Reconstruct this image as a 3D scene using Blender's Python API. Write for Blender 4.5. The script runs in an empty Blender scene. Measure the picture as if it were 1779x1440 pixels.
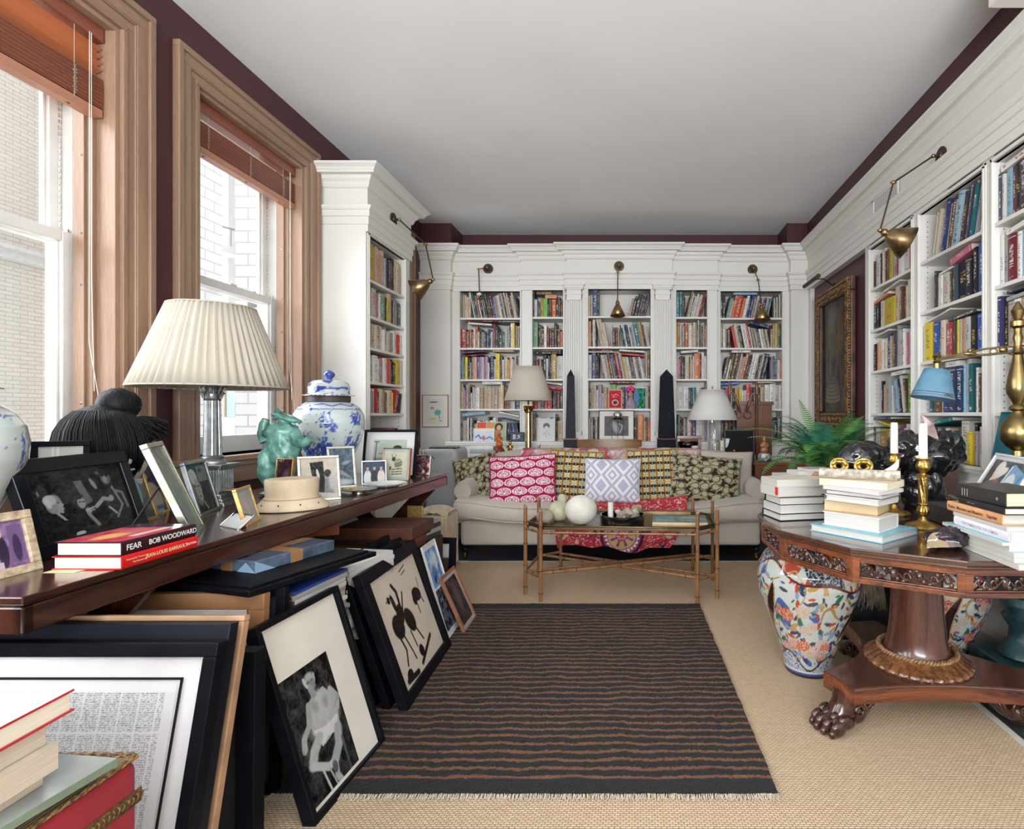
import bpy, math, random
import numpy as np
from mathutils import Vector, Matrix, noise as mnoise
C = bpy.context.scene.collection
SC = bpy.context.scene
random.seed(7)
PI = math.pi
# ---------------------------------------------------------------- camera, world, light, exposure
cam = bpy.data.cameras.new('camera'); cam.sensor_fit = 'HORIZONTAL'; cam.sensor_width = 36
cam.lens = 950/1779*36; cam.shift_x = -213.5/1779; cam.shift_y = 1/1779; cam.clip_start = .02; cam.clip_end = 200
cam_o = bpy.data.objects.new('camera', cam); C.objects.link(cam_o)
cam_o.location = (0, 0, 1.2); cam_o.rotation_euler = (PI/2, 0, 0); SC.camera = cam_o
SC.view_settings.view_transform = 'Standard'; SC.view_settings.look = 'None'
SC.view_settings.gamma = 1; SC.view_settings.use_curve_mapping = False
SC.view_settings.exposure = 0.22
world = bpy.data.worlds.new('sky'); SC.world = world; world.use_nodes = True
bg = world.node_tree.nodes['Background']; bg.inputs[0].default_value = (.93, .96, 1, 1); bg.inputs[1].default_value = 1.05
def sun(name, d, strength, angle, col):
    l = bpy.data.lights.new(name, 'SUN'); l.energy = strength; l.angle = math.radians(angle); l.color = col
    o = bpy.data.objects.new(name, l); C.objects.link(o); o.rotation_euler = Vector(d).to_track_quat('-Z', 'Y').to_euler(); return o
sun('overcast_daylight', (.82, .12, -.60), 12.5, 80, (.93, .97, 1))
def area(name, loc, d, sx, sy, e, col=(1, 1, 1)):
    l = bpy.data.lights.new(name, 'AREA'); l.shape = 'RECTANGLE'; l.size = sx; l.size_y = sy; l.energy = e; l.color = col
    o = bpy.data.objects.new(name, l); C.objects.link(o); o.location = loc
    o.rotation_euler = Vector(d).to_track_quat('-Z', 'Y').to_euler(); return o
# added fill light behind the camera, tilted up to brighten the ceiling
area('rear_fill_light', (-.3, -2.85, 1.6), (0, .62, .78), 3.4, 2.0, 400, (.92, .97, 1))
# ---------------------------------------------------------------- mesh helpers
class MB:
    def __init__(s): s.v = []; s.f = []; s.m = []
    def add(s, vs, fs, m=0):
        b = len(s.v); s.v += [tuple(p) for p in vs]
        for f in fs: s.f.append([b+i for i in f]); s.m.append(m)
        return s
    def box(s, x0, x1, y0, y1, z0, z1, m=0, M=None):
        if x0 > x1: x0, x1 = x1, x0
        if y0 > y1: y0, y1 = y1, y0
        if z0 > z1: z0, z1 = z1, z0
        vs = [Vector(p) for p in ((x0,y0,z0),(x1,y0,z0),(x1,y1,z0),(x0,y1,z0),(x0,y0,z1),(x1,y0,z1),(x1,y1,z1),(x0,y1,z1))]
        if M is not None: vs = [M @ p for p in vs]
        return s.add(vs, [(0,3,2,1),(4,5,6,7),(0,1,5,4),(1,2,6,5),(2,3,7,6),(3,0,4,7)], m)
    def frus(s, c, a, b, z0, z1, m=0, rz=0):   # square frustum half sizes a (bottom) b (top)
        vs = []
        for h, z in ((a, z0), (b, z1)):
            for sx, sy in ((-1,-1),(1,-1),(1,1),(-1,1)):
                p = Vector((sx*h, sy*h, 0)); p.rotate(Matrix.Rotation(rz, 3, 'Z')); vs.append((c[0]+p.x, c[1]+p.y, z))
        return s.add(vs, [(3,2,1,0),(4,5,6,7),(0,1,5,4),(1,2,6,5),(2,3,7,6),(3,0,4,7)], m)
    def cyl(s, p0, p1, r0, r1=None, n=12, m=0, caps=True):
        if r1 is None: r1 = r0
        p0 = Vector(p0); p1 = Vector(p1); d = (p1-p0).normalized()
        a = d.orthogonal().normalized(); b = d.cross(a)
        vs = []
        for p, r in ((p0, r0), (p1, r1)):
            for i in range(n):
                t = 2*PI*i/n; vs.append(p + (a*math.cos(t)+b*math.sin(t))*r)
        fs = [(i, (i+1) % n, n+(i+1) % n, n+i) for i in range(n)]
        if caps: fs += [tuple(range(n-1, -1, -1)), tuple(range(n, 2*n))]
        return s.add(vs, fs, m)
    def tube(s, pts, r, n=8, m=0, close=False):
        pts = [Vector(p) for p in pts]; k = len(pts); rs = r if isinstance(r, (list, tuple)) else [r]*k
        vs = []; ref = None
        for i, p in enumerate(pts):
            if close: d = pts[(i+1) % k]-pts[i-1]
            else: d = pts[min(i+1, k-1)]-pts[max(i-1, 0)]
            if d.length < 1e-9: d = Vector((0, 0, 1))
            d.normalize()
            if ref is None: ref = d.orthogonal().normalized()
            ref = ref - d*ref.dot(d)
            if ref.length < 1e-6: ref = d.orthogonal()
            ref.normalize(); b = d.cross(ref)
            for j in range(n):
                t = 2*PI*j/n; vs.append(p+(ref*math.cos(t)+b*math.sin(t))*rs[i])
        fs = []
        for i in range(k if close else k-1):
            for j in range(n):
                a0 = i*n+j; a1 = i*n+(j+1) % n; i2 = (i+1) % k; fs.append((a0, a1, i2*n+(j+1) % n, i2*n+j))
        if not close: fs += [tuple(range(n-1, -1, -1)), tuple(range((k-1)*n, k*n))]
        return s.add(vs, fs, m)
    def lathe(s, prof, c=(0,0,0), n=32, m=0, sx=1, sy=1, flute=None, caps=True):
        vs = []
        for r, z in prof:
            for i in range(n):
                t = 2*PI*i/n; rr = r*(flute(t, z) if flute else 1)
                vs.append((c[0]+rr*math.cos(t)*sx, c[1]+rr*math.sin(t)*sy, c[2]+z))
        fs = []
        for k in range(len(prof)-1):
            for i in range(n): fs.append((k*n+i, k*n+(i+1) % n, (k+1)*n+(i+1) % n, (k+1)*n+i))
        if caps: fs += [tuple(range(n-1, -1, -1)), tuple(range((len(prof)-1)*n, len(prof)*n))]
        return s.add(vs, fs, m)
    def prism(s, poly, z0, z1, m=0, M=None):
        n = len(poly); vs = [Vector((x, y, z0)) for x, y in poly]+[Vector((x, y, z1)) for x, y in poly]
        if M is not None: vs = [M @ p for p in vs]
        return s.add(vs, [tuple(range(n-1, -1, -1)), tuple(range(n, 2*n))]+[(i, (i+1) % n, n+(i+1) % n, n+i) for i in range(n)], m)
    def ell(s, c, r, n=16, k=10, m=0, M=None, fn=None):
        vs = []; c = Vector(c)
        if not hasattr(r, '__len__'): r = (r, r, r)
        for j in range(1, k):
            ph = PI*j/k
            for i in range(n):
                t = 2*PI*i/n; vs.append(Vector((math.sin(ph)*math.cos(t), math.sin(ph)*math.sin(t), math.cos(ph))))
        vs.append(Vector((0,0,1))); vs.append(Vector((0,0,-1)))
        out = []
        for u in vs:
            q = fn(u) if fn else 1
            p = Vector((u.x*r[0], u.y*r[1], u.z*r[2]))*q
            if M is not None: p = M @ p
            out.append(c+p)
        fs = []
        for j in range(k-2):
            for i in range(n): fs.append((j*n+i, (j+1)*n+i, (j+1)*n+(i+1) % n, j*n+(i+1) % n))
        N = (k-1)*n
        for i in range(n): fs.append((N, i, (i+1) % n)); fs.append((N+1, (k-2)*n+(i+1) % n, (k-2)*n+i))
        return s.add(out, fs, m)
    def grid(s, fn, nu, nv, m=0, flip=False):
        vs = [fn(i/nu, j/nv) for j in range(nv+1) for i in range(nu+1)]; w = nu+1
        fs = []
        for j in range(nv):
            for i in range(nu):
                f = (j*w+i, j*w+i+1, (j+1)*w+i+1, (j+1)*w+i); fs.append(f[::-1] if flip else f)
        return s.add(vs, fs, m)
    def mold(s, path, prof, m=0):   # profile (out, z) swept along a plan path, room on the right hand side
        k = len(path); P = [Vector((x, y)) for x, y in path]; rows = []
        for i in range(k):
            ns = []
            if i > 0: d = (P[i]-P[i-1]).normalized(); ns.append(Vector((d.y, -d.x)))
            if i < k-1: d = (P[i+1]-P[i]).normalized(); ns.append(Vector((d.y, -d.x)))
            if len(ns) == 2: mt = (ns[0]+ns[1]); mt = mt/ (1+ns[0].dot(ns[1]))
            else: mt = ns[0]
            rows.append([(P[i].x+mt.x*o, P[i].y+mt.y*o, z) for o, z in prof])
        n = len(prof); vs = [p for r in rows for p in r]; fs = []
        for i in range(k-1):
            for j in range(n): fs.append((i*n+j, i*n+(j+1) % n, (i+1)*n+(j+1) % n, (i+1)*n+j))
        fs += [tuple(range(n-1, -1, -1)), tuple(range((k-1)*n, k*n))]
        return s.add(vs, fs, m)
    def build(s, name, mats, parent=None, smooth=0, bevel=0, seg=2, subsurf=0, loc=None, rz=None, solid=0):
        me = bpy.data.meshes.new(name); me.from_pydata(s.v, [], s.f)
        if not isinstance(mats, (list, tuple)): mats = [mats]
        for mm in mats: me.materials.append(mm)
        me.polygons.foreach_set('material_index', s.m); me.update()
        if smooth or subsurf:
            me.polygons.foreach_set('use_smooth', [True]*len(me.polygons))
            if smooth and smooth < 180: me.set_sharp_from_angle(angle=math.radians(smooth))
        o = bpy.data.objects.new(name, me); C.objects.link(o)
        if parent: o.parent = parent
        if solid: md = o.modifiers.new('solid', 'SOLIDIFY'); md.thickness = solid; md.offset = 0
        if bevel:
            md = o.modifiers.new('bevel', 'BEVEL'); md.width = bevel; md.segments = seg; md.limit_method = 'ANGLE'; md.angle_limit = math.radians(40)
        if subsurf: md = o.modifiers.new('sub', 'SUBSURF'); md.levels = subsurf; md.render_levels = subsurf
        if loc: o.location = loc
        if rz is not None: o.rotation_euler[2] = rz
        return o
def tag(o, label, cat=None, group=None, kind=None):
    if label: o['label'] = label
    if cat: o['category'] = cat
    if group: o['group'] = group
    if kind: o['kind'] = kind
    return o
def thing(name, label, cat, loc=(0,0,0), rz=0, group=None):
    o = bpy.data.objects.new(name, None); C.objects.link(o); o.empty_display_size = .05
    o.location = loc; o.rotation_euler = (0, 0, rz); tag(o, label, cat, group); return o
def struct(o): o['kind'] = 'structure'; return o
def RM(rx=0, ry=0, rz=0, loc=(0,0,0)):
    return Matrix.Translation(Vector(loc)) @ Matrix.Rotation(rz, 4, 'Z') @ Matrix.Rotation(ry, 4, 'Y') @ Matrix.Rotation(rx, 4, 'X')
def pw(px, py, Y): return Vector(((px-1103)*Y/950, Y, 1.2-(py-721)*Y/950))
# ---------------------------------------------------------------- material helpers
def nt(m): return m.node_tree.nodes, m.node_tree.links
MATS = {}
def mat(name, col, rough=.5, metal=0, var=.08, vscale=12, bump=0, bscale=80, coat=0, spec=.5, sheen=0, trans=0, ior=1.45, stretch=(1,1,1), col2=None):
    if name in MATS: return MATS[name]
    m = bpy.data.materials.new(name); m.use_nodes = True; N, L = nt(m); p = N['Principled BSDF']
    p.inputs['Roughness'].default_value = rough; p.inputs['Metallic'].default_value = metal
    p.inputs['Specular IOR Level'].default_value = spec; p.inputs['IOR'].default_value = ior
    if coat: p.inputs['Coat Weight'].default_value = coat; p.inputs['Coat Roughness'].default_value = .08
    if sheen: p.inputs['Sheen Weight'].default_value = sheen
    if trans: p.inputs['Transmission Weight'].default_value = trans
    tc = N.new('ShaderNodeTexCoord'); mp = N.new('ShaderNodeMapping'); mp.inputs['Scale'].default_value = stretch
    L.new(tc.outputs['Object'], mp.inputs[0])
    ns = N.new('ShaderNodeTexNoise'); ns.inputs['Scale'].default_value = vscale; ns.inputs['Detail'].default_value = 5
    L.new(mp.outputs[0], ns.inputs['Vector'])
    c2 = col2 if col2 else tuple(max(0, c*(1-var*2)) for c in col); c1 = col if col2 else tuple(min(1, c*(1+var)) for c in col)
    rp = N.new('ShaderNodeValToRGB'); rp.color_ramp.elements[0].position = .32; rp.color_ramp.elements[1].position = .68
    rp.color_ramp.elements[0].color = (*c2, 1); rp.color_ramp.elements[1].color = (*c1, 1)
    L.new(ns.outputs['Fac'], rp.inputs[0]); L.new(rp.outputs[0], p.inputs['Base Color'])
    if bump:
        n2 = N.new('ShaderNodeTexNoise'); n2.inputs['Scale'].default_value = bscale; n2.inputs['Detail'].default_value = 3
        L.new(mp.outputs[0], n2.inputs['Vector'])
        b = N.new('ShaderNodeBump'); b.inputs['Strength'].default_value = min(1, bump); b.inputs['Distance'].default_value = .002*max(1, bump)
        L.new(n2.outputs['Fac'], b.inputs['Height']); L.new(b.outputs[0], p.inputs['Normal'])
    MATS[name] = m; return m
def math_node(N, L, op, a, b=None, c=None):
    n = N.new('ShaderNodeMath'); n.operation = op
    for i, x in enumerate((a, b, c)):
        if x is None: continue
        if isinstance(x, (int, float)): n.inputs[i].default_value = x
        else: L.new(x, n.inputs[i])
    return n.outputs[0]
def mixc(N, L, f, a, b):
    n = N.new('ShaderNodeMix'); n.data_type = 'RGBA'
    if isinstance(f, (int, float)): n.inputs[0].default_value = f
    else: L.new(f, n.inputs[0])
    for k, x in ((6, a), (7, b)):
        if isinstance(x, tuple): n.inputs[k].default_value = (*x[:3], 1)
        else: L.new(x, n.inputs[k])
    return n.outputs[2]
def wood(name, c1, c2, rough=.35, scale=6, axis='Y', coat=0, dist=6, fine=40):
    if name in MATS: return MATS[name]
    m = bpy.data.materials.new(name); m.use_nodes = True; N, L = nt(m); p = N['Principled BSDF']; p.inputs['Roughness'].default_value = rough
    if coat: p.inputs['Coat Weight'].default_value = coat; p.inputs['Coat Roughness'].default_value = .12
    tc = N.new('ShaderNodeTexCoord'); mp = N.new('ShaderNodeMapping')
    mp.inputs['Scale'].default_value = {'X': (.06, 1, 1), 'Y': (1, .06, 1), 'Z': (1, 1, .06)}[axis]
    L.new(tc.outputs['Object'], mp.inputs[0])
    n1 = N.new('ShaderNodeTexNoise'); n1.inputs['Scale'].default_value = scale; n1.inputs['Detail'].default_value = 6; n1.inputs['Distortion'].default_value = dist*.15
    n2 = N.new('ShaderNodeTexNoise'); n2.inputs['Scale'].default_value = fine*4; n2.inputs['Detail'].default_value = 3
    L.new(mp.outputs[0], n1.inputs['Vector']); L.new(mp.outputs[0], n2.inputs['Vector'])
    f = math_node(N, L, 'MULTIPLY_ADD', n2.outputs['Fac'], .45, math_node(N, L, 'MULTIPLY', n1.outputs['Fac'], .9))
    rp = N.new('ShaderNodeValToRGB'); rp.color_ramp.elements[0].position = .45; rp.color_ramp.elements[1].position = .88
    rp.color_ramp.elements[0].color = (*c2, 1); rp.color_ramp.elements[1].color = (*c1, 1)
    L.new(f, rp.inputs[0]); L.new(rp.outputs[0], p.inputs['Base Color'])
    b = N.new('ShaderNodeBump'); b.inputs['Strength'].default_value = .15; b.inputs['Distance'].default_value = .001
    L.new(f, b.inputs['Height']); L.new(b.outputs[0], p.inputs['Normal'])
    MATS[name] = m; return m
def vcol_mat(name, rough=.5, coat=0, bump=0, bscale=60, spec=.4, metal=0):
    if name in MATS: return MATS[name]
    m = bpy.data.materials.new(name); m.use_nodes = True; N, L = nt(m); p = N['Principled BSDF']; p.inputs['Roughness'].default_value = rough
    p.inputs['Specular IOR Level'].default_value = spec; p.inputs['Metallic'].default_value = metal
    if coat: p.inputs['Coat Weight'].default_value = coat; p.inputs['Coat Roughness'].default_value = .05
    a = N.new('ShaderNodeVertexColor'); a.layer_name = 'Col'; L.new(a.outputs[0], p.inputs['Base Color'])
    if bump:
        tc = N.new('ShaderNodeTexCoord'); n2 = N.new('ShaderNodeTexNoise'); n2.inputs['Scale'].default_value = bscale; L.new(tc.outputs['Object'], n2.inputs['Vector'])
        b = N.new('ShaderNodeBump'); b.inputs['Strength'].default_value = min(1, bump); b.inputs['Distance'].default_value = .003
        L.new(n2.outputs['Fac'], b.inputs['Height']); L.new(b.outputs[0], p.inputs['Normal'])
    MATS[name] = m; return m
def set_vcol(o, fn):       # fn(Vector local) -> rgb, per vertex
    me = o.data; a = me.color_attributes.new('Col', 'FLOAT_COLOR', 'POINT')
    buf = np.ones((len(me.vertices), 4), dtype=np.float32)
    for i, v in enumerate(me.vertices): buf[i, :3] = fn(v.co)
    a.data.foreach_set('color', buf.ravel())
# frequently used materials
WHITE = mat('white_paint', (.72, .70, .66), .42, var=.008, vscale=3)
CEIL = mat('ceiling_paint', (.86, .87, .89), .75, var=.015, vscale=1.5, bump=.08, bscale=12)
BURG = mat('burgundy_paint', (.072, .021, .025), .45, var=.05, vscale=3, bump=.06, bscale=40)
OAK = wood('limed_oak', (.36, .225, .15), (.20, .118, .075), .42, 9, 'Z', dist=4, fine=60)
OAKY = wood('limed_oak_level', (.36, .225, .15), (.20, .118, .075), .42, 9, 'Y', dist=4, fine=60)
SASH = mat('sash_paint', (.74, .73, .70), .4, var=.03)
BLIND = wood('blind_wood', (.30, .09, .045), (.17, .045, .025), .35, 8, 'Y', coat=.2)
BLACK = mat('black_lacquer', (.008, .009, .012), .35, var=.1, spec=.3)
BRASS = mat('aged_brass', (.42, .27, .09), .28, metal=1, var=.18, vscale=25)
GOLD = mat('gilt_metal', (.55, .36, .10), .34, metal=1, var=.25, vscale=60, bump=.8, bscale=160)
BRONZE = mat('dark_bronze', (.10, .07, .05), .4, metal=.9, var=.15)
STEEL = mat('polished_steel', (.6, .6, .58), .2, metal=1, var=.05)
PAPER = mat('page_paper', (.74, .68, .56), .8, var=.06, vscale=200, stretch=(.05,.05,6))
ROSE = wood('rosewood', (.075, .022, .012), (.012, .005, .004), .2, 7, 'Y', coat=.5, dist=8)
def clear_mat(name, tint=(1, 1, 1), refl=1.0, rough=.01):
    m = bpy.data.materials.new(name); m.use_nodes = True; N, L = nt(m); N.remove(N['Principled BSDF'])
    t = N.new('ShaderNodeBsdfTransparent'); t.inputs[0].default_value = (*tint, 1); g = N.new('ShaderNodeBsdfGlossy'); g.inputs['Roughness'].default_value = rough
    fr = N.new('ShaderNodeLayerWeight'); fr.inputs[0].default_value = .5; mx = N.new('ShaderNodeMixShader')
    L.new(math_node(N, L, 'MULTIPLY_ADD', math_node(N, L, 'POWER', fr.outputs['Facing'], 5), .9*refl, .04*refl), mx.inputs[0]); L.new(t.outputs[0], mx.inputs[1]); L.new(g.outputs[0], mx.inputs[2])
    L.new(mx.outputs[0], N['Material Output'].inputs[0]); MATS[name] = m; return m
GLASS = clear_mat('clear_glass'); PGLASS = clear_mat('picture_glass', refl=.2); PGLASS = clear_mat('picture_glass', refl=.2)
# ================================================================ THE ROOM
XL, XR, YB, H = -2.23, 1.80, 6.07, 3.2
CZ = 2.95
# floor
m = MB().box(-2.4, 2.3, -3.1, 6.3, -.1, 0); o = m.build('floor', wood('dark_floor', (.050, .050, .056), (.022, .022, .026), .3, 5, 'Y')); struct(o)
m = MB().box(-2.4, 2.3, -3.1, 6.3, H, H+.1); o = m.build('ceiling', CEIL); struct(o)
m = MB().box(-2.4, 2.3, YB, YB+.12, 0, H)
m.box(XL, -1.915, 5.70, YB, CZ-.02, H); m.box(1.585, XR, 5.70, YB, CZ-.02, H)
o = m.build('wall_back', BURG); struct(o)
# right wall: burgundy strip above the joinery, recess behind the painting
m = MB().box(XR-.0, XR+.1, -3.1, YB, CZ-.03, H); m.box(1.845, 1.95, 4.25, 5.66, 0, 2.6); m.box(2.12, 2.25, -3.1, 6.1, 0, H)
o = m.build('wall_right', BURG); struct(o)
# front wall behind the camera with a wide window opening
m = MB().box(-2.4, -2.05, -3.1, -3.0, 0, H).box(1.5, 2.3, -3.1, -3.0, 0, H).box(-2.05, 1.5, -3.1, -3.0, 0, .6).box(-2.05, 1.5, -3.1, -3.0, 2.9, H)
o = m.build('wall_front', BURG); struct(o)
# left wall with window openings
WINS = [(-2.55, -1.65), (-1.1, -.2), (.16, 1.06), (1.40, 2.364), (2.78, 3.679), (4.78, 5.33)]
ZS, ZH = .98, 2.87
m = MB(); y = -3.1; WX = XL-.30
for a, b in WINS:
    m.box(WX, XL, y, a, 0, H); m.box(WX, XL, a, b, 0, ZS); m.box(WX, XL, a, b, ZH, H); y = b
m.box(WX, XL, y, YB, 0, H)
o = m.build('wall_left', BURG); struct(o)
def window(n, a, b, parts=True):
    W = bpy.data.objects.new('window_%d' % n, None); C.objects.link(W); struct(W); W.location = (XL, (a+b)/2, 0)
    oy = (a+b)/2; A, B = a-oy, b-oy
    # casing: two jambs, head, stepped profile
    m = MB(); wd = .145
    steps = ((0, .022, .020), (.022, .055, .014), (.055, .062, .022), (.062, .115, .024), (.115, .145, .036))
    for (p, q, t) in steps:
        m.box(0, t, B+p, B+q, 0, ZH+p); m.box(0, t, A-q, A-p, 0, ZH+p)
    o = m.build('casing', OAK, W, bevel=.003)
    m = MB()
    for (p, q, t) in steps: m.box(0, t+.0005, A-q, B+q, ZH+p, ZH+q)
    m.build('head_casing', OAKY, W, bevel=.003)
    # reveal lining + inner stop
    m = MB()
    for s, e in ((B, -1), (A, 1)):
        m.box(-.15, .004, s, s+e*.022, ZS, ZH-.022); m.box(-.15, -.075, s+e*.022, s+e*.040, ZS, ZH-.022); m.box(-.15, -.10, s+e*.040, s+e*.052, ZS, ZH-.022)
    m.box(-.15, .004, A, B, ZH-.022, ZH)
    m.build('jamb', OAK, W, bevel=.002)
    m = MB().box(-.20, .06, A-.16, B+.16, ZS-.03, ZS+.0).box(0, .03, A-.14, B+.14, ZS-.15, ZS-.03).box(0, .04, A-.14, B+.14, ZS-.06, ZS-.03)
    m.build('sill', OAKY, W, bevel=.004)
    # sash : upper outside, lower inside
    for nm, x0, x1, z0, z1, r0, r1 in (('upper_sash', -.27, -.225, 1.93, ZH, .045, .05), ('lower_sash', -.215, -.17, ZS, 1.975, .10, .045)):
        m = MB(); st = .052; A2, B2 = A+.02, B-.02
        m.box(x0, x1, A2, A2+st, z0, z1).box(x0, x1, B2-st, B2, z0, z1).box(x0, x1, A2+st, B2-st, z0, z0+r0).box(x0, x1, A2+st, B2-st, z1-r1, z1)
        xm = (x0+x1)/2; q = st+.012
        m.box(xm-.01, xm+.01, A2+st, A2+q, z0+r0, z1-r1).box(xm-.01, xm+.01, B2-q, B2-st, z0+r0, z1-r1)
        s = m.build(nm, SASH, W, bevel=.004)
        g = MB().box(xm-.002, xm+.002, A2+st-.005, B2-st+.005, z0+r0-.005, z1-r1+.005).build('pane', GLASS, s)
    m = MB().box(-.298, -.151, B-.0195, B, ZS, ZH).box(-.298, -.151, A, A+.0195, ZS, ZH).box(-.298, -.151, A+.0195, B-.0195, ZH-.0195, ZH)
    m.build('outer_frame', SASH, W)
    if parts:
        m = MB().cyl((-.192, B-.035, 1.975), (-.192, B-.035, 1.99), .012, n=10); m.box(-.21, -.17, .02, .07, 1.975, 1.985); m.tube([(-.2, .045, 1.985), (-.18, .04, 1.995), (-.165, .02, 1.99)], .004)
        m.build('sash_lock', STEEL, W)
        m = MB()
        for k in range(30): m.cyl((-.222, B-.035, 2.0+k*.026), (-.222, B-.035, 2.0+k*.026+.016), .004, n=6)
        m.build('sash_chain', STEEL, W)
        m = MB()
        for z in (1.25, 1.75, 1.97, 2.3): m.ell((-.112, B-.05, z), .006, 8, 6)
        m.build('screw', STEEL, W)
    return W
for i, (a, b) in enumerate(WINS): window(i+1, a, b, 3 <= i <= 4)
# blinds of the two visible windows
def blind(a, b, zst, opened, label):
    oy = (a+b)/2; T = thing('wooden_blind', label, 'window blind', (XL, oy, 0), group='wooden venetian blinds'); A, B = a-oy+.03, b-oy-.03
    MB().box(-.10, -.035, A, B, ZH-.085, ZH-.025).build('headrail', BLIND, T, bevel=.004)
    m = MB(); n = 24; z = zst
    MB().box(-.095, -.04, A, B, z-.035, z).build('bottom_rail', wood('blind_rail', (.50, .24, .15), (.36, .15, .09), .3, 8, 'Y'), T, bevel=.004)
    for k in range(n): m.box(-.096+.002*(k % 2), -.041+.003*((k*7) % 3)/3, A, B, z+.004+k*.0052, z+.0075+k*.0052)
    m.build('slat_stack', BLIND, T); zt = z+.004+n*.0052
    if opened:
        for k in range(opened):
            zz = zt+.03+k*(ZH-.10-zt-.02)/opened
            MB().box(-.027, .027, A, B, -.0015, .0015, M=RM(0, math.radians(-24), 0, (-.068, 0, zz))).build('slat', wood('blind_slat', (.55, .20, .09), (.36, .12, .05), .3, 8, 'Y'), T)
    m = MB()
    for y in (A+.1, (A+B)/2, B-.12):
        m.cyl((-.04, y, zst-.01), (-.04, y, ZH-.08), .0012, n=5); m.cyl((-.096, y, zst), (-.096, y, ZH-.08), .0012, n=5)
        pts = [(-.036, y+.008*math.sin(k*1.9)+.004*math.sin(k*5), zst+.005+k*.0035) for k in range(34)]
        m.tube(pts, .0012, n=5)
    m.build('ladder_cord', mat('cord', (.45, .40, .34), .8), T)
    m = MB(); m.tube([(-.03, B-.06, ZH-.08), (-.03, B-.06, 1.8), (-.028, B-.05, 1.3)], .0014, n=5); m.tube([(-.03, B-.068, ZH-.08), (-.03, B-.07, 1.5), (-.02, B-.03, 1.22)], .0014, n=5)
    m.build('pull_cord', mat('pale_cord', (.7, .66, .58), .8), T)
    m = MB()
    for y in (A+.1, (A+B)/2, B-.12): m.ell((-.068, y, zst-.036), (.008, .008, .004), 8, 5)
    m.build('cord_button', BRASS, T)
    return T
blind(1.40, 2.364, 2.50, 4, 'raised wooden blind with open upper slats, in the nearest window at left')
blind(2.78, 3.679, 2.61, 0, 'fully gathered dark wooden blind in the window behind the pleated lamp')
# entablature
PROF = [(0, 2.50), (.012, 2.50), (.012, 2.548), (.02, 2.55), (.02, 2.60), (.03, 2.605), (.03, 2.645), (.038, 2.65), (.046, 2.662), (.050, 2.676), (.012, 2.682), (.006, 2.69), (.006, 2.805), (.018, 2.812), (.026, 2.83), (.030, 2.846), (.045, 2.862), (.052, 2.882), (.058, 2.886), (.088, 2.887), (.088, 2.902), (.094, 2.905), (.100, 2.918), (.116, 2.930), (.124, 2.934), (.124, 2.95), (-.06, 2.95), (-.06, 2.50)]
path = [(XL, 5.68), (-1.92, 5.68), (-1.92, 5.75), (-1.177, 5.75), (-1.177, 5.70), (-.70, 5.70), (-.70, 5.65), (.38, 5.65), (.38, 5.70), (.859, 5.70), (.859, 5.75), (1.622, 5.75), (1.622, 5.68), (1.80, 5.68), (1.80, -2.99)]
m = MB().mold(path, PROF); m.box(XL, XR+.0, 5.76, YB, CZ-.02, CZ-.004); o = m.build('trim_1', WHITE); struct(o)
o = MB().mold([(XL, 3.88), (-1.90, 3.88), (-1.90, 4.62), (XL, 4.62)], PROF).build('trim_2', WHITE); struct(o)
m = MB().box(XL, -1.95, 3.93, 4.57, CZ-.02, CZ-.004); o = m.build('trim_3', WHITE); struct(o)
m = MB().box(1.52, XR, -2.99, 2.355, CZ, H); o = m.build('trim_4', WHITE, bevel=.006); struct(o)
# corner pilasters and their bases
m = MB().box(XL, -1.92, 5.68, YB, 0, 2.5).box(XL, -1.915, 5.655, 5.68, .78, .86).box(XL, -1.915, 5.66, 5.68, 0, .16)
m.box(XL+.03, -1.95, 5.672, 5.68, .2, .74)
o = m.build('trim_5', WHITE, bevel=.003); struct(o)
m = MB().box(1.622, XR+.05, 5.68, YB, 0, 2.5).box(1.80, 1.845, 5.61, 5.68, 0, 2.5); o = m.build('trim_6', WHITE, bevel=.003); struct(o)
# wall vent on the frieze of the right wall
T = thing('air_vent', 'white louvred air vent in the frieze above the right hand bookcases', 'air vent', (1.787, 3.9, 2.745), 0)
m = MB().box(-.008, 0, -.20, .20, -.06, -.045).box(-.008, 0, -.20, .20, .045, .06).box(-.008, 0, -.20, -.18, -.06, .06).box(-.008, 0, .18, .20, -.06, .06); m.build('frame', WHITE, T, bevel=.002)
m = MB()
for k in range(26): y = -.172+k*.0138; m.box(-.0025, 0, y, y+.004, -.045, .045)
m.box(-.0015, .004, -.18, .18, -.045, .045, 1)
m.build('louvre', [WHITE, mat('vent_dark', (.25, .25, .25), .6)], T)
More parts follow.
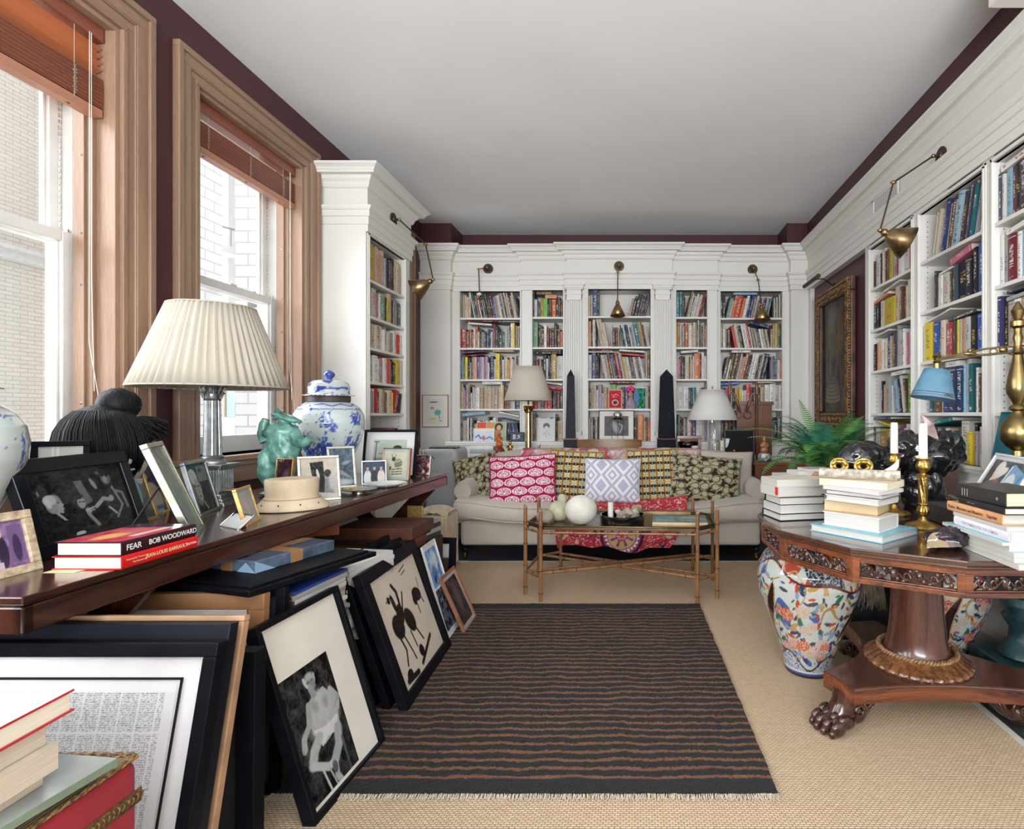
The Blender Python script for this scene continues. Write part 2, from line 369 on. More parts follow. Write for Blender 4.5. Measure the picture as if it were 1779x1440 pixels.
# ---------------------------------------------------------------- book case bays
def bay(M, x0, x1, o0, o1, zs, ztop, label, name='built_in_bookcase', depth=.27, base=True, pil=None):
    """local x along the face, y into the wall; zs shelf tops from the top down"""
    T = thing(name, label, 'bookcase'); T.matrix_world = M
    m = MB(); f = .022
    m.box(x0, o0, 0, f, .93, ztop+.0).box(o1, x1, 0, f, .93, ztop).box(o0, o1, 0, f, ztop-.0, 2.51)
    m.box(x0, x1, 0, f, ztop, 2.51) if ztop < 2.5 else None
    m.box(o0-.018, o0, f, depth, .90, ztop+.02).box(o1, o1+.018, f, depth, .90, ztop+.02).box(o0-.018, o1+.018, f, depth, ztop, ztop+.02)
    m.build('frame', WHITE, T, bevel=.002)
    m = MB()   # bead around the opening
    w = .018
    for a, t in ((.004, .010), (.016, .005)):
        m.box(o0-a-.010, o0-a, -t, 0, .93, ztop+a+.01).box(o1+a, o1+a+.010, -t, 0, .93, ztop+a+.01).box(o0-a-.01, o1+a+.01, -t, 0, ztop+a, ztop+a+.010)
    m.build('bead_moulding', WHITE, T)
    MB().box(o0-.018, o1+.018, depth, depth+.015, .9, ztop+.02).build('back_panel', WHITE, T)
    for z in zs: MB().box(o0, o1, .002, depth, z-.02, z).build('shelf', WHITE, T, bevel=.0015)
    m = MB()
    for x, e in ((o0+.0006, 1), (o1-.0006, -1)):
        for yy in (.05, .20):
            z = .98
            while z < ztop-.04: m.cyl((x-e*.0004, yy, z), (x+e*.0006, yy, z), .0035, n=6); z += .032
    m.build('shelf_pin_holes', mat('pin_hole', (.05, .045, .04), .8), T)
    if base:
        fy = -base
        m = MB().box(x0, x1, fy, depth, 0, .895); m.build('cabinet', WHITE, T, bevel=.002)
        m = MB().box(x0, x1, fy-.03, depth, .915, .93).box(x0, x1, fy-.02, depth, .895, .915); m.build('ledge', WHITE, T, bevel=.003)
        n = 2 if o1-o0 > .5 else 1
        for k in range(n):
            a = x0+.04+(x1-x0-.06)*k/n; b = a+(x1-x0-.06)/n-.02
            d = MB().box(a, b, fy-.018, fy, .14, .85); d.box(a+.05, b-.05, fy-.024, fy-.018, .19, .80)
            dd = d.build('door', WHITE, T, bevel=.003)
            MB().ell(((b-.03) if k == 0 else a+.03, fy-.03, .6), .012, 10, 8).build('knob', BRASS, dd)
        MB().box(x0, x1, fy-.012, fy, 0, .10).build('plinth', WHITE, T)
    return T
ZB = [2.224, 1.908, 1.577, 1.265, .932]
BAYS = []   # (matrix, o0, o1, shelf list incl. top, rows key, phrase)
def MT(x, y, rz): return Matrix.Translation((x, y, 0)) @ Matrix.Rotation(rz, 4, 'Z')
def addbay(key, M, x0, x1, o0, o1, zs, ztop, phrase, base):
    bay(M, x0, x1, o0, o1, zs, ztop, phrase[1], base=base); BAYS.append((key, M, o0, o1, zs, ztop, phrase[0]))
addbay('A', MT(0, 5.75, 0), -1.92, -1.177, -1.84, -1.21, ZB, 2.50, ('leftmost back bay', 'wide white bookcase bay at the left end of the back wall'), .20)
addbay('B', MT(0, 5.70, 0), -1.177, -.70, -1.068, -.75, ZB, 2.50, ('narrow back bay left of centre', 'narrow white bookcase bay left of the centre bay, above the brass column lamp'), .16)
addbay('C', MT(0, 5.65, 0), -.70, .38, -.482, .161, ZB, 2.50, ('centre back bay', 'central white bookcase bay between two fluted pilasters'), .12)
addbay('D', MT(0, 5.70, 0), .38, .859, .432, .753, ZB, 2.50, ('narrow back bay right of centre', 'narrow white bookcase bay right of the centre bay, behind the white lamp'), .16)
addbay('E', MT(0, 5.75, 0), .859, 1.622, .902, 1.549, ZB, 2.50, ('rightmost back bay', 'wide white bookcase bay at the right end of the back wall'), .20)
ML = MT(-1.90, 3.88, PI/2)
addbay('L', ML, 0, .74, .03, .63, [2.178, 1.916, 1.689, 1.443, 1.215, .96], 2.48, ('bookcase beside the window', 'white bookcase jutting from the window wall, side panel toward the camera'), .02)
ZR = [2.16, 1.845, 1.533, 1.215, .93]
MR = MT(1.80, 4.275, -PI/2)
addbay('R', MR, 0, .77, .089, .72, ZR, 2.465, ('right wall bay beside painting', 'white bookcase bay on the right wall beside the dark painting'), .02)
addbay('S', MR, .77, 1.492, .818, 1.449, ZR, 2.465, ('middle right wall bay', 'white bookcase bay on the right wall behind the blue lampshade'), .02)
addbay('T', MR, 1.492, 2.215, 1.535, 2.165, ZR, 2.465, ('right wall bay at photo edge', 'white bookcase bay on the right wall at the right edge of the photo'), .02)
m = MB().box(2.215, 7.2, 0, .3, 0, 2.51); o = m.build('trim_7', WHITE); o.matrix_world = MR; struct(o)
# side panel of left case
m = MB().box(XL, -1.90, 3.862, 3.88, 0, 2.51).box(XL, -1.885, 3.85, 3.88, 0, .12); o = m.build('trim_8', WHITE, bevel=.002); struct(o)
m = MB().box(XL, -1.90, 4.60, 4.62, 0, 2.51); o = m.build('trim_9', WHITE); struct(o)
# fluted pilasters
for k, (a, b) in enumerate(((-.71, -.544), (.204, .367))):
    m = MB(); y = 5.62; n = 6; w = (b-a-.03)/n
    m.box(a, b, y+.022, 5.65, .93, 2.50)
    for i in range(n+1):
        x = a+.015+i*w; m.box(x-w*.26, x+w*.26, y, y+.024, 1.03, 2.385)
    m.box(a, a+.008, y, y+.014, .93, 2.5).box(b-.008, b, y, y+.014, .93, 2.5).box(a, b, y, y+.014, 2.385, 2.5).box(a, b, y, y+.014, .93, 1.03)
    m.box(a-.006, b+.006, y-.008, 5.65, 2.44, 2.455).box(a-.012, b+.012, y-.016, 5.65, 2.49, 2.505).box(a-.02, b+.02, y-.024, 5.65, 2.505, 2.53).box(a-.028, b+.028, y-.03, 5.65, 2.53, 2.545)
    m.box(a-.008, b+.008, y-.008, 5.65, .93, .99)
    o = m.build('trim_%d' % (10+k), WHITE, bevel=.0015); struct(o)
# carpet of woven sisal, with a pale bound edge
def sisal():
    m = bpy.data.materials.new('woven_sisal'); m.use_nodes = True; N, L = nt(m); p = N['Principled BSDF']; p.inputs['Roughness'].default_value = .85
    tc = N.new('ShaderNodeTexCoord'); mp = N.new('ShaderNodeMapping'); mp.inputs['Scale'].default_value = (1, 1, 1); L.new(tc.outputs['Object'], mp.inputs[0])
    br = N.new('ShaderNodeTexBrick'); br.inputs['Scale'].default_value = 1; br.inputs['Brick Width'].default_value = .017; br.inputs['Row Height'].default_value = .0085
    br.inputs['Mortar Size'].default_value = .0022; br.inputs['Mortar Smooth'].default_value = 1; br.inputs['Bias'].default_value = 0
    br.inputs['Color1'].default_value = (.66, .51, .355, 1); br.inputs['Color2'].default_value = (.57, .42, .28, 1); br.inputs['Mortar'].default_value = (.33, .21, .115, 1)
    L.new(mp.outputs[0], br.inputs['Vector'])
    n = N.new('ShaderNodeTexNoise'); n.inputs['Scale'].default_value = 3; n.inputs['Detail'].default_value = 8; L.new(tc.outputs['Object'], n.inputs['Vector'])
    c = mixc(N, L, math_node(N, L, 'MULTIPLY', n.outputs['Fac'], .35), br.outputs['Color'], (.60, .45, .29))
    L.new(c, p.inputs['Base Color'])
    b = N.new('ShaderNodeBump'); b.inputs['Strength'].default_value = .8; b.inputs['Distance'].default_value = .004; b.invert = True
    L.new(br.outputs['Fac'], b.inputs['Height']); L.new(b.outputs[0], p.inputs['Normal']); return m
T = thing('sisal_carpet', 'pale woven sisal carpet covering most of the floor', 'carpet')
MB().box(-2.15, 1.40, -2.9, 4.45, .0, .005).build('woven_field', sisal(), T)
MB().box(1.40, 1.43, -2.9, 4.48, .0, .006).box(-2.15, 1.43, 4.45, 4.48, 0, .006).build('binding', mat('binding_tape', (.55, .52, .45), .8), T)
# ================================================================ WORLD OUTSIDE
def block_mat(name, c, mortar, w, h, ms=.012):
    m = bpy.data.materials.new(name); m.use_nodes = True; N, L = nt(m); p = N['Principled BSDF']; p.inputs['Roughness'].default_value = .85
    tc = N.new('ShaderNodeTexCoord'); sp = N.new('ShaderNodeSeparateXYZ'); cb = N.new('ShaderNodeCombineXYZ'); L.new(tc.outputs['Object'], sp.inputs[0])
    L.new(math_node(N, L, 'ADD', sp.outputs[0], sp.outputs[1]), cb.inputs[0]); L.new(sp.outputs[2], cb.inputs[1])
    br = N.new('ShaderNodeTexBrick'); br.inputs['Scale'].default_value = 1; br.inputs['Brick Width'].default_value = w; br.inputs['Row Height'].default_value = h; br.inputs['Mortar Size'].default_value = ms
    br.inputs['Color1'].default_value = (*c, 1); br.inputs['Color2'].default_value = (*[x*.94 for x in c], 1); br.inputs['Mortar'].default_value = (*mortar, 1)
    L.new(cb.outputs[0], br.inputs['Vector']); L.new(br.outputs['Color'], p.inputs['Base Color'])
    b = N.new('ShaderNodeBump'); b.inputs['Distance'].default_value = .01; b.invert = True; L.new(br.outputs['Fac'], b.inputs['Height']); L.new(b.outputs[0], p.inputs['Normal']); return m
WB = block_mat('white_brick', (.86, .85, .83), (.60, .58, .56), .46, .20)
TB = block_mat('cream_brick', (.80, .75, .67), (.62, .56, .48), .22, .07, .006)
STONE = mat('pale_stone', (.74, .73, .71), .8, var=.05)
WINDK = mat('window_shade', (.30, .31, .33), .2)
def block(name, label, x0, x1, y0, y1, z0, z1, m, wins, group=None, face='-Y', band=()):
    T = thing(name, label, 'building', (x0, y0, z0)); X, Y, Z = x1-x0, y1-y0, z1-z0
    MB().box(0, X, 0, Y, 0, Z).build('wall', m, T)
    for (a, b, c, d) in wins:     # along, width, z, height
        if face == '-Y': MB().box(a, a+b, -.03, .0, c-z0, c+d-z0).box(a-.06, a+b+.06, -.10, 0, c-z0-.10, c-z0, 1).box(a-.04, a+b+.04, -.08, 0, c+d-z0, c+d-z0+.07, 1).build('window', [WINDK, STONE], T)
        else: MB().box(X, X+.02, a, a+b, c-z0, c+d-z0).box(X, X+.12, a-.06, a+b+.06, c-z0-.10, c-z0, 1).box(X, X+.10, a-.04, a+b+.04, c+d-z0, c+d-z0+.10, 1).build('window', [WINDK, STONE], T)
    for z in band: MB().box(-.1, X+.18, -.15, Y, z-z0, z-z0+.14).box(-.1, X+.28, -.25, Y, z-z0+.14, z-z0+.2).build('cornice', STONE, T)
    return T
block('apartment_building', 'tall cream brick facade with narrow windows outside the nearest window', -13, -10.35, 3.5, 9.6, -9, 8.5, TB, [(2.4+k*1.55, .85, z, 1.5) for k in range(2) for z in (-2.9, -.6, 1.7, 4.0)], face='X', band=(3.75,))
block('apartment_building', 'white brick pier standing just right of the cream facade outside', -10.33, -8.3, 9.6, 11, -9, 7.6, WB, [])
block('apartment_building', 'white brick wall filling most of the window behind the pleated lamp', -6.95, -3.2, 9.5, 11, -9, 7.6, WB, [(.25, .35, 3.05, .28)])
block('apartment_building', 'distant pale tower with rows of windows between the white brick walls outside', -20, -11.0, 22, 26, -9, 13.5, STONE, [(2.2+k*1.5, .9, z, 1.3) for k in range(4) for z in (-1.2, 1.2, 3.6, 6, 8.4, 10.8)], band=(7.7,))
T = block('apartment_building', 'pale building with curved railed balconies seen through the upper pane', -14.4, -11.9, 16, 19, -9, 11, STONE, [(1.2, .9, z, 1.2) for z in (2.0, 4.2, 6.4)])
for z in (3.6, 5.8, 8.0):
    m = MB(); pts = [(2.0+1.0*math.cos(t), 0-1.0*math.sin(t)) for t in [PI*i/14 for i in range(15)]]
    m.prism(pts[::-1], z+9-2.2, z+9-2.0)
    b = m.build('balcony', STONE, T)
    m = MB().tube([(x, y, z+9-1.5) for x, y in pts], .03, 6)
    for x, y in pts: m.cyl((x, y, z+9-2), (x, y, z+9-1.5), .015, n=5)
    m.build('railing', WINDK, b)
T = block('apartment_building', 'low brown framed building at the foot of the window behind the lamp', -15, -9.3, 14.4, 15.7, -9, 2.35, TB, [])
for k in range(6):
    for z in (-.2, 1.15): MB().box(2.6+k*.55, 3.0+k*.55, -.04, 0, z+9, z+9.8).box(2.57+k*.55, 2.61+k*.55, -.06, 0, z+9, z+9.8, 1).build('window', [mat('teal_pane', (.35, .52, .50), .2), mat('brown_frame', (.40, .20, .13), .6)], T)
o = MB().box(-40, -3, -20, 60, -9.2, -9).build('ground', STONE); struct(o)
# ================================================================ BOOKS
COL = dict(w=(.72,.70,.66), c=(.62,.53,.39), t=(.47,.34,.21), b=(.03,.045,.14), B=(.05,.13,.45), l=(.26,.42,.55), g=(.02,.08,.05), G=(.16,.40,.04), e=(.025,.16,.19),
    r=(.48,.025,.02), R=(.14,.016,.022), o=(.55,.13,.03), y=(.72,.54,.03), Y=(.50,.28,.05), k=(.012,.012,.016), K=(.06,.062,.075), s=(.33,.33,.33), n=(.13,.062,.035),
    p=(.48,.13,.20), P=(.13,.05,.17), v=(.32,.27,.44), m=(.20,.42,.28), a=(.60,.27,.15), x=(.55,.05,.12))
NM = dict(w='white', c='cream', t='tan', b='navy blue', B='bright blue', l='pale blue', g='dark green', G='bright green', e='teal', r='red', R='maroon', o='orange', y='yellow', Y='mustard',
    k='black', K='charcoal', s='grey', n='brown', p='pink', P='plum', v='lilac', m='mint green', a='salmon', x='crimson')
ROWS = {
'A': ["|s18a18c28c28c27c29\\w19e29K28a18r18w19k28c18s18K29g29n18R28K28b27s17v17c28w28K29c29k18c29s18w19R28k18c18c29K28k18|",
 "|r56n35o26n25w26o27w25k26s25K25b25k16b26w15s16R28|k27b15k35g35w26s17c17k17w28y28n17c17n17w17k16",
 "|b17l17k17y28k26s15K17a28c17P27v28c17p17l17v17w15k15k27b16w16y38K16k17w16s17c27y16o17w17c16s16w17K17p17w17",
 "|t28s17p16v28y18k17w15w17s17w27w27t37t37t37t37t37c27c28Y18|n27n27p16s15w16w25b45",
 "|K15s16c16t16w17k16w17k16t25c26n25c16w26k17w16w16c27w17\\c28k27b27K16b27b17k17"],
'B': ["|k19w26b15n15G16o16G38k16k26o36k26n17n26", "|m48k27n17n26w27R26R26k26K28n36o25", "|n15b15r16R16s16k15k27w16k17b17Y38w17w37", "|r38w15m15R25p25r27r17k27K16R27K27", "|n18t17w27w17w17w37r27c18k17t36"],
'C': ["|c17t17w17|b49k18_9_9_6/t26k27k38K28e17b18R18b19", "|a28k17w29K17\\c29c29c28|_2t17b26R26t16\\k17e16w17b17b17n17w17e16s16w17e38m18a28k18e17c17c17",
 "|w27b39k17k18\\n17w17w17c17t17n28t16B17k18r28b18w18Y17c28c28K18e17r17w17c17b18s18w17c16|c18n28", "|n16t17c28w16v28w15t27t25G39c27t17k27P27K17k17P17e27k17e27n17c28n17", "|s17t17k16w16n37k16s16k17c16t17K17n17s17K16k17w16k17t17s17k27o38c16n17o16"],
'D': ["|e39e39K28k17/k18t29w18k17w27w28w17c28p18R18R28", "|Y17Y28w18s17s27o38w17w27c17c28s18n17c19k17s18K17c17n17t17", "|w16p26R17k27K16c17c27n16c17t16w17o58k16w28w17w17", "|w17w37w37K17b17e27w17w17y16K16n17w16", "|k17m18k17R16c17g17w17w16r17b27w17w17w37v17"],
'E': ["|K28k28/K18w17m17w16o38r48o27w17w28b27b28s27c28K27v27k27s27e17m17|K17c17K18w17k18c18n18", "|t28w26K26n26\\r27w17c28k37w38w18r28w17b16t26s27k28w27c27k17c26|t26t28y28g38",
 "|w17/n27w16n28n28R18w18c17c17o28n17k17w28w28K17n17w18k18k28|K16v17K17g16v16w16o16", "|b17w16r27w16k16Y27y16w16w16r28k17K17b16k16t27w28w28w28w18", "|K17n17k17g17p28s17k27k18t17b17s16k16K17"],
'L': ["|t28y38w18t18c28a17c28t18w17s17k17K17w17k18R18c28c28t17c18", "|w17r27w28w18p17w17m38k17y16t29k17w17s28K27Y17", "|g28t18c28c28r17w18w17t18c27t17s17w18c17r17P17w17", "|c28w17c18w38w17s17r28w28r28c17k18k17w16n17y38w18", "|c27c17s17m17w18r18k27c28t28n17k17c38y17/r28k28K17", "|R65R65R65r15r15r15r15r15w14w14b15w14p14"],
'R': ["|n16w17w27k17c17w18R17n17y28s28p17b17w28w38r38", "|k27s17k17K16w17c17t17y57c28c18n17K16c17c28K18c17", "|k15k16a16c17w17c16w17b28w17Y17K18s19w18e18w18p17c17w17e18", "|_5k17a16c17s28w16\\l27o16k17w18n17|G38n17", "|K16w26Y37c27Y15w17k16P17w16c17w17b17"],
'S': ["|_6/c18k17c18v17s17b29c18K18n28w18l39w18K28w18K19c19e28w19s19w18", "|_6Y15K17c17w17w17w47n17b18K17k57k38k28w18B38", "|w17y58r18B37n16c37p37r29w17K18c16y17s17a27w38k39B38w29", "|_3e26k16n46c17b38b38b38l18w29e28k16w17n16k25", "|k17c26R16v17k17s27K17b16w28t27g16K17w38y26k18s16r17w17w17"],
'T': ["|K18w17l28R17k28K38s17o58w28b27r37k27t28c27", "|w18s18R27w17l28K29Y29w18e38c28k28w28", "|b18k18c29w29t17n18g18k18n38c29w29k18r28b27w28", "|_3w38y38K17n17b28P27r28s28c28k28w27", "|e28w17c28k17r28w28t28b28c17K28w28s28"]}
ORD = ['first','second','third','fourth','fifth','sixth','seventh','eighth','ninth','tenth','eleventh','twelfth','thirteenth','fourteenth','fifteenth','sixteenth','seventeenth','eighteenth','nineteenth','twentieth','twenty-first','twenty-second','twenty-third','twenty-fourth','twenty-fifth','twenty-sixth','twenty-seventh','twenty-eighth','twenty-ninth','thirtieth','thirty-first','thirty-second','thirty-third','thirty-fourth','thirty-fifth','thirty-sixth','thirty-seventh','thirty-eighth','thirty-ninth','fortieth','forty-first','forty-second','forty-third','forty-fourth','forty-fifth']
SHELF = ['top', 'second', 'third', 'fourth', 'fifth', 'lowest']
def book_mat():
    m = bpy.data.materials.new('book_cover'); m.use_nodes = True; N, L = nt(m); p = N['Principled BSDF']; p.inputs['Roughness'].default_value = .42
    a = N.new('ShaderNodeVertexColor'); a.layer_name = 'cover'; t = N.new('ShaderNodeVertexColor'); t.layer_name = 'ink'
    uv = N.new('ShaderNodeUVMap'); uv.uv_map = 'uv'; sp = N.new('ShaderNodeSeparateXYZ'); L.new(uv.outputs[0], sp.inputs[0])
    al = t.outputs['Alpha']; u, v = sp.outputs[0], sp.outputs[1]
    cb = N.new('ShaderNodeCombineXYZ'); L.new(math_node(N, L, 'MULTIPLY', u, 1.6), cb.inputs[0]); L.new(math_node(N, L, 'MULTIPLY', v, 34), cb.inputs[1]); L.new(math_node(N, L, 'MULTIPLY', al, 97), cb.inputs[2])
    n = N.new('ShaderNodeTexNoise'); n.inputs['Scale'].default_value = 1.3; n.inputs['Detail'].default_value = 1; L.new(cb.outputs[0], n.inputs['Vector'])
    f = math_node(N, L, 'GREATER_THAN', n.outputs['Fac'], .53)
    f = math_node(N, L, 'MULTIPLY', f, math_node(N, L, 'LESS_THAN', math_node(N, L, 'ABSOLUTE', math_node(N, L, 'SUBTRACT', u, .5)), .24))
    # text zone per book
    c0 = math_node(N, L, 'MULTIPLY_ADD', al, .25, .42); zone = math_node(N, L, 'LESS_THAN', math_node(N, L, 'ABSOLUTE', math_node(N, L, 'SUBTRACT', v, c0)), math_node(N, L, 'MULTIPLY_ADD', math_node(N, L, 'FRACT', math_node(N, L, 'MULTIPLY', al, 7.3)), .22, .12))
    z2 = math_node(N, L, 'LESS_THAN', math_node(N, L, 'ABSOLUTE', math_node(N, L, 'SUBTRACT', v, .08)), .035)
    z3 = math_node(N, L, 'LESS_THAN', math_node(N, L, 'ABSOLUTE', math_node(N, L, 'SUBTRACT', v, .93)), .008)
    z3 = math_node(N, L, 'MULTIPLY', z3, math_node(N, L, 'GREATER_THAN', math_node(N, L, 'FRACT', math_node(N, L, 'MULTIPLY', al, 5.7)), .6))
    f = math_node(N, L, 'MULTIPLY', f, math_node(N, L, 'MAXIMUM', zone, z2))
    f = math_node(N, L, 'MAXIMUM', f, math_node(N, L, 'MULTIPLY', z3, math_node(N, L, 'GREATER_THAN', u, -1)))
    L.new(mixc(N, L, math_node(N, L, 'MULTIPLY', f, .8), a.outputs[0], t.outputs[0]), p.inputs['Base Color']); return m
BOOKM = book_mat()
def bgeo(w, h, d, soft=False):
    """one closed book standing on z=0, spine toward -y, between x=0..w; returns verts, faces, kind(0 cover 1 pages 2 spine)"""
    t = min(.0028, w*.16); i = .003 if not soft else .0006
    vs = []; fs = []; ks = []
    def bx(x0, x1, y0, y1, z0, z1, k, spine=False):
        b = len(vs); vs.extend([(x0,y0,z0),(x1,y0,z0),(x1,y1,z0),(x0,y1,z0),(x0,y0,z1),(x1,y0,z1),(x1,y1,z1),(x0,y1,z1)])
        for q, f in enumerate([(0,3,2,1),(4,5,6,7),(0,1,5,4),(1,2,6,5),(2,3,7,6),(3,0,4,7)]): fs.append([b+j for j in f]); ks.append(2 if (spine and q == 2) else k)
    bx(0, t, .003, d, 0, h, 0); bx(w-t, w, .003, d, 0, h, 0); bx(t, w-t, .006, d-i, i, h-i, 1)
    # rounded spine
    b = len(vs); n = 4; prof = [(w*j/n, .003-.0032*math.sin(PI*j/n)*min(1, w/.02)) for j in range(n+1)]
    for z in (0, h):
        for x, y in prof: vs.append((x, y, z))
    for j in range(n): fs.append([b+j, b+j+1, b+n+2+j, b+n+1+j]); ks.append(2)
    for z in (0, h):
        for x, y in prof: vs.append((x, y+.004, z))
    q = b+2*(n+1)
    for j in range(n):
        fs.append([b+j+1, b+j, q+j, q+j+1]); ks.append(0); fs.append([b+n+1+j, b+n+2+j, q+n+2+j, q+n+1+j]); ks.append(0)
    return vs, fs, ks
def ink_for(c):
    l = .3*c[0]+.6*c[1]+.1*c[2]
    return random.choice([(.05,.04,.05),(.35,.03,.03),(.05,.07,.2),(.1,.08,.06)]) if l > .25 else random.choice([(.7,.65,.5),(.75,.74,.72),(.6,.42,.12),(.7,.68,.62)])
def book_mesh(name, items):
    """items: list of (Matrix, w, h, d, color, ink, seed)"""
    V, F, K, CC, II, UV = [], [], [], [], [], []
    for (M, w, h, d, c, ink, sd) in items:
        vs, fs, ks = bgeo(w, h, d); b = len(V); V += [tuple(M @ Vector(p)) for p in vs] if M else vs
        for f, k in zip(fs, ks):
            F.append([b+i for i in f]); K.append(1 if k == 1 else 0)
            for i in f:
                CC.append((*c, 1)); II.append((*ink, sd)); p = vs[i]; UV.append((p[0]/w, p[2]/h) if k == 2 else (-5, -5))
    me = bpy.data.meshes.new(name); me.from_pydata(V, [], F); me.materials.append(BOOKM); me.materials.append(PAPER); me.polygons.foreach_set('material_index', K)
    a = me.color_attributes.new('cover', 'FLOAT_COLOR', 'CORNER'); a.data.foreach_set('color', np.array(CC, dtype=np.float32).ravel())
    a = me.color_attributes.new('ink', 'FLOAT_COLOR', 'CORNER'); a.data.foreach_set('color', np.array(II, dtype=np.float32).ravel())
    u = me.uv_layers.new(name='uv'); u.data.foreach_set('uv', np.array(UV, dtype=np.float32).ravel()); me.update(); return me
BL = []    # all shelved books
def parse(s):
    out = []; mode = '|'; i = 0
    while i < len(s):
        ch = s[i]
        if ch in '|/\\': mode = ch; i += 1; out.append(('seg', mode))
        elif ch == '_': out.append(('gap', int(s[i+1]))); i += 2
        else: out.append(('b', ch, int(s[i+1]), int(s[i+2]))); i += 3
    return out
rnd = random.Random(11)
for key, M, o0, o1, zs, ztop, phrase in BAYS:
    tops = [ztop]+[z-.02 for z in zs]
    for r, row in enumerate(ROWS[key][:len(zs)]):
        zf = zs[r]; gap = tops[r]-zf; toks = parse(row); W = o1-o0-.006
        # lay out in units, then scale to the shelf width
        segs = []; mode = '|'
        for t in toks:
            if t[0] == 'seg': segs.append([t[1], []])
            else: segs[-1][1].append(t)
        ang = {'|': 0, '/': math.radians(13), '\\': math.radians(-11)}
        unit = sum((t[1] if t[0] == 'gap' else t[2]*(1/math.cos(ang[sg[0]]))) for sg in segs for t in sg[1])
        nb = sum(1 for sg in segs for t in sg[1] if t[0] == 'b')
        extra = sum(gap*.82*abs(math.sin(ang[sg[0]])) for sg in segs if sg[1])
        u = (W-extra-.0006*nb)/unit; x = o0+.003; cnt = 0
        for sg in segs:
            a = ang[sg[0]]
            if not sg[1]: continue
            if a < 0: x += gap*.82*abs(math.sin(a))
            for t in sg[1]:
                if t[0] == 'gap': x += t[1]*u; continue
                _, cc, wd, hh = t; w = wd*u*rnd.uniform(.94, 1.0); h = min(gap*(.10*hh+.075+rnd.uniform(-.02, .02)), (gap-.004-w*abs(math.sin(a)))/math.cos(a))
                d = min(.25, max(.13, h*rnd.uniform(.68, .8)), .235-.075*((key, r) == ('C', 3))); c0 = COL[cc]; j = rnd.uniform(.58, 1.02); c = tuple(min(.8, q*j+rnd.uniform(-.01, .012)) if q*j > .012 else q for q in c0); c = tuple(max(.005, q) for q in c)
                yy = .012+rnd.uniform(0, .02)+(.075 if (key, r) == ('C', 3) else 0)
                adv = wd*u/math.cos(a)
                zz = zf+.0006+(w*math.sin(a) if a > 0 else 0)
                # pivot at the lower corner that touches the shelf
                if a >= 0: L = Matrix.Translation((x, yy, zf+.0006)) @ Matrix.Rotation(a, 4, 'Y') @ Matrix.Translation((0, 0, 0)); L = Matrix.Translation((0, 0, w*math.sin(a))) @ L
                else: L = Matrix.Translation((x+adv, yy, zf+.0006+0)) @ Matrix.Rotation(a, 4, 'Y') @ Matrix.Translation((-w, 0, 0)); L = Matrix.Translation((0, 0, w*math.sin(-a))) @ L
                G = M @ L; cnt += 1
                p0 = G @ Vector((0, 0, 0)); p1 = G @ Vector((w, 0, 0)); q0 = G @ Vector((0, 0, h))
                def pr(p): return (1103+950*p.x/p.y, 721-950*(p.z-1.2)/p.y) if p.y > .1 else (9999, 9999)
                A0, A1, A2 = pr(p0), pr(p1), pr(q0); ar = abs((A1[0]-A0[0])*(A2[1]-A0[1]))
                vis = ar if (A0[0] < 1772 and A2[1] < 815 and A2[1] > -5) else 0
                if key in 'ABCDE' and A2[1] > 740: vis *= .3
                side = 'left'
                BL.append([vis, G, w, h, d, c, ink_for(c), rnd.random(), cc, ORD[cnt-1], SHELF[r], phrase, wd, a, key, (ORD[cnt-1])])
                x += adv+.0006
            if a > 0: x += gap*.82*abs(math.sin(a))
# books lying flat on top of the rows: (bay, row, x0, length, thickness, depth, colour, tilt deg, description)
LIE = [('A',1,.06,.34,.016,.2,'R',0),('A',1,.08,.25,.018,.16,'w',4),('A',1,.40,.24,.022,.2,'K',0),('A',2,.01,.24,.014,.2,'P',-5),('A',2,.02,.22,.014,.2,'R',-4),('A',2,.34,.22,.012,.18,'c',0),('A',3,.23,.21,.028,.17,'w',0),
 ('A',4,.02,.24,.032,.19,'l',-6),('A',4,.40,.22,.016,.18,'w',12),('A',4,.41,.22,.012,.18,'b',12),('B',2,.0,.30,.02,.2,'K',0),('B',2,.02,.28,.02,.2,'k',0),('B',0,.04,.16,.034,.15,'n',0),('B',0,.13,.12,.036,.15,'a',0),('B',3,.12,.19,.016,.16,'w',8),('B',3,.12,.18,.024,.16,'r',8),
 ('C',2,.03,.22,.016,.2,'R',1),('C',2,.0,.26,.010,.2,'w',0),('C',2,.32,.26,.018,.2,'w',4),('C',2,.34,.24,.016,.2,'r',5),('C',3,.22,.26,.026,.2,'R',0),('D',2,.05,.18,.024,.15,'w',-4),('E',0,.14,.25,.024,.2,'l',0),('E',1,.31,.21,.034,.17,'b',14),('E',2,.12,.20,.024,.16,'w',0),('E',3,.0,.20,.028,.2,'B',-4),('E',3,.38,.18,.014,.2,'c',0),
 ('R',1,.16,.26,.012,.2,'w',-6),('R',1,.02,.24,.020,.2,'a',-8),('R',2,.02,.24,.012,.2,'w',-5),('R',3,.30,.2,.026,.2,'w',-2),('R',4,.02,.26,.020,.2,'b',-2),('R',4,.10,.28,.012,.2,'y',9),
 ('S',1,.30,.2,.04,.22,'p',-10),('S',1,.18,.14,.012,.2,'w',-4),('S',2,.04,.26,.010,.24,'w',-8),('S',2,.28,.26,.018,.2,'K',-3),('S',4,.02,.30,.022,.24,'e',-8),('S',3,.25,.14,.03,.18,'w',0),('T',0,.02,.34,.03,.2,'w',-4),('T',1,.06,.30,.024,.22,'w',-6),('T',2,.06,.40,.014,.24,'K',-2),('T',2,.06,.40,.018,.24,'s',-2)]
LIEG = {}
HT = {}
for b in BL: HT.setdefault((b[14], b[10]), []).append(b)
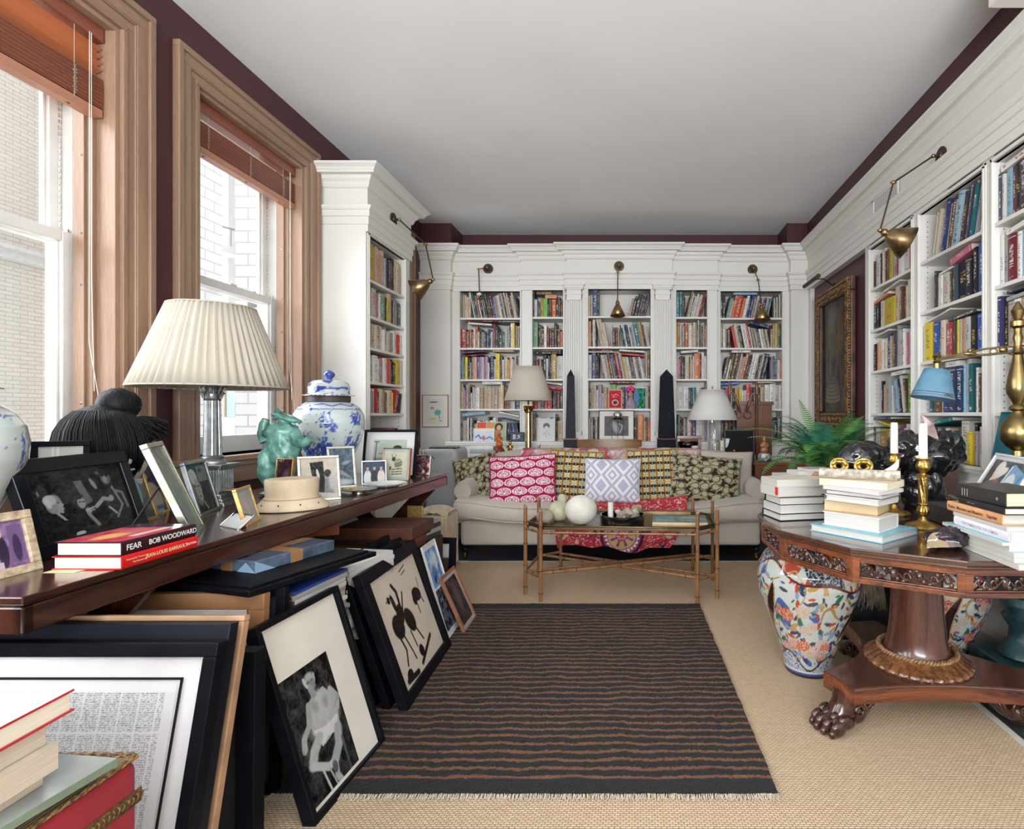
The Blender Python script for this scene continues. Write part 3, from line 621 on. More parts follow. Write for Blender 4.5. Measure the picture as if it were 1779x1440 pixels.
for (bk, r, x0, ln, th, dp, cc, tilt) in LIE:
    key, M, o0, o1, zs, ztop, phrase = [q for q in BAYS if q[0] == bk][0]
    zf = zs[r]; top = (ztop if r == 0 else zs[r-1]-.02)
    Mi = M.inverted(); mx = zf
    a0, a1 = o0+x0, min(o1-.004, o0+x0+ln); ln = a1-a0
    for b in HT[(bk, SHELF[r])]:
        c1 = Mi @ b[1] @ Vector((0, 0, b[3])); c2 = Mi @ b[1] @ Vector((b[2], 0, b[3]))
        if max(c1.x, c2.x) > a0 and min(c1.x, c2.x) < a1: b[3] = b[3]   # keep
    # shrink the books underneath so that the lying one finds room
    prev = LIEG.get((bk, r), []); lift = sum(q[1] for q in prev if not (q[2] >= a1 or q[0] >= a1))
    t = math.radians(tilt); need = th*math.cos(t)+abs(ln*math.sin(t))+.003; ceil_ = top-.003-sum(q[1] for q in prev if q[0] < a1 and q[2] > a0)
    zl = ceil_-need
    for b in HT[(bk, SHELF[r])]:
        c1 = Mi @ b[1] @ Vector((0, 0, b[3])); c2 = Mi @ b[1] @ Vector((b[2], 0, b[3])); lo, hi = min(c1.x, c2.x), max(c1.x, c2.x)
        if hi > a0-.004 and lo < a1+.004:
            ex = max(c1.z, c2.z)-(zl-.002)
            if ex > 0: b[3] = max(.08, b[3]-ex/math.cos(b[13])); b[4] = min(b[4], b[3]*.8+.03)
    LIEG.setdefault((bk, r), []).append((a0, need, a1))
    # local: spine toward the room, lying: x'->height axis
    L = Matrix.Translation((a0, .02, zl+(abs(ln*math.sin(t)) if tilt > 0 else 0)+.001)) @ Matrix.Rotation(t, 4, 'Y') @ Matrix.Translation((0, 0, th)) @ Matrix.Rotation(PI/2, 4, 'Y')
    G = M @ L; c = COL[cc]
    p = G @ Vector((0, 0, 0)); sc = 950/p.y; n = len(LIEG[(bk, r)])
    BL.append([th*ln*sc*sc*.9 if p.x*950/p.y < 660 else 0, G, th, ln, dp, c, ink_for(c), rnd.random(), cc, 'lying', SHELF[r], phrase, 0, 0, bk, ORD[n-1]])
BL.sort(key=lambda b: -b[0])
NIND = 260
for k, b in enumerate(BL[:NIND]):
    me = book_mesh('book', [(None, b[2], b[3], b[4], b[5], b[6], b[7])]); o = bpy.data.objects.new('book', me); C.objects.link(o); o.matrix_world = b[1]
    if b[9] == 'lying': lab = '%s book lying over the %s shelf row (%s), %s' % (NM[b[8]], b[10], b[15], b[11])
    else:
        sz = 'thick' if b[12] >= 3 else ('thin' if b[12] == 1 else ''); ln = 'leaning ' if abs(b[13]) > .05 else ''
        lab = ('%s %s%s book, %s from left, %s shelf, %s' % (sz, ln, NM[b[8]], b[9], b[10], b[11])).strip()
    tag(o, lab, 'book', 'books in the %s' % b[11] if not b[11].startswith('book') else 'books in the bookcase beside the window')
rest = [b for b in BL[NIND:]]
o = bpy.data.objects.new('shelved_books', book_mesh('shelved_books', [(b[1], b[2], b[3], b[4], b[5], b[6], b[7]) for b in rest])); C.objects.link(o)
tag(o, 'smaller and partly hidden books filling the remaining white shelves', 'books', kind='stuff')
# ================================================================ PICTURES AND FRAMES
class Pic:
    def __init__(s, w, h, bg, noise=.0, seed=1):
        s.w, s.h = w, h; s.r = np.random.RandomState(seed); s.a = np.ones((h, w, 3))*np.array(bg); s.Y, s.X = np.mgrid[0:h, 0:w].astype(float); s.X /= (w-1); s.Y = 1-s.Y/(h-1)
        if noise: s.noise(noise, 12)
    def noise(s, amp, cells, mask=None):
        g = s.r.rand(cells+2, cells+2); u, v = s.X*cells, s.Y*cells; i, j = np.minimum(u.astype(int), cells), np.minimum(v.astype(int), cells); fu, fv = u-i, v-j
        n = g[j, i]*(1-fu)*(1-fv)+g[j, i+1]*fu*(1-fv)+g[j+1, i]*(1-fu)*fv+g[j+1, i+1]*fu*fv; d = (n-.5)[..., None]*2*amp
        s.a = np.clip(s.a+(d if mask is None else d*mask[..., None]), .004, 1); return s
    def _mix(s, m, c): s.a = s.a*(1-m[..., None])+np.array(c)*m[..., None]; return s
    def ell(s, cx, cy, rx, ry, c, rot=0, soft=.15):
        t = math.radians(rot); x = (s.X-cx); y = (s.Y-cy)*s.h/s.w; ry = ry*s.h/s.w; q = ((x*math.cos(t)+y*math.sin(t))/rx)**2+((-x*math.sin(t)+y*math.cos(t))/ry)**2
        return s._mix(np.clip((1-q)/soft/2+.5, 0, 1), c)
    def rect(s, x0, x1, y0, y1, c): return s._mix(((s.X >= x0) & (s.X <= x1) & (s.Y >= y0) & (s.Y <= y1)).astype(float), c)
    def poly(s, pts, c):
        ins = np.zeros(s.X.shape, bool); n = len(pts)
        for i in range(n):
            (x1, y1), (x2, y2) = pts[i], pts[(i+1) % n]
            if y1 == y2: continue
            cr = ((s.Y > y1) != (s.Y > y2)) & (s.X < (x2-x1)*(s.Y-y1)/(y2-y1)+x1); ins ^= cr
        return s._mix(ins.astype(float), c)
    def line(s, pts, wd, c):
        m = np.zeros(s.X.shape); asp = s.h/s.w
        for (x1, y1), (x2, y2) in zip(pts, pts[1:]):
            dx, dy = x2-x1, (y2-y1)*asp; L2 = dx*dx+dy*dy+1e-9; t = np.clip(((s.X-x1)*dx+(s.Y-y1)*asp*dy)/L2, 0, 1)
            d = np.hypot(s.X-x1-t*dx, (s.Y-y1)*asp-t*dy); m = np.maximum(m, np.clip((wd-d)/(wd*.4)+.5, 0, 1))
        return s._mix(m, c)
    def mesh(s, name, w, h, parent, y=0, x0=None, z0=0, rough=.5, coat=0):
        """flat sheet in the local xz plane"""
        if x0 is None: x0 = -w/2
        W, Hh = s.w, s.h; xs = x0+np.arange(W)/(W-1)*w; zs = z0+h-np.arange(Hh)/(Hh-1)*h
        V = np.zeros((Hh, W, 3)); V[..., 0] = xs[None, :]; V[..., 1] = y; V[..., 2] = zs[:, None]
        idx = np.arange(W*Hh).reshape(Hh, W); F = np.stack([idx[1:, :-1], idx[1:, 1:], idx[:-1, 1:], idx[:-1, :-1]], -1).reshape(-1, 4)
        me = bpy.data.meshes.new(name); me.from_pydata(V.reshape(-1, 3).tolist(), [], F.tolist())
        a = me.color_attributes.new('Col', 'FLOAT_COLOR', 'POINT'); buf = np.ones((W*Hh, 4), dtype=np.float32); buf[:, :3] = s.a.reshape(-1, 3); a.data.foreach_set('color', buf.ravel())
        me.materials.append(vcol_mat('printed_surface_%d' % int(rough*10+coat*100), rough, coat, spec=.06)); o = bpy.data.objects.new(name, me); C.objects.link(o); o.parent = parent; return o
SILVER = mat('silver_frame', (.62, .60, .55), .25, metal=1, var=.08); GILT = mat('gilt_frame', (.62, .40, .14), .35, metal=.8, var=.15, vscale=60)
PEWTER = mat('pewter', (.33, .34, .35), .35, metal=.9, var=.15, vscale=30); KRAFT = mat('kraft_board', (.33, .16, .07), .7, var=.08, vscale=9); CREAMMAT = mat('mount_board', (.72, .68, .62), .8, var=.02); WHITEMAT = mat('white_mount', (.62,.61,.61), .8, var=.02)
BFRAME = mat('black_frame', (.0045,.005,.0075), .5, var=.2, spec=.12); DKVELVET = mat('dark_backing', (.03, .03, .035), .9)
def picframe(label, BL, BR, h, lean, mf, bw, pic, mount=0, mmat=None, depth=.018, glass=True, z0=.80, strut=True, name='framed_photograph', cat='picture frame', group=None, w=None, bwt=None, inset=None, seed=0, strutmat=None, coat=.0):
    BL = Vector(BL); BR = Vector(BR); w = w or (BR-BL).length; th = math.atan2(BR.y-BL.y, BR.x-BL.x)
    T = thing(name, label, cat, (BL.x, BL.y, z0), th, group); lean = math.radians(lean)
    # tilted carrier is baked in the part matrices: rotate about the front bottom edge
    R = Matrix.Rotation(-lean, 4, 'X') @ Matrix.Translation((w/2, 0, 0)); bt = bwt or bw; d = depth
    def put(o): o.matrix_local = R; return o
    m = MB(); ch = min(bw*.35, .006)
    for a, b, c, e in ((-w/2, w/2, 0, bt), (-w/2, w/2, h-bt, h), (-w/2, -w/2+bw, bt, h-bt), (w/2-bw, w/2, bt, h-bt)): m.box(a, b, 0, d, c, e)
    put(m.build('frame', mf, T, bevel=min(.0025, bw*.2)))
    x0, x1, z0_, z1 = -w/2+bw, w/2-bw, bt, h-bt
    if mount: put(MB().box(x0, x1, d*.45, d*.6, z0_, z1).build('mount', mmat or CREAMMAT, T))
    if pic is not None:
        if inset: pw_, ph_, px0, pz0 = inset[1]-inset[0], inset[3]-inset[2], inset[0]-w/2, inset[2]
        else: pw_, ph_, px0, pz0 = (x1-x0)-2*mount, (z1-z0_)-2*mount, x0+mount, z0_+mount
        put(pic.mesh('picture', pw_, ph_, T, y=d*.42, x0=px0, z0=pz0, rough=.5))
    if glass: put(MB().box(x0, x1, d*.25, d*.32, z0_, z1).build('glass', PGLASS, T))
    put(MB().box(-w/2+bw*.4, w/2-bw*.4, d*.7, d+.001, bt*.4, h-bt*.4).build('backing', strutmat or DKVELVET, T))
    if strut:
        hz = h*.62; a = R @ Vector((0, d+.002, hz)); fl = Vector((w/2, a.y+h*.30, .001)); s = w*.09
        m = MB(); m.add([(a.x-s*.6, a.y, a.z), (a.x+s*.6, a.y, a.z), (fl.x+s, fl.y, .001), (fl.x-s, fl.y, .001), (a.x-s*.6, a.y+.004, a.z), (a.x+s*.6, a.y+.004, a.z), (fl.x+s, fl.y+.004, .001), (fl.x-s, fl.y+.004, .001)], [(0,1,2,3),(7,6,5,4),(0,4,5,1),(1,5,6,2),(2,6,7,3),(3,7,4,0)])
        m.build('strut', strutmat or DKVELVET, T)
    return T
G = lambda v: (v, v, v)
def bw_people(seed=1, w=150, h=100):
    p = Pic(w, h, G(.015), .012, seed)
    p.poly([(.44,.80),(.52,.80),(.58,.45),(.50,.42)], G(.13)).ell(.64,.72,.02,.10,G(.25),20).ell(.12,.72,.05,.09,G(.035)).ell(.08,.70,.01,.04,G(.2)).rect(.70,.74,.85,.9,G(.1))
    # elderly man, profile to the right
    p.poly([(.05,.0),(.08,.36),(.15,.44),(.30,.36),(.38,.2),(.42,0)], G(.012)).poly([(.15,.44),(.19,.42),(.27,.25),(.24,.26)], G(.35))
    p.ell(.19,.52,.075,.14,G(.24),-15).ell(.16,.58,.06,.08,G(.42)).poly([(.24,.55),(.285,.49),(.26,.46),(.275,.43),(.255,.40),(.26,.37),(.2,.38)], G(.30)).ell(.17,.50,.012,.03,G(.12)).ell(.235,.53,.012,.012,G(.08)).ell(.145,.54,.03,.07,G(.5),10,.5)
    # woman, hand at the chin
    p.ell(.43,.47,.058,.12,G(.03)).ell(.455,.46,.042,.085,G(.30)).ell(.44,.56,.05,.04,G(.02)).line([(.43,.48),(.49,.47)],.006,G(.03)).poly([(.36,.30),(.44,.36),(.50,.34),(.56,.1),(.34,.0)],G(.02))
    p.ell(.50,.32,.028,.05,G(.38),30).line([(.50,.34),(.58,.36)],.008,G(.42)).line([(.50,.31),(.57,.32)],.007,G(.36)).line([(.49,.28),(.56,.08)],.018,G(.25)).ell(.35,.02,.05,.03,G(.5))
    # standing man, clasped hands
    p.poly([(.70,.0),(.72,.5),(.80,.62),(.92,.58),(.98,.3),(.97,0)], G(.03)).ell(.80,.78,.055,.11,G(.13)).ell(.80,.86,.055,.07,G(.02)).ell(.79,.76,.025,.06,G(.26)).line([(.84,.62),(.90,.30),(.80,.12)],.012,G(.26)).line([(.60,.36),(.70,.46),(.78,.42)],.020,G(.34)).ell(.79,.44,.03,.05,G(.36)).line([(.86,.55),(.94,.50),(.96,.25)],.014,G(.22)).line([(.74,.3),(.80,.18)],.01,G(.45))
    return p.noise(.02, 40)
def faces(seed, w=60, h=46, bg=(.05,.08,.14), cols=((.8,.8,.78),(.03,.03,.05),(.75,.70,.62)), skin=(.62,.36,.26)):
    p = Pic(w, h, bg, .03, seed); n = len(cols)
    for i, c in enumerate(cols):
        x = .22+i*.6/max(1, n-1); p.ell(x,.22,.17,.38,c).ell(x,.70,.055,.11,skin).ell(x,.79,.055,.05,(.06,.04,.03)); p.ell(x,.55,.02,.03,(.02,.02,.03))
    return p
def blots(seed, w=60, h=70, bg=G(.30), dark=G(.03), light=G(.7), n=9):
    p = Pic(w, h, bg, .1, seed); r = p.r
    for i in range(n): p.ell(r.rand(), r.rand(), .04+.12*r.rand(), .04+.14*r.rand(), [dark, light, bg][i % 3], r.rand()*180, .5)
    return p.noise(.06, 30)
# ---------------------------------------------------------------- long side table
ZT = .80
def tq(px, py): Y = 380/(py-721); return (px-1103)*Y/950, Y
MW = Matrix.Translation((-1.345, 1.20, 0)) @ Matrix.Rotation(math.radians(-1.1), 4, 'Z')
T = thing('console_table', 'long dark rosewood table crowded with frames and jars beneath the windows', 'table'); T.matrix_world = MW
W_, L_ = .74, 2.60
m = MB().box(-W_, 0, 0, L_, .783, .80).box(-W_+.008, -.008, .008, L_-.008, .776, .783); m.build('tabletop', ROSE, T, bevel=.003)
MB().box(-W_, -.004, .004, .030, .715, .776).box(-W_, -.004, L_-.034, L_-.008, .715, .776).box(-.030, -.004, .004, L_-.008, .715, .776).box(-W_, -W_+.026, .004, L_-.008, .715, .776).build('apron', ROSE, T, bevel=.004)
for y0 in (.335, 2.44):
    for k, (a, b) in enumerate(((-.06, -.70), (-.70, -.06))):
        d = Vector((b-a, 0, .70)); q = Matrix.Translation((a, y0+.027*k, .045)) @ Vector((0, 0, 1)).rotation_difference(d).to_matrix().to_4x4()
        MB().box(-.045, .045, -.013, .013, 0, d.length*.985, M=q).build('leg', ROSE, T, bevel=.003)
    MB().box(-.73, -.03, y0-.02, y0+.047, .0065, .05).build('foot', ROSE, T, bevel=.004)
# jars
def jar_mat(name):
    m = bpy.data.materials.new(name); m.use_nodes = True; N, L = nt(m); p = N['Principled BSDF']; p.inputs['Roughness'].default_value = .12; p.inputs['Coat Weight'].default_value = .6
    a = N.new('ShaderNodeVertexColor'); a.layer_name = 'Col'; L.new(a.outputs[0], p.inputs['Base Color']); return m
JM = jar_mat('blue_white_porcelain')
GZ = (.55,.62,.60); BLU = (.035,.07,.33); BL2 = (.10,.16,.45)
def glaze(th, z, seed):
    """painting laid round the pot: thickets of small robed figures and scrolls"""
    r = random.Random(seed); return None
def jar(loc, s, seed, label, rot=0):
    T = thing('ginger_jar', label, 'jar', loc, rot, 'tall blue and white lidded jars'); R = random.Random(seed)
    figs = [(R.uniform(0, 2*PI), R.uniform(.17, .40), R.uniform(.035, .07), R.uniform(.010, .022), R.uniform(-.4, .4), R.random()) for _ in range(34)]
    prof = [(.0,0),(.088,0),(.092,.008),(.088,.02),(.10,.07),(.125,.15),(.16,.24),(.182,.31),(.186,.36),(.178,.41),(.155,.452),(.125,.478),(.112,.485)]
    pp = []
    for i in range(len(prof)-1):
        for k in range(8): t = k/8; pp.append((prof[i][0]*(1-t)+prof[i+1][0]*t, prof[i][1]*(1-t)+prof[i+1][1]*t))
    pp.append(prof[-1]); pp[0] = (.001, 0)
    o = MB().lathe(pp, n=160, caps=False).build('body', JM, T, smooth=60)
    def col(p):
        t = math.atan2(p.y, p.x); z = p.z; r = math.hypot(p.x, p.y)
        if z < .012: return (.45,.36,.25)
        if z > .455: return BL2 if abs((z-.466)-.006*math.sin(t*9)) < .004 or z > .482 else GZ
        if .425 < z < .45 and abs((z-.437)-.007*abs(math.sin(t*8))) < .0025: return BLU
        if .03 < z < .05 and math.sin(t*20) > 0: return BL2
        for (ft, fz, fh, fw, tl, q) in figs:
            dt = (t-ft+PI) % (2*PI)-PI; dx = dt*r-tl*(z-fz); dz = (z-fz)/fh
            if abs(dz) < 1 and abs(dx) < .05:
                w = fw*(1.0-.45*dz+.35*math.sin(dz*5+q*9)); n = mnoise.noise(Vector((dx*90, dz*4, q*40)))
                if abs(dx) < w*(1 if dz < .55 else .45) and n > -.22: return BLU if n > .12 else BL2
        n = mnoise.noise(Vector((t*5, z*22, seed)))
        if abs(n) < .012 and mnoise.noise(Vector((t*2, z*6, seed+5))) > .05: return BL2
        return GZ
    set_vcol(o, col)
    MB().lathe([(.106,.485),(.110,.487),(.110,.520),(.106,.522)], n=48).build('neck', mat('dark_neck', (.07,.05,.04), .5), T, smooth=40)
    lp = [(.134,.522),(.134,.526),(.112,.533),(.105,.545),(.107,.575),(.100,.600),(.080,.614),(.045,.622),(.02,.624)]
    l2 = []
    for i in range(len(lp)-1):
        for k in range(5): t = k/5; l2.append((lp[i][0]*(1-t)+lp[i+1][0]*t, lp[i][1]*(1-t)+lp[i+1][1]*t))
    l2.append(lp[-1]); o = MB().lathe(l2, n=110).build('lid', JM, T, smooth=50)
    def lc(p):
        t = math.atan2(p.y, p.x); n = mnoise.noise(Vector((t*2.6, p.z*45, seed+9)))
        if p.z < .529: return BLU if math.sin(t*40) > .5 else GZ
        return BLU if n > .22 else (BL2 if n > .14 else GZ)
    set_vcol(o, lc)
    o = MB().lathe([(.018,.622),(.015,.628),(.026,.640),(.031,.652),(.027,.664),(.015,.675),(.004,.681),(.001,.682)], n=24).build('knob', JM, T, smooth=180); set_vcol(o, lambda p: BLU)
    T.scale = (s, s, s*.93); return T
jar((-1.845, 3.30, ZT), 1.06, 3, 'blue and white lidded jar on the table in front of the white bookcase side', .6)
jar((-1.835, 1.42, ZT), .97, 8, 'blue and white jar cropped by the left edge of the photo', 2.2)
# lamps
def shade(T, r0, r1, z0, z1, m, pleats=0, name='lamp_shade', thick=.003):
    n = pleats*4 if pleats else 64
    def fl(t, z): return 1+(.008*(1 if math.sin(t*pleats) > 0 else -1)+.008*math.sin(t*pleats) if pleats else 0)
    mb = MB(); prof = [(r0, z0), (r0*.7+r1*.3, z0*.7+z1*.3), (r0*.3+r1*.7, z0*.3+z1*.7), (r1, z1)]
    mb.lathe(prof, n=n, flute=fl, caps=False); o = mb.build(name, m, T, smooth=50, solid=thick); 
    for r, z in ((r0, z0), (r1, z1)): MB().tube([(r*1.006*math.cos(2*PI*i/60), r*1.006*math.sin(2*PI*i/60), z) for i in range(60)], .004, 6, close=True).build('shade_trim', m, T, smooth=180)
    s = MB()
    for k in range(3): a = 2*PI*k/3+.3; s.cyl((0, 0, z1-.02), (r1*math.cos(a), r1*math.sin(a), z1-.004), .0015, n=5)
    s.cyl((0,0,z1-.025), (0,0,z1+.02), .005, n=8); s.build('shade_spider', BRASS, T); return o
def shade_mat(name, c, tr=.25):
    m = bpy.data.materials.new(name); m.use_nodes = True; N, L = nt(m); p = N['Principled BSDF']; p.inputs['Roughness'].default_value = .8
    tc = N.new('ShaderNodeTexCoord'); n = N.new('ShaderNodeTexNoise'); n.inputs['Scale'].default_value = 300; L.new(tc.outputs['Object'], n.inputs['Vector'])
    L.new(mixc(N, L, n.outputs['Fac'], tuple(x*.95 for x in c), tuple(min(1, x*1.03) for x in c)), p.inputs['Base Color'])
    t = N.new('ShaderNodeBsdfTranslucent'); t.inputs[0].default_value = (*c, 1); mx = N.new('ShaderNodeMixShader'); mx.inputs[0].default_value = tr
    L.new(p.outputs[0], mx.inputs[1]); L.new(t.outputs[0], mx.inputs[2]); L.new(mx.outputs[0], N['Material Output'].inputs[0]); return m
PLEAT = shade_mat('pleated_silk', (.50,.45,.37), .15); LINEN = shade_mat('cream_card', (.70,.64,.54), .2); WSH = shade_mat('white_linen', (.80,.78,.76), .25)
T = thing('table_lamp', 'table lamp with broad pleated cream shade on a fluted pewter column', 'lamp', (-1.90, 2.46, ZT), math.radians(8))
MB().frus((0,0), .105, .10, 0, .018).frus((0,0), .092, .088, .018, .032).frus((0,0), .080, .076, .032, .05).build('foot', PEWTER, T, bevel=.003)
m = MB().box(-.056, .056, -.056, .056, .05, .165)
for k in range(9):
    x = -.048+k*.012
    for a in range(4): m.box(x-.003, x+.003, -.0605, -.05, .06, .155, M=Matrix.Rotation(a*PI/2, 4, 'Z'))
m.box(-.070, .070, -.070, .070, .165, .173).box(-.078, .078, -.078, .078, .173, .181); m.build('plinth', PEWTER, T, bevel=.0015)
m = MB().lathe([(.050,.181),(.052,.190),(.048,.198),(.040,.203),(.044,.211),(.040,.217),(.036,.220)], n=32); m.build('column_base', PEWTER, T, smooth=60)
MB().lathe([(.036,.220),(.034,.30),(.031,.44),(.030,.465)], n=80, flute=lambda t, z: 1-.10*max(0, math.cos(t*20))).build('column', PEWTER, T, smooth=35)
m = MB().lathe([(.031,.465),(.034,.468),(.031,.474),(.030,.50),(.036,.53),(.040,.535)], n=24)
for lv, (zz, rr, hh) in enumerate(((.476,.034,.026), (.496,.037,.03))):
    for k in range(8):
        a = 2*PI*(k+.5*lv)/8; d = Vector((math.cos(a), math.sin(a), 0)); pts = [d*.032+Vector((0,0,zz)), d*(rr+.002)+Vector((0,0,zz+hh*.6)), d*(rr+.010)+Vector((0,0,zz+hh)), d*(rr+.014)+Vector((0,0,zz+hh*.8))]
        m.tube(pts, [.006,.007,.005,.002], 6)
for k in range(4):
    a = PI/4+k*PI/2; d = Vector((math.cos(a), math.sin(a), 0)); m.tube([d*.036+Vector((0,0,.51)), d*.048+Vector((0,0,.53)), d*.054+Vector((0,0,.524))], [.005,.005,.003], 6)
m.box(-.042,.042,-.042,.042,.535,.543); m.build('capital', PEWTER, T, smooth=50)
MB().cyl((0,0,.543), (0,0,.60), .010, n=12).cyl((0,0,.56), (0,0,.62), .016, n=12).build('socket', BRASS, T)
shade(T, .29, .162, .525, .885, PLEAT, 54)
# ---------------------------------------------------------------- wig on a head stand
HAIR = mat('black_hair', (.006,.0055,.008), .48, spec=.25, var=.3, vscale=30, bump=1, bscale=120, stretch=(1,1,.15))
T = thing('wig_stand', 'mannequin head wearing a black wig tied in a topknot, by the nearest window', 'wig stand', (-1.955, 2.03, ZT), 1.05)
SKIN = mat('pale_mannequin', (.55,.50,.45), .6)
m = MB().lathe([(.075,0),(.078,.008),(.06,.02),(.048,.05),(.046,.12),(.052,.16)], c=(.045,-.01,0), n=28, sy=.95); m.build('neck', SKIN, T, smooth=60)
m = MB().ell((.035, -.01, .25), (.078, .088, .115), 26, 18, fn=lambda u: 1+.03*math.exp(-((u.y+1)**2+(u.z+.05)**2)*18)); 
m.ell((.025, -.105, .235), (.010, .016, .018), 10, 8).ell((.03, -.095, .20), (.018, .010, .006), 10, 6).ell((.0, -.088, .262), (.012,.008,.006), 8, 6).ell((.048, -.088, .262), (.012,.008,.006), 8, 6); m.build('head', SKIN, T, smooth=180)
m = MB().ell((-.015, .0, .285), (.132, .125, .155), 96, 40, fn=lambda u: (1+.010*math.sin(math.atan2(u.y, u.x)*48)+.10*max(0, -u.z-.1))); m.build('hair_cap', HAIR, T, smooth=180)
m = MB().ell((.03, 0, .440), (.066, .058, .062), 64, 20, fn=lambda u: 1+.02*math.sin(16*u.x+20*u.z)).ell((-.01, 0, .40), (.06, .06, .045), 24, 12); m.build('topknot', HAIR, T, smooth=180)
m = MB(); rr = random.Random(4)
m.ell((.085, 0, .345), (.065, .060, .042), 48, 16, fn=lambda u: 1+.04*math.sin(u.y*40), M=RM(0, .35, 0))
for k in range(420):
    a = rr.uniform(-1.0, 1.0); s0 = Vector((.05+rr.uniform(-.02,.03), .05*a, .375+rr.uniform(-.03,.02))); d = Vector((math.cos(a*.8), math.sin(a)*.6, 0))
    L = rr.uniform(.055, .105); q = rr.uniform(-.03, .01); m.tube([s0, s0+d*L*.45+Vector((0,0,-.002)), s0+d*L*.85+Vector((0,0,q-.012)), s0+d*L+Vector((0,0,q-.028))], [.0035,.0035,.003,.0006], 4)
for k in range(600):
    a = rr.uniform(0, 2*PI); s0 = Vector((-.01+.05*math.cos(a), .05*math.sin(a), .41)); r = rr.uniform(.1325, .1375)
    pts = [s0]+[Vector((-.015+r*math.sin(p)*math.cos(a+.1*p), r*.95*math.sin(p)*math.sin(a+.1*p), .285+(.157 if p < 1.6 else .175)*math.cos(p))) for p in (.6, .9, 1.2, 1.5, 1.8, 2.1+rr.uniform(0, .12))]
    m.tube(pts, [.002]*6+[.0006], 4)
m.build('loose_hair', HAIR, T, smooth=180)
MB().tube([(.03+.062*math.cos(t), .056*math.sin(t), .395) for t in [2*PI*i/24 for i in range(24)]], .003, 5, close=True).build('hair_tie', mat('tie', (.5,.42,.3), .7), T)
# ---------------------------------------------------------------- frames on the side table
picframe('wide black frame with a dark photograph of two seated people and a standing man', tq(75,975), tq(262,915), .288, 16, mat('black_frame_gloss', (.004,.005,.008), .3, spec=.2, coat=.1), .042, bw_people(), depth=.026, name='framed_photograph')
picframe('small frame with floral border round a purple toned snapshot, at the table front', tq(-20,1012), tq(77,987), .16, 13, mat('floral_border', (.62,.56,.38), .6, var=.3, vscale=60, col2=(.35,.20,.14)), .022, Pic(60,60,(.22,.13,.26),.08,3).ell(.35,.35,.14,.35,(.03,.02,.05)).ell(.33,.75,.06,.09,(.6,.4,.36)).rect(.55,.95,.1,.9,(.16,.10,.22)).ell(.75,.4,.12,.3,(.05,.03,.08)).rect(0,.3,0,.15,(.5,.42,.55)))
picframe('slim black frame standing behind the wide black one', (-1.95,1.756), (-1.836,1.84), .315, 4, BFRAME, .018, Pic(20,20,(.62,.60,.57)).rect(.3,.36,0,1,(.85,.85,.85)).rect(.42,.47,0,1,(.85,.85,.85)), mount=.0)
T = picframe('ornate gilt topped frame holding a tinted green picture', (-1.80,1.99), (-1.85,2.13), .245, 15, GILT, .014, Pic(40,60,(.10,.13,.12),.04,5).ell(.45,.75,.22,.22,(.16,.45,.44)).ell(.55,.5,.13,.22,(.20,.42,.42)))
m = MB().ell((.03,.01,.262), (.014,.010,.022), 12, 8).ell((.08,.01,.268), (.020,.012,.028), 12, 8).ell((.125,.01,.262), (.014,.010,.018), 12, 8); m.tube([(.0,.01,.245),(.04,.01,.275),(.075,.01,.292),(.11,.01,.275),(.148,.01,.245)], .007, 8); o = m.build('crest', GILT, T, smooth=180); o.matrix_local = Matrix.Rotation(-math.radians(15), 4, 'X')
picframe('thin gilt frame with a picture of a person in sunglasses and a pale jumper', (-1.91,2.16), (-1.952,2.30), .225, 16, GILT, .008, Pic(60,80,(.03,.025,.06),.02,6).ell(.55,.25,.42,.35,(.42,.38,.30)).ell(.42,.68,.13,.14,(.55,.22,.20)).line([(.30,.70),(.52,.64)],.05,(.01,.01,.01)).line([(.4,.55),(.75,.40),(.85,.25)],.045,(.58,.25,.24)).ell(.12,.55,.08,.12,(.10,.22,.08)).rect(.5,.9,.05,.12,(.08,.10,.3)))
picframe('tall polished silver frame seen almost edge on at the table front', tq(341,938), (-1.52,1.94), .335, 21, mat('green_silver', (.40,.42,.33), .22, metal=1, var=.1), .016, Pic(20,20,(.22,.26,.24),.05,2), depth=.022)
picframe('pewter frame with a close portrait of a pale haired man before the fluted lamp', (-1.705,2.15), (-1.765,2.335), .222, 15, PEWTER, .012, Pic(80,90,G(.035),.01,7).ell(.28,.48,.22,.34,G(.16)).ell(.24,.75,.19,.16,G(.42)).ell(.34,.46,.13,.24,G(.30)).ell(.24,.55,.04,.02,G(.03)).ell(.40,.54,.04,.02,G(.03)).line([(.33,.55),(.36,.42),(.32,.41)],.012,G(.08)).ell(.33,.33,.06,.015,G(.06)).rect(.5,.95,.62,.95,G(.16)).ell(.68,.85,.1,.05,G(.05)).line([(.45,.2),(.55,.05)],.02,G(.4)).noise(.03,40))
T = picframe('small silver frame tipped far back on its violet strut', tq(378,914), tq(412,921), .07, 50, SILVER, .006, Pic(10,10,(.5,.5,.5)), depth=.006, strutmat=mat('violet_velvet', (.10,.06,.20), .8, sheen=.4))
picframe('small gilt frame with a faint pink sketch near the table edge', tq(430,915), (-1.435,2.10), .140, 15, GILT, .009, Pic(50,60,(.33,.35,.35),.04,8).ell(.45,.5,.12,.28,(.52,.36,.33),20,.8).ell(.55,.3,.08,.1,(.45,.38,.3),0,.8), depth=.014)
picframe('small gilt edged frame with a near black picture behind the hat block', (-1.74,2.62), (-1.645,2.60), .195, 8, GILT, .006, Pic(50,70,(.03,.012,.018),.012,9).ell(.6,.6,.2,.12,(.10,.06,.07),30,.8).ell(.4,.35,.08,.2,(.10,.08,.09),0,.8))
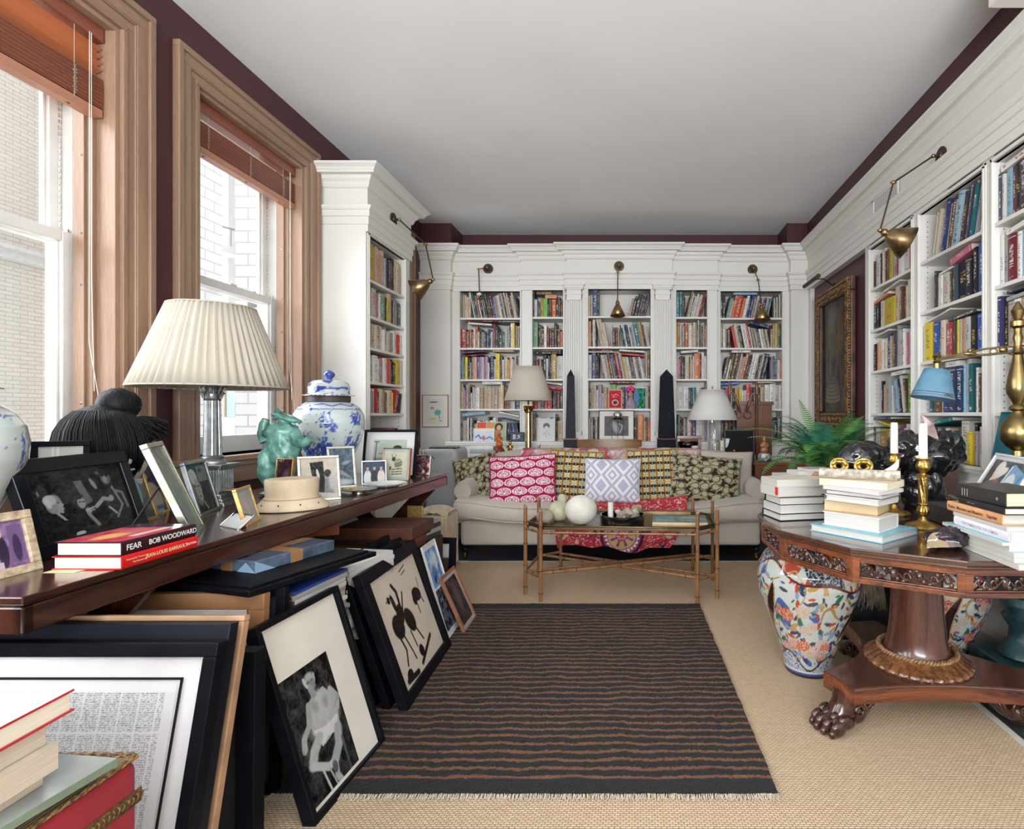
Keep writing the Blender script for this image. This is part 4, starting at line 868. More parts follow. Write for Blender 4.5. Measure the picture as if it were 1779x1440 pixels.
picframe('silver frame with an old photograph of a dark suited man, behind the hat block', (-1.53,2.49), (-1.395,2.60), .215, 15, SILVER, .012, Pic(80,100,(.45,.40,.33),.04,10).poly([(.25,.9),(.62,.93),(.66,.35),(.62,.12),(.40,.10),(.32,.5)],G(.012)).ell(.47,.6,.035,.14,G(.5),10).ell(.74,.62,.10,.10,G(.03)).poly([(.66,.5),(.84,.5),(.9,.12),(.62,.1)],G(.22)).ell(.86,.4,.1,.2,G(.42),0,.6).poly([(0,0),(1,0),(1,.10),(.5,.16),(0,.28)],(.55,.52,.47)).line([(.05,.2),(.15,.5)],.02,G(.1)).noise(.05,50))
picframe('wide silver frame with a blue grey night view, leaning before the big jar', (-1.655,2.96), (-1.548,3.05), .235, 16, SILVER, .013, Pic(90,90,(.10,.14,.18),.04,11).ell(.5,.35,.4,.05,(.3,.36,.4),-20,.8).ell(.3,.7,.2,.04,(.06,.09,.12),30).ell(.7,.62,.18,.05,(.35,.42,.46),10,.8).ell(.5,.10,.45,.08,(.55,.60,.64),0,.8).noise(.08,50).noise(.05,20))
picframe('larger black frame with white mount and pale interior view, far end of side table', (-1.755,3.50), (-1.41,3.50), .31, 9, BFRAME, .016, Pic(90,80,(.40,.44,.38),.03,12).rect(0,1,0,.35,(.3,.28,.24)).line([(.05,.0),(.08,.9)],.012,G(.03)).ell(.07,.93,.10,.015,G(.03)).ell(.72,.72,.13,.08,G(.04)).rect(.2,.4,.55,.85,(.33,.42,.36)).line([(.18,.5),(.42,.5)],.012,G(.1)).line([(.6,.2),(.6,.6)],.008,G(.08)).line([(.85,.2),(.85,.6)],.008,G(.08)), mount=.05, mmat=WHITEMAT)
picframe('glass box frame with a zebra picture on a copper base', (-1.55,3.33), (-1.375,3.31), .20, 8, mat('copper_edge', (.60,.28,.16), .25, metal=1), .005, Pic(60,70,(.58,.55,.40),.04,13).ell(.35,.72,.10,.09,G(.06)).line([(.28,.80),(.24,.92)],.014,G(.05)).line([(.42,.80),(.47,.92)],.014,G(.05)).ell(.6,.55,.22,.2,(.35,.32,.24)).line([(.45,.5),(.75,.6)],.02,G(.05)).line([(.45,.42),(.75,.5)],.02,G(.05)).line([(.3,.3),(.8,.33)],.02,G(.06)).line([(.3,.2),(.8,.23)],.02,G(.06)).line([(.3,.1),(.8,.13)],.02,G(.06)).ell(.2,.35,.06,.08,G(.12)), mount=.02, mmat=mat('clear_margin', (.45,.52,.48), .3), depth=.026)
picframe('small frame with two men in evening dress and a woman in white', (-1.585,3.17), (-1.468,3.235), .135, 12, SILVER, .007, faces(14, 70, 56, (.02,.06,.12), ((.75,.76,.78),(.02,.02,.03),(.68,.64,.56))))
picframe('small pale frame with a crowded party snapshot at the table far end', (-1.475,3.63), (-1.358,3.61), .135, 8, SILVER, .005, blots(15, 60, 60, (.12,.05,.05), (.02,.015,.02), (.62,.40,.34), 16))
T = picframe('little gilt frame turned away near the green bronze figure', (-1.78,2.50), (-1.86,2.47), .07, 12, GILT, .008, Pic(10,10,(.3,.2,.1)), strut=False)
# hat block
T = thing('hat_block', 'pale wooden hat mould with a wide brim on the side table', 'hat block', (-1.463, 2.335, ZT), math.radians(25))
PLAST = mat('worn_beech', (.58,.47,.34), .7, var=.12, vscale=9, bump=.4, bscale=40, col2=(.42,.32,.21))
m = MB().lathe([(.13,0),(.140,.004),(.139,.014),(.125,.028),(.112,.040),(.105,.046)], n=56, sy=.80); m.build('brim', PLAST, T, smooth=60)
m = MB().lathe([(.105,.045),(.104,.052),(.099,.055),(.101,.122),(.098,.130),(.06,.134),(.001,.135)], n=56, sy=.80, caps=False); m.build('crown', PLAST, T, smooth=45)
MB().lathe([(.106,.044),(.107,.047),(.106,.050)], n=56, sy=.8, caps=False).build('seam', mat('seam', (.40,.26,.13), .7), T)
m = MB()
for k in range(10): a = k*.63; m.cyl((.125*math.cos(a), .10*math.sin(a), .024), (.125*math.cos(a), .10*math.sin(a), .031), .003, n=6)
m.build('pin_hole', DKVELVET, T)
# plates
T = thing('plate', 'blue and white plate at the edge of the side table', 'plate', (-1.40, 3.06, ZT))
o = MB().lathe([(.001,.006),(.06,.006),(.075,.009),(.112,.020),(.115,.021),(.112,.018),(.078,.004),(.06,0),(.001,0)], n=96, caps=False).build('dish', JM, T, smooth=60)
set_vcol(o, lambda p: (BL2 if (.078 < math.hypot(p.x,p.y) < .108 and mnoise.noise(Vector((math.atan2(p.y,p.x)*9, math.hypot(p.x,p.y)*120, 1))) > .0) else (.72,.73,.74)))
T = thing('silver_dish', 'small silver footed dish with a brass handled knife, beside the plate', 'dish', (-1.43, 2.835, ZT))
MB().lathe([(.001,.012),(.07,.013),(.086,.018),(.088,.019),(.086,.015),(.05,.009),(.035,.006),(.034,0),(.001,0)], n=48, caps=False).build('bowl', SILVER, T, smooth=50)
MB().tube([(-.135,.0,.004),(-.10,.01,.010),(-.05,.02,.019),(0,.03,.021)], [.006,.007,.004,.002], 8).build('knife', GOLD, T, smooth=180)
# miniature handbag
T = thing('miniature_handbag', 'tiny black ornamental handbag on the side table beside the jar', 'ornament', (-1.76, 2.90, ZT))
MB().add([(-.03,-.012,0),(.03,-.012,0),(.03,.012,0),(-.03,.012,0),(-.024,-.007,.075),(.024,-.007,.075),(.024,.007,.075),(-.024,.007,.075)], [(3,2,1,0),(4,5,6,7),(0,1,5,4),(1,2,6,5),(2,3,7,6),(3,0,4,7)]).build('bag', BLACK, T, bevel=.004)
MB().tube([(-.015,0,.07),(-.014,0,.10),(0,0,.115),(.014,0,.10),(.015,0,.07)], .003, 6).build('handle', BLACK, T, smooth=180)
# green bronze harlequin figure
VERD = mat('verdigris_bronze', (.22,.46,.38), .35, metal=.15, var=.4, vscale=16, bump=2.5, bscale=26, col2=(.02,.09,.075))
T = thing('bronze_figure', 'rough green bronze harlequin torso with a bicorne hat and outstretched arm', 'sculpture', (-1.755, 2.72, ZT), .1)
def lump(s): return lambda u: 1+s*mnoise.noise(u*3.1+Vector((s*9,0,0)))+.4*s*mnoise.noise(u*8)
m = MB().ell((0,0,.225), (.078,.055,.135), 36, 24, fn=lump(.25)).ell((-.005,0,.31), (.082,.050,.055), 28, 16, fn=lump(.2)); m.ell((-.062,-.01,.15), (.042,.045,.10), 24, 16, fn=lump(.3)).ell((.05,-.01,.11), (.04,.045,.10), 24, 16, fn=lump(.3)); m.build('torso', VERD, T, smooth=180)
m = MB().tube([(.05,0,.31),(.085,-.01,.262),(.115,-.015,.258),(.145,-.02,.285)], [.035,.028,.024,.022], 14); m.build('arm', VERD, T, smooth=60)
m = MB().tube([(-.07,0,.27),(-.088,0,.31),(-.085,0,.355),(-.075,0,.38)], [.034,.028,.022,.018], 12); m.build('arm', VERD, T, smooth=60)
m = MB().ell((.012,0,.375), (.030,.030,.036), 20, 14, fn=lump(.15)); m.build('head', VERD, T, smooth=180)
m = MB().ell((.022,0,.385), (.072,.040,.017), 28, 12, fn=lump(.2), M=RM(0, .30, 0)).cyl((-.01,0,.385), (-.028,0,.440), .034, .003, n=14).cyl((.02,0,.385), (.088,0,.372), .026, .003, n=12); m.build('hat', VERD, T, smooth=180)
m = MB().tube([(-.055,-.01,.12),(-.06,-.01,.07),(-.045,-.01,.03),(-.07,-.02,.005)], [.032,.022,.016,.010], 12).tube([(.05,-.01,.08),(.04,0,.04),(.02,.01,.012)], [.03,.02,.012], 12); m.ell((-.02,0,.012), (.085,.06,.014), 24, 8, fn=lump(.2)); m.build('base', VERD, T, smooth=180)
# ---------------------------------------------------------------- books for tables, with page block and lettering
def tbook(label, loc, rz, L, Wd, th, cover, name='book', text=None, group=None, tcol=(.8,.78,.72), pages=None, ts=.5, off=0, side='spine', hb=True, extra=None):
    """lying book. local x along the spine (length L), y width, spine on the y=0 side facing -y"""
    T = thing(name, label, 'book', loc, rz, group); b = .003 if hb else .0008; ins = .004 if hb else .0005
    cm = mat('cover_%02d%02d%02d' % tuple(int(x*99) for x in cover), cover, .35, var=.06, vscale=20)
    m = MB().box(0, L, 0, Wd, 0, b).box(0, L, 0, Wd, th-b, th)
    n = 6; vs = []; 
    for j in range(n+1): a = PI*j/n; vs.append((-.004*math.sin(a), th/2-th/2*math.cos(a)))
    k = len(vs); m.add([(0, y, z) for y, z in vs]+[(L, y, z) for y, z in vs]+[(0, .003, 0), (0, .003, th), (L, .003, 0), (L, .003, th)], [(j, k+j, k+j+1, j+1) for j in range(n)]+[tuple(range(n+1)), tuple(range(k+n, k-1, -1))])
    m.build('cover', cm, T, smooth=50)
    MB().box(ins, L-ins, .002, Wd-ins, b, th-b).build('page_block', pages or PAPER, T)
    if text:
        items = text if isinstance(text, list) else [(text, ts, .5, .5, tcol)]
        for (s, sz, ax, az, tc) in items:
            cu = bpy.data.curves.new('spine_lettering', 'FONT'); cu.body = s; cu.size = th*sz; cu.extrude = .0001; cu.offset = th*sz*.012; cu.align_x = 'CENTER'; cu.align_y = 'CENTER'
            cu.materials.append(mat('lettering_%02d%02d%02d' % tuple(int(x*99) for x in tc), tc, .5, var=.01)); o = bpy.data.objects.new('spine_lettering', cu); C.objects.link(o); o.parent = T
            o.rotation_euler = (PI/2, 0, 0); o.location = (L*ax, -.0046, th*az); o.scale[0] = .92; me = bpy.data.meshes.new_from_object(o); q = bpy.data.objects.new('spine_lettering', me); C.objects.link(q); q.parent = T; q.rotation_euler = o.rotation_euler; q.location = o.location; q.scale = o.scale; bpy.data.objects.remove(o)
    if extra: extra(T, L, Wd, th)
    return T
RZ90 = PI/2
def jac(T, L, Wd, th):
    o = Pic(70, 50, (.48,.05,.08), .06, 4).ell(.32,.45,.22,.16,(.72,.42,.12),0,.5).rect(.3,.9,.70,.84,(.62,.5,.5)).poly([(.75,0),(1,0),(1,1),(.85,1)],(.04,.03,.05)).ell(.6,.45,.15,.25,(.55,.12,.12),0,.8).mesh('jacket_art', L-.004, Wd-.004, T, x0=.002, z0=0, rough=.25, coat=.3)
    o.rotation_euler = (-PI/2, 0, 0); o.location = (0, .002, th+.0004); o.scale = (1, 1, 1)
    o.matrix_local = Matrix.Translation((0, Wd-.002, th+.0004)) @ Matrix(((1,0,0,0),(0,0,-1,0),(0,1,0,0),(0,0,0,1)))
WH = (.80,.78,.74)
tbook('bright red hardback lying under the book with the black spine, at the table edge', (-1.328, 1.412, ZT+.0005), RZ90, .245, .178, .034, (.62,.012,.012), text=[('JEAN-LOUIS BARRAULT', .42, .56, .5, (.72,.62,.35)), ('Memories for Tomorrow', .19, .17, .64, (.7,.55,.3)), ('The Memoirs of', .19, .20, .36, (.7,.55,.3)), ('DUTTON', .26, .90, .5, WH)])
tbook('thick black spined hardback lying on top of the bright red book', (-1.330, 1.414, ZT+.0350), RZ90, .240, .170, .036, (.03,.006,.010), text=[('FEAR', .60, .14, .5, WH), ('BOB WOODWARD', .56, .66, .5, WH)], extra=jac)
m = MB().box(-1.50, -1.42, 1.385, 1.425, ZT+.0003, ZT+.0010, M=None); o = m.build('paper_slip', mat('slip', (.75,.66,.40), .8)); tag(o, 'yellowed paper slip sticking out under the two red books', 'paper')
# ================================================================ FLOOR AT LEFT: framed works leaning, piles under the side table
ZF = .0065
def fq(px, py): Y = 1140/(py-721); return (px-1103)*Y/950, Y
# rug with dark stripes
def rug_mat():
    m = bpy.data.materials.new('striped_wool'); m.use_nodes = True; N, L = nt(m); p = N['Principled BSDF']; p.inputs['Roughness'].default_value = .95
    p.inputs['Sheen Weight'].default_value = .03
    tc = N.new('ShaderNodeTexCoord'); sp = N.new('ShaderNodeSeparateXYZ'); L.new(tc.outputs['Object'], sp.inputs[0])
    mp = N.new('ShaderNodeMapping'); mp.inputs['Scale'].default_value = (1, .6, 1); L.new(tc.outputs['Object'], mp.inputs[0])
    n = N.new('ShaderNodeTexNoise'); n.inputs['Scale'].default_value = 7; n.inputs['Detail'].default_value = 4; L.new(mp.outputs[0], n.inputs['Vector'])
    y = math_node(N, L, 'MULTIPLY_ADD', n.outputs['Fac'], .05, sp.outputs[1])
    w = math_node(N, L, 'SINE', math_node(N, L, 'MULTIPLY', y, 2*PI/.0455))
    n2 = N.new('ShaderNodeTexNoise'); n2.inputs['Scale'].default_value = 90; n2.inputs['Detail'].default_value = 4; L.new(tc.outputs['Object'], n2.inputs['Vector'])
    f = math_node(N, L, 'ADD', w, math_node(N, L, 'MULTIPLY_ADD', n2.outputs['Fac'], 2.4, -1.45))
    rp = N.new('ShaderNodeValToRGB'); rp.color_ramp.elements[0].position = .0; rp.color_ramp.elements[1].position = .55; rp.color_ramp.elements[0].color = (.009,.006,.006,1); rp.color_ramp.elements[1].color = (.15,.066,.032,1)
    L.new(f, rp.inputs[0])
    # plain dark end bands
    yy = sp.outputs[1]; band = math_node(N, L, 'GREATER_THAN', math_node(N, L, 'ABSOLUTE', math_node(N, L, 'SUBTRACT', yy, .86)), .79)
    L.new(mixc(N, L, band, rp.outputs[0], (.008,.007,.009)), p.inputs['Base Color'])
    b = N.new('ShaderNodeBump'); b.inputs['Strength'].default_value = 1; b.inputs['Distance'].default_value = .012; L.new(n2.outputs['Fac'], b.inputs['Height']); L.new(b.outputs[0], p.inputs['Normal']); return m
T = thing('striped_rug', 'dark brown and black striped wool rug with a pale fringe, middle of the floor', 'rug', (-1.14, 1.71, ZF), 0)
r_ = random.Random(2)
def rg(u, v):
    x = u*1.59; y = v*1.72; e = min(u, 1-u, v, 1-v); ed = .004*mnoise.noise(Vector((x*14, y*14, 0))) if e < .002 else 0
    x -= v*.045*u
    return (x+ed, y+ed, .010+.0030*mnoise.noise(Vector((x*40, y*40, 3)))+.002*mnoise.noise(Vector((x*9, y*90, 3))))
m = MB().grid(rg, 180, 200); m.box(.01, 1.54, .01, 1.70, 0, .006); m.build('pile', rug_mat(), T, smooth=180)
m = MB()
for k in range(420):
    x = k*1.59/420+r_.uniform(-.002, .002); l = r_.uniform(.012, .026); m.tube([(x, .003, .008), (x+r_.uniform(-.004,.004), -l*.5, .005), (x+r_.uniform(-.008,.008), -l, .0015)], [.0016,.0014,.0007], 4)
m.build('fringe', mat('fringe_wool', (.55,.48,.38), .9), T)
m = MB()
for k in range(500):
    x = k*1.55/500; l = r_.uniform(.004, .018); m.tube([(x, 1.715, .010), (x+r_.uniform(-.006,.006), 1.715+l, .008)], [.003,.001], 4)
m.build('wool_edge', mat('dark_wool', (.014,.012,.014), .95), T)
# newsprint picture
P = Pic(420, 330, G(.56), .02, 21)
rs = np.random.RandomState(3)
tx = (rs.rand(330, 420) > .45).astype(float)*.30+.22; cols = (np.arange(420) % 21) < 2; rows = np.zeros(330, bool); rows[[70,71,72,150,151,152,153]] = True
tx2 = G(.58)[0]*np.ones((330,420)); lines = (np.arange(330) % 3) < 2; tx = np.where(lines[:, None], tx, .55); tx[:, cols] = .57; tx[rows, :] = .58; P.a[:] = tx[..., None]
P.rect(0, .03, 0, 1, G(.58)).rect(.97, 1, 0, 1, G(.56)).rect(0, 1, .96, 1, G(.60)); P.rect(.0, .30, .80, .93, G(.5))
for k in range(14): P.rect(.02+k*.02, .028+k*.02, .70, .93, G(.15))
# newsprint on board with black line round it
def leanframe(label, x0, x1, y, z0, h, lean, mf, bw, depth, pic, mount, mmat, rz=0, name='framed_print', line=False, glass=True, inset=None, group=None, kraft=False, cat='framed picture'):
    return picframe(label, (x0, y), (x1, y+(x1-x0)*math.tan(rz)), h, lean, mf, bw, pic, mount, mmat, depth, glass, z0, False, name, cat, group, inset=inset)
T = leanframe('wide black frame holding enlarged newsprint columns with a white margin, lower left', -2.02, -.98, 1.135, ZF, .675, 13, BFRAME, .032, .035, P, .058, WHITEMAT)
m = MB(); w = 1.04; h = .675
for a, b, c, e in ((.078, w-.078, .078, .083), (.078, w-.078, h-.083, h-.078), (.078, .083, .078, h-.078), (w-.083, w-.078, .078, h-.078)): m.box(a-w/2, b-w/2, .011, .0135, c, e)
o = m.build('ruled_line', BLACK, T); o.matrix_local = Matrix.Rotation(-math.radians(13), 4, 'X') @ Matrix.Translation((w/2, 0, 0))
T = picframe('black frame standing directly behind the newsprint picture, lower left', (-2.03, 1.185), (-.992, 1.185), .700, 13, mat('black_frame_blue', (.007,.009,.014), .45, spec=.2), .05, None, 0, None, .03, False, ZF, False, 'framed_print', 'framed picture')
T = picframe('picture frame with bare tan edge, sandwiched behind the black frames at lower left', (-2.03, 1.237), (-.995, 1.237), .700, 13, mat('tan_edge', (.36,.21,.12), .6, var=.2, vscale=8), .014, None, 0, None, .022, False, ZF, False, 'framed_print', 'framed picture', strutmat=KRAFT)
def kr(T): pass
T = picframe('tall brown paper backed frame below the flat black tray', (-1.95, 1.66), (-1.155, 1.66), .638, 4, KRAFT, .05, Pic(30, 20, (.26,.12,.05), .05, 4), 0, None, .03, False, ZF, False, 'framed_print', 'framed picture', strutmat=KRAFT)
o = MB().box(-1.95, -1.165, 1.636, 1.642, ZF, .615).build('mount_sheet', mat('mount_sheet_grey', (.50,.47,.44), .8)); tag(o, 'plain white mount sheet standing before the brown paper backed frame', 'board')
T = picframe('deep black frame between the newsprint picture and the brown paper backed frame', (-1.90, 1.452), (-1.015, 1.452), .560, 1.0, BFRAME, .05, None, 0, None, .045, False, ZF, False, 'framed_print', 'framed picture')
T = picframe('thin black frame beside the brown paper backed frame, edge toward the room', (-1.78, 1.715), (-1.125, 1.715), .640, 4, BFRAME, .03, None, 0, None, .025, False, ZF, False, 'framed_print', 'framed picture')
T = picframe('dark brown moulded frame with white mount under the stacked magazines', (-1.80, 1.80), (-1.145, 1.80), .60, 3, wood('walnut', (.10,.05,.03), (.04,.02,.012), .35, 8), .028, Pic(20,30,(.10,.08,.07)), .03, WHITEMAT, .03, False, ZF, False, 'framed_print', 'framed picture')
# portrait print
Q = Pic(150, 250, G(.018), .012, 31)
Q.rect(.0, .35, .3, 1, G(.03)).rect(.35, .5, .55, 1, G(.022)).ell(.62, .5, .30, .12, G(.25), 0, .4)
Q.poly([(.40,.72),(.75,.76),(.92,.60),(.86,.40),(.50,.34),(.36,.48)], G(.42)).ell(.62, .62, .20, .13, G(.46), 0, .5).ell(.52,.66,.06,.05,G(.30),20,.8).ell(.72,.63,.05,.05,G(.32),0,.8)
Q.ell(.56, .855, .085, .070, G(.30)).ell(.475, .87, .030, .05, G(.50),15).ell(.645, .87, .022, .045, G(.40),-10).ell(.56, .905, .075, .028, G(.42),0,.8).ell(.52,.862,.028,.010,G(.10),0,.9).ell(.60,.862,.026,.010,G(.10),0,.9).line([(.562,.86),(.572,.828)],.010,G(.20)).ell(.562,.808,.035,.007,G(.12),0,.8).ell(.62,.83,.025,.04,G(.20),0,.9).line([(.54,.80),(.56,.75)],.05,G(.30))
Q.line([(.42,.70),(.34,.56),(.20,.50),(.16,.42)],.045,G(.36)).line([(.86,.70),(.96,.60),(.90,.52),(.70,.48)],.040,G(.42)).ell(.66,.47,.05,.02,G(.46)).ell(.18,.44,.04,.035,G(.40))
Q.poly([(.38,.50),(.62,.46),(.86,.48),(.80,.36),(.58,.38),(.46,.34)], G(.62)).line([(.44,.42),(.30,.36),(.22,.28)],.075,G(.42)).line([(.22,.27),(.46,.17),(.62,.17)],.05,G(.48)).line([(.80,.38),(.74,.26),(.60,.18)],.075,G(.38)).line([(.60,.18),(.56,.06),(.60,.0)],.045,G(.40)).ell(.56,.13,.05,.05,G(.10)).line([(.34,.22),(.40,.0)],.016,G(.5)).line([(.46,.16),(.52,.0)],.014,G(.38)).rect(.80,.84,.0,.3,G(.10)).line([(.86,.55),(.98,.60)],.03,G(.35)).noise(.03, 60).noise(.03, 18); Q.a *= .82
b0, b1 = fq(550, 1440), fq(672, 1296)
T = picframe('black frame with white mount around a photograph of a seated bare chested man', (-.925, 1.586), (-.905, 1.995), .60, 17.6, BFRAME, .019, Q, 0, None, .04, True, ZF, False, 'framed_photograph', 'framed picture', inset=(.022, .27, .030, .415))
o = MB().box(.019, .39, .0172, .0178, .019, .582).build('mount', mat('aged_mount', (.70,.66,.58), .8, var=.05, vscale=4), T); o.matrix_local = Matrix.Rotation(-math.radians(17.6), 4, 'X')
# brush drawing: free ink blotches of a rider-like group and a bull-like mass
def brush(seed):
    p = Pic(200, 190, (.60,.52,.43), .015, seed); k = G(.012)
    p.ell(.26,.50,.10,.12,k,35).ell(.36,.58,.07,.10,k,-20).ell(.50,.47,.085,.13,k,25).ell(.31,.70,.03,.10,k,10).line([(.40,.60),(.42,.78),(.37,.86)],.020,k).line([(.43,.60),(.52,.74)],.012,k)
    p.line([(.22,.42),(.26,.28),(.20,.16)],.013,k).line([(.30,.40),(.36,.22),(.38,.14)],.011,k).line([(.44,.38),(.47,.22)],.010,k).line([(.56,.36),(.63,.22)],.011,k).ell(.24,.76,.028,.035,k).line([(.19,.755),(.29,.775)],.006,k)
    p.ell(.79,.62,.10,.07,k,-15).ell(.72,.58,.04,.05,k,20).line([(.74,.56),(.75,.44)],.009,k).line([(.86,.58),(.89,.50)],.009,k).line([(.88,.66),(.90,.76)],.006,k)
    p.line([(.60,.92),(.74,.95)],.006,k).line([(.62,.88),(.72,.90)],.005,k).ell(.52,.15,.05,.06,k,20).line([(.12,.05),(.34,.03)],.026,k).line([(.46,.05),(.78,.19)],.020,k).ell(.18,.08,.06,.05,k,10); return p.noise(.01, 60)
T = picframe('black frame with a bold black brush drawing on buff paper, leaning before other frames', (-.905, 2.19), (-.940, 2.82), .588, 19, BFRAME, .055, brush(5), 0, None, .035, True, ZF, False, 'framed_print', 'framed picture')
for k, (dx, hh, ww) in enumerate(((.06, .60, .0), (.115, .61, .02))):
    picframe(['black frame directly behind the brush drawing', 'rearmost black frame of those behind the brush drawing'][k], (-.905-dx*1.25, 2.20+ww), (-.940-dx*1.25, 2.86+ww), hh, 18.0-k*.8, BFRAME, .05, None, 0, None, .03, False, ZF, False, 'framed_print', 'framed picture')
T = picframe('pale thin picture leaning between the portrait and the brush drawing', (-1.00, 1.96), (-1.015, 2.16), .46, 17, KRAFT, .01, Pic(20,20,(.45,.33,.26),.03), 0, None, .012, False, ZF, False, 'framed_print', 'framed picture')
POS = Pic(70, 150, (.62,.62,.62), .02, 33).rect(.1,.9,.55,.95,(.16,.30,.52)).ell(.5,.8,.3,.1,(.55,.62,.66),30,.6).ell(.4,.68,.2,.1,(.05,.12,.28),0,.6).rect(.1,.9,.08,.52,(.06,.07,.10)).noise(.2, 30).rect(0,1,0,.06,(.66,.66,.66)).rect(0,.08,0,1,(.66,.66,.66)).rect(.92,1,0,1,(.66,.66,.66))
T = picframe('tall print with blue and dark bands leaning beside the brush drawing', (-.975, 2.875), (-.985, 3.09), .52, 16, mat('white_edge', (.66,.66,.65), .6), .006, POS, 0, None, .010, False, ZF, False, 'framed_print', 'framed picture')
T = picframe('small brown wooden frame with a dark picture at the rug corner', (-.922, 2.98), (-.930, 3.235), .335, 24, wood('red_brown_frame', (.34,.13,.055), (.20,.07,.03), .35, 9), .016, Pic(60,80,(.045,.035,.035),.03,34).ell(.5,.55,.2,.3,(.10,.08,.08),0,.8), .02, mat('grey_mount', (.42,.40,.37), .8), .015, True, ZF, False, 'framed_print', 'framed picture')
T = picframe('black and gilt lined frame standing upright behind the small brown frame', (-1.36, 3.34), (-1.10, 3.30), .445, 3, BFRAME, .035, Pic(30,30,(.06,.045,.035),.02,35).rect(0,1,.78,1,(.55,.52,.48)), .0, None, .03, False, ZF, False, 'framed_print', 'framed picture')
# piles beneath the table
def slab(label, x, y, z, L, W, h, m, rz=0, name='box', cat='box', bev=.002, group=None, mats=None):
    T = MB().box(-L/2, L/2, -W/2, W/2, 0, h).build(name, m, None, bevel=bev); T.location = (x, y, z); T.rotation_euler[2] = math.radians(rz); tag(T, label, cat, group); return T
def magpile(label_fn, x, y, z0, n, L, W, rz, group, seed, tmin=.006, tmax=.014, cols=None, name='magazine'):
    r = random.Random(seed); z = z0
    for k in range(n):
        t = r.uniform(tmin, tmax); c = r.choice(cols or [(.62,.60,.57), (.50,.49,.47), (.40,.38,.37), (.66,.64,.60), (.34,.31,.30)])
        jx, jy, jr = r.uniform(-.006,.006), r.uniform(-.006,.006), rz+r.uniform(-2, 2)
        o = MB().box(-L/2, L/2, -W/2, W/2, .0003, t-.0003).build(name, mat('mag_%02d%02d%02d' % tuple(int(q*99) for q in c), c, .6, var=.12, vscale=220, stretch=(.03,.03,6)), None, bevel=.001)
        o.location = (x+jx, y+jy, z); o.rotation_euler[2] = math.radians(jr); tag(o, label_fn(k, n), 'magazine', group); z += t
    return z
def pos(k, n): return 'lowest' if k == 0 else ('topmost' if k == n-1 else ORD[k])
z = magpile(lambda k, n: 'blue covered magazine, %s from the bottom of the nearer magazine pile' % pos(k, n) if k == n-1 else 'grey edged magazine, %s from the floor in the nearer magazine pile' % pos(k, n), -1.245, 1.985, ZF, 34, .23, .29, -4, 'nearer pile of magazines under the side table', 5, .014, .020)
slab('blue magazine with a red lower edge lying on the nearer magazine pile', -1.245, 1.985, z, .235, .30, .010, mat('blue_cover', (.03,.07,.32), .35), -4, 'magazine', 'magazine')
z2 = magpile(lambda k, n: 'pale magazine, %s from the floor in the farther magazine pile' % pos(k, n), -1.235, 2.36, ZF, 34, .23, .30, -8, 'farther pile of magazines under the side table', 6, .014, .0205)
# flat black tray frame and wrapped parcel
T = thing('flat_frame', 'black moulded frame lying flat on top of the magazines and frames', 'framed picture', (-1.42, 2.03, max(z+.0105, .682-.0)), math.radians(-17))
o_ = max(z+.0105, .645)
T.location = (-1.40, 2.00, o_)
MB().box(-.32,.32,-.26,.26,0,.018).box(-.30,.30,-.24,.24,.018,.026).build('frame', BFRAME, T, bevel=.003)
T = thing('wrapped_parcel', 'flat blue grey parcel taped with brown tape beneath the table top', 'parcel', (-1.385, 2.03, o_+.0265), math.radians(-16))
WR = mat('wrapping_film', (.10,.14,.20), .18, var=.3, vscale=14, bump=1.5, bscale=30, coat=.5, col2=(.03,.04,.06)); TAPE = mat('parcel_tape', (.30,.15,.07), .3, var=.1)
MB().box(-.17,.17,-.165,.165,0,.040).build('wrapping', WR, T, bevel=.003)
MB().box(-.171,.171,-.03,.02,-.0,.0405).build('tape', TAPE, T); MB().box(.02,.07,-.1662,.1662,-.0,.0403).build('tape', TAPE, T)
MB().add([(.1705,-.166,.040),(.1705,-.166,0),(.1705,-.09,0)], [(0,1,2)]).add([(.17,-.1655,.0),(.09,-.1655,0),(.13,-.1655,.034)], [(0,1,2)]).build('folded_flap', mat('tape_blue', (.22,.33,.45), .3), T)
# far piles
x0, y0 = -1.40, 2.95
z = magpile(lambda k, n: 'white edged magazine, %s from the floor in the far pile beneath the boxes' % pos(k, n), x0, y0, ZF, 22, .36, .30, -3, 'far pile of magazines under the boxes', 8, .016, .024)
for (lab, L, W, h, c, dx, nm, ct) in (('orange spined book lying beneath the white and navy one', .34, .28, .022, (.42,.16,.04), 0, 'book', 'book'), ('navy and white book lying flat under the brown box', .36, .28, .024, (.10,.10,.20), .0, 'book', 'book'),
    ('large reddish brown cardboard box under the dark board', .42, .30, .055, (.16,.05,.025), .02, 'box', 'box'), ('thin dark board lying between two brown boxes', .52, .34, .020, (.03,.014,.010), -.03, 'board', 'board'), ('brown wooden drawer like box on top of the far pile', .40, .30, .060, (.075,.025,.014), .06, 'box', 'box')):
    slab(lab, x0+dx, y0, z, L, W, h-.0004, mat(lab[:14].replace(' ', '_'), c, .4, var=.15, vscale=14), -4+dx*60, nm, ct); z += h
slab('orange brown folder propped beneath the table top behind the parcel', -1.56, 2.72, .60, .16, .02, .10, mat('orange_folder', (.32,.09,.03), .5), 20, 'folder', 'folder')
for k in range(4): slab('charcoal spined book, %s from the bottom of a short pile beside the brown boxes' % ['lowest', 'second', 'third', 'topmost'][k], -1.20, 3.14, .50+k*.026, .10, .16, .0255, mat('charcoal_book%d' % (k % 2), ((.035,.035,.04), (.30,.29,.28))[k % 2], .5), -8, 'book', 'book')
slab('plain crate standing under the charcoal spined books', -1.20, 3.14, ZF, .12, .17, .492, mat('dark_crate', (.035,.02,.015), .6), -8, 'crate', 'crate')
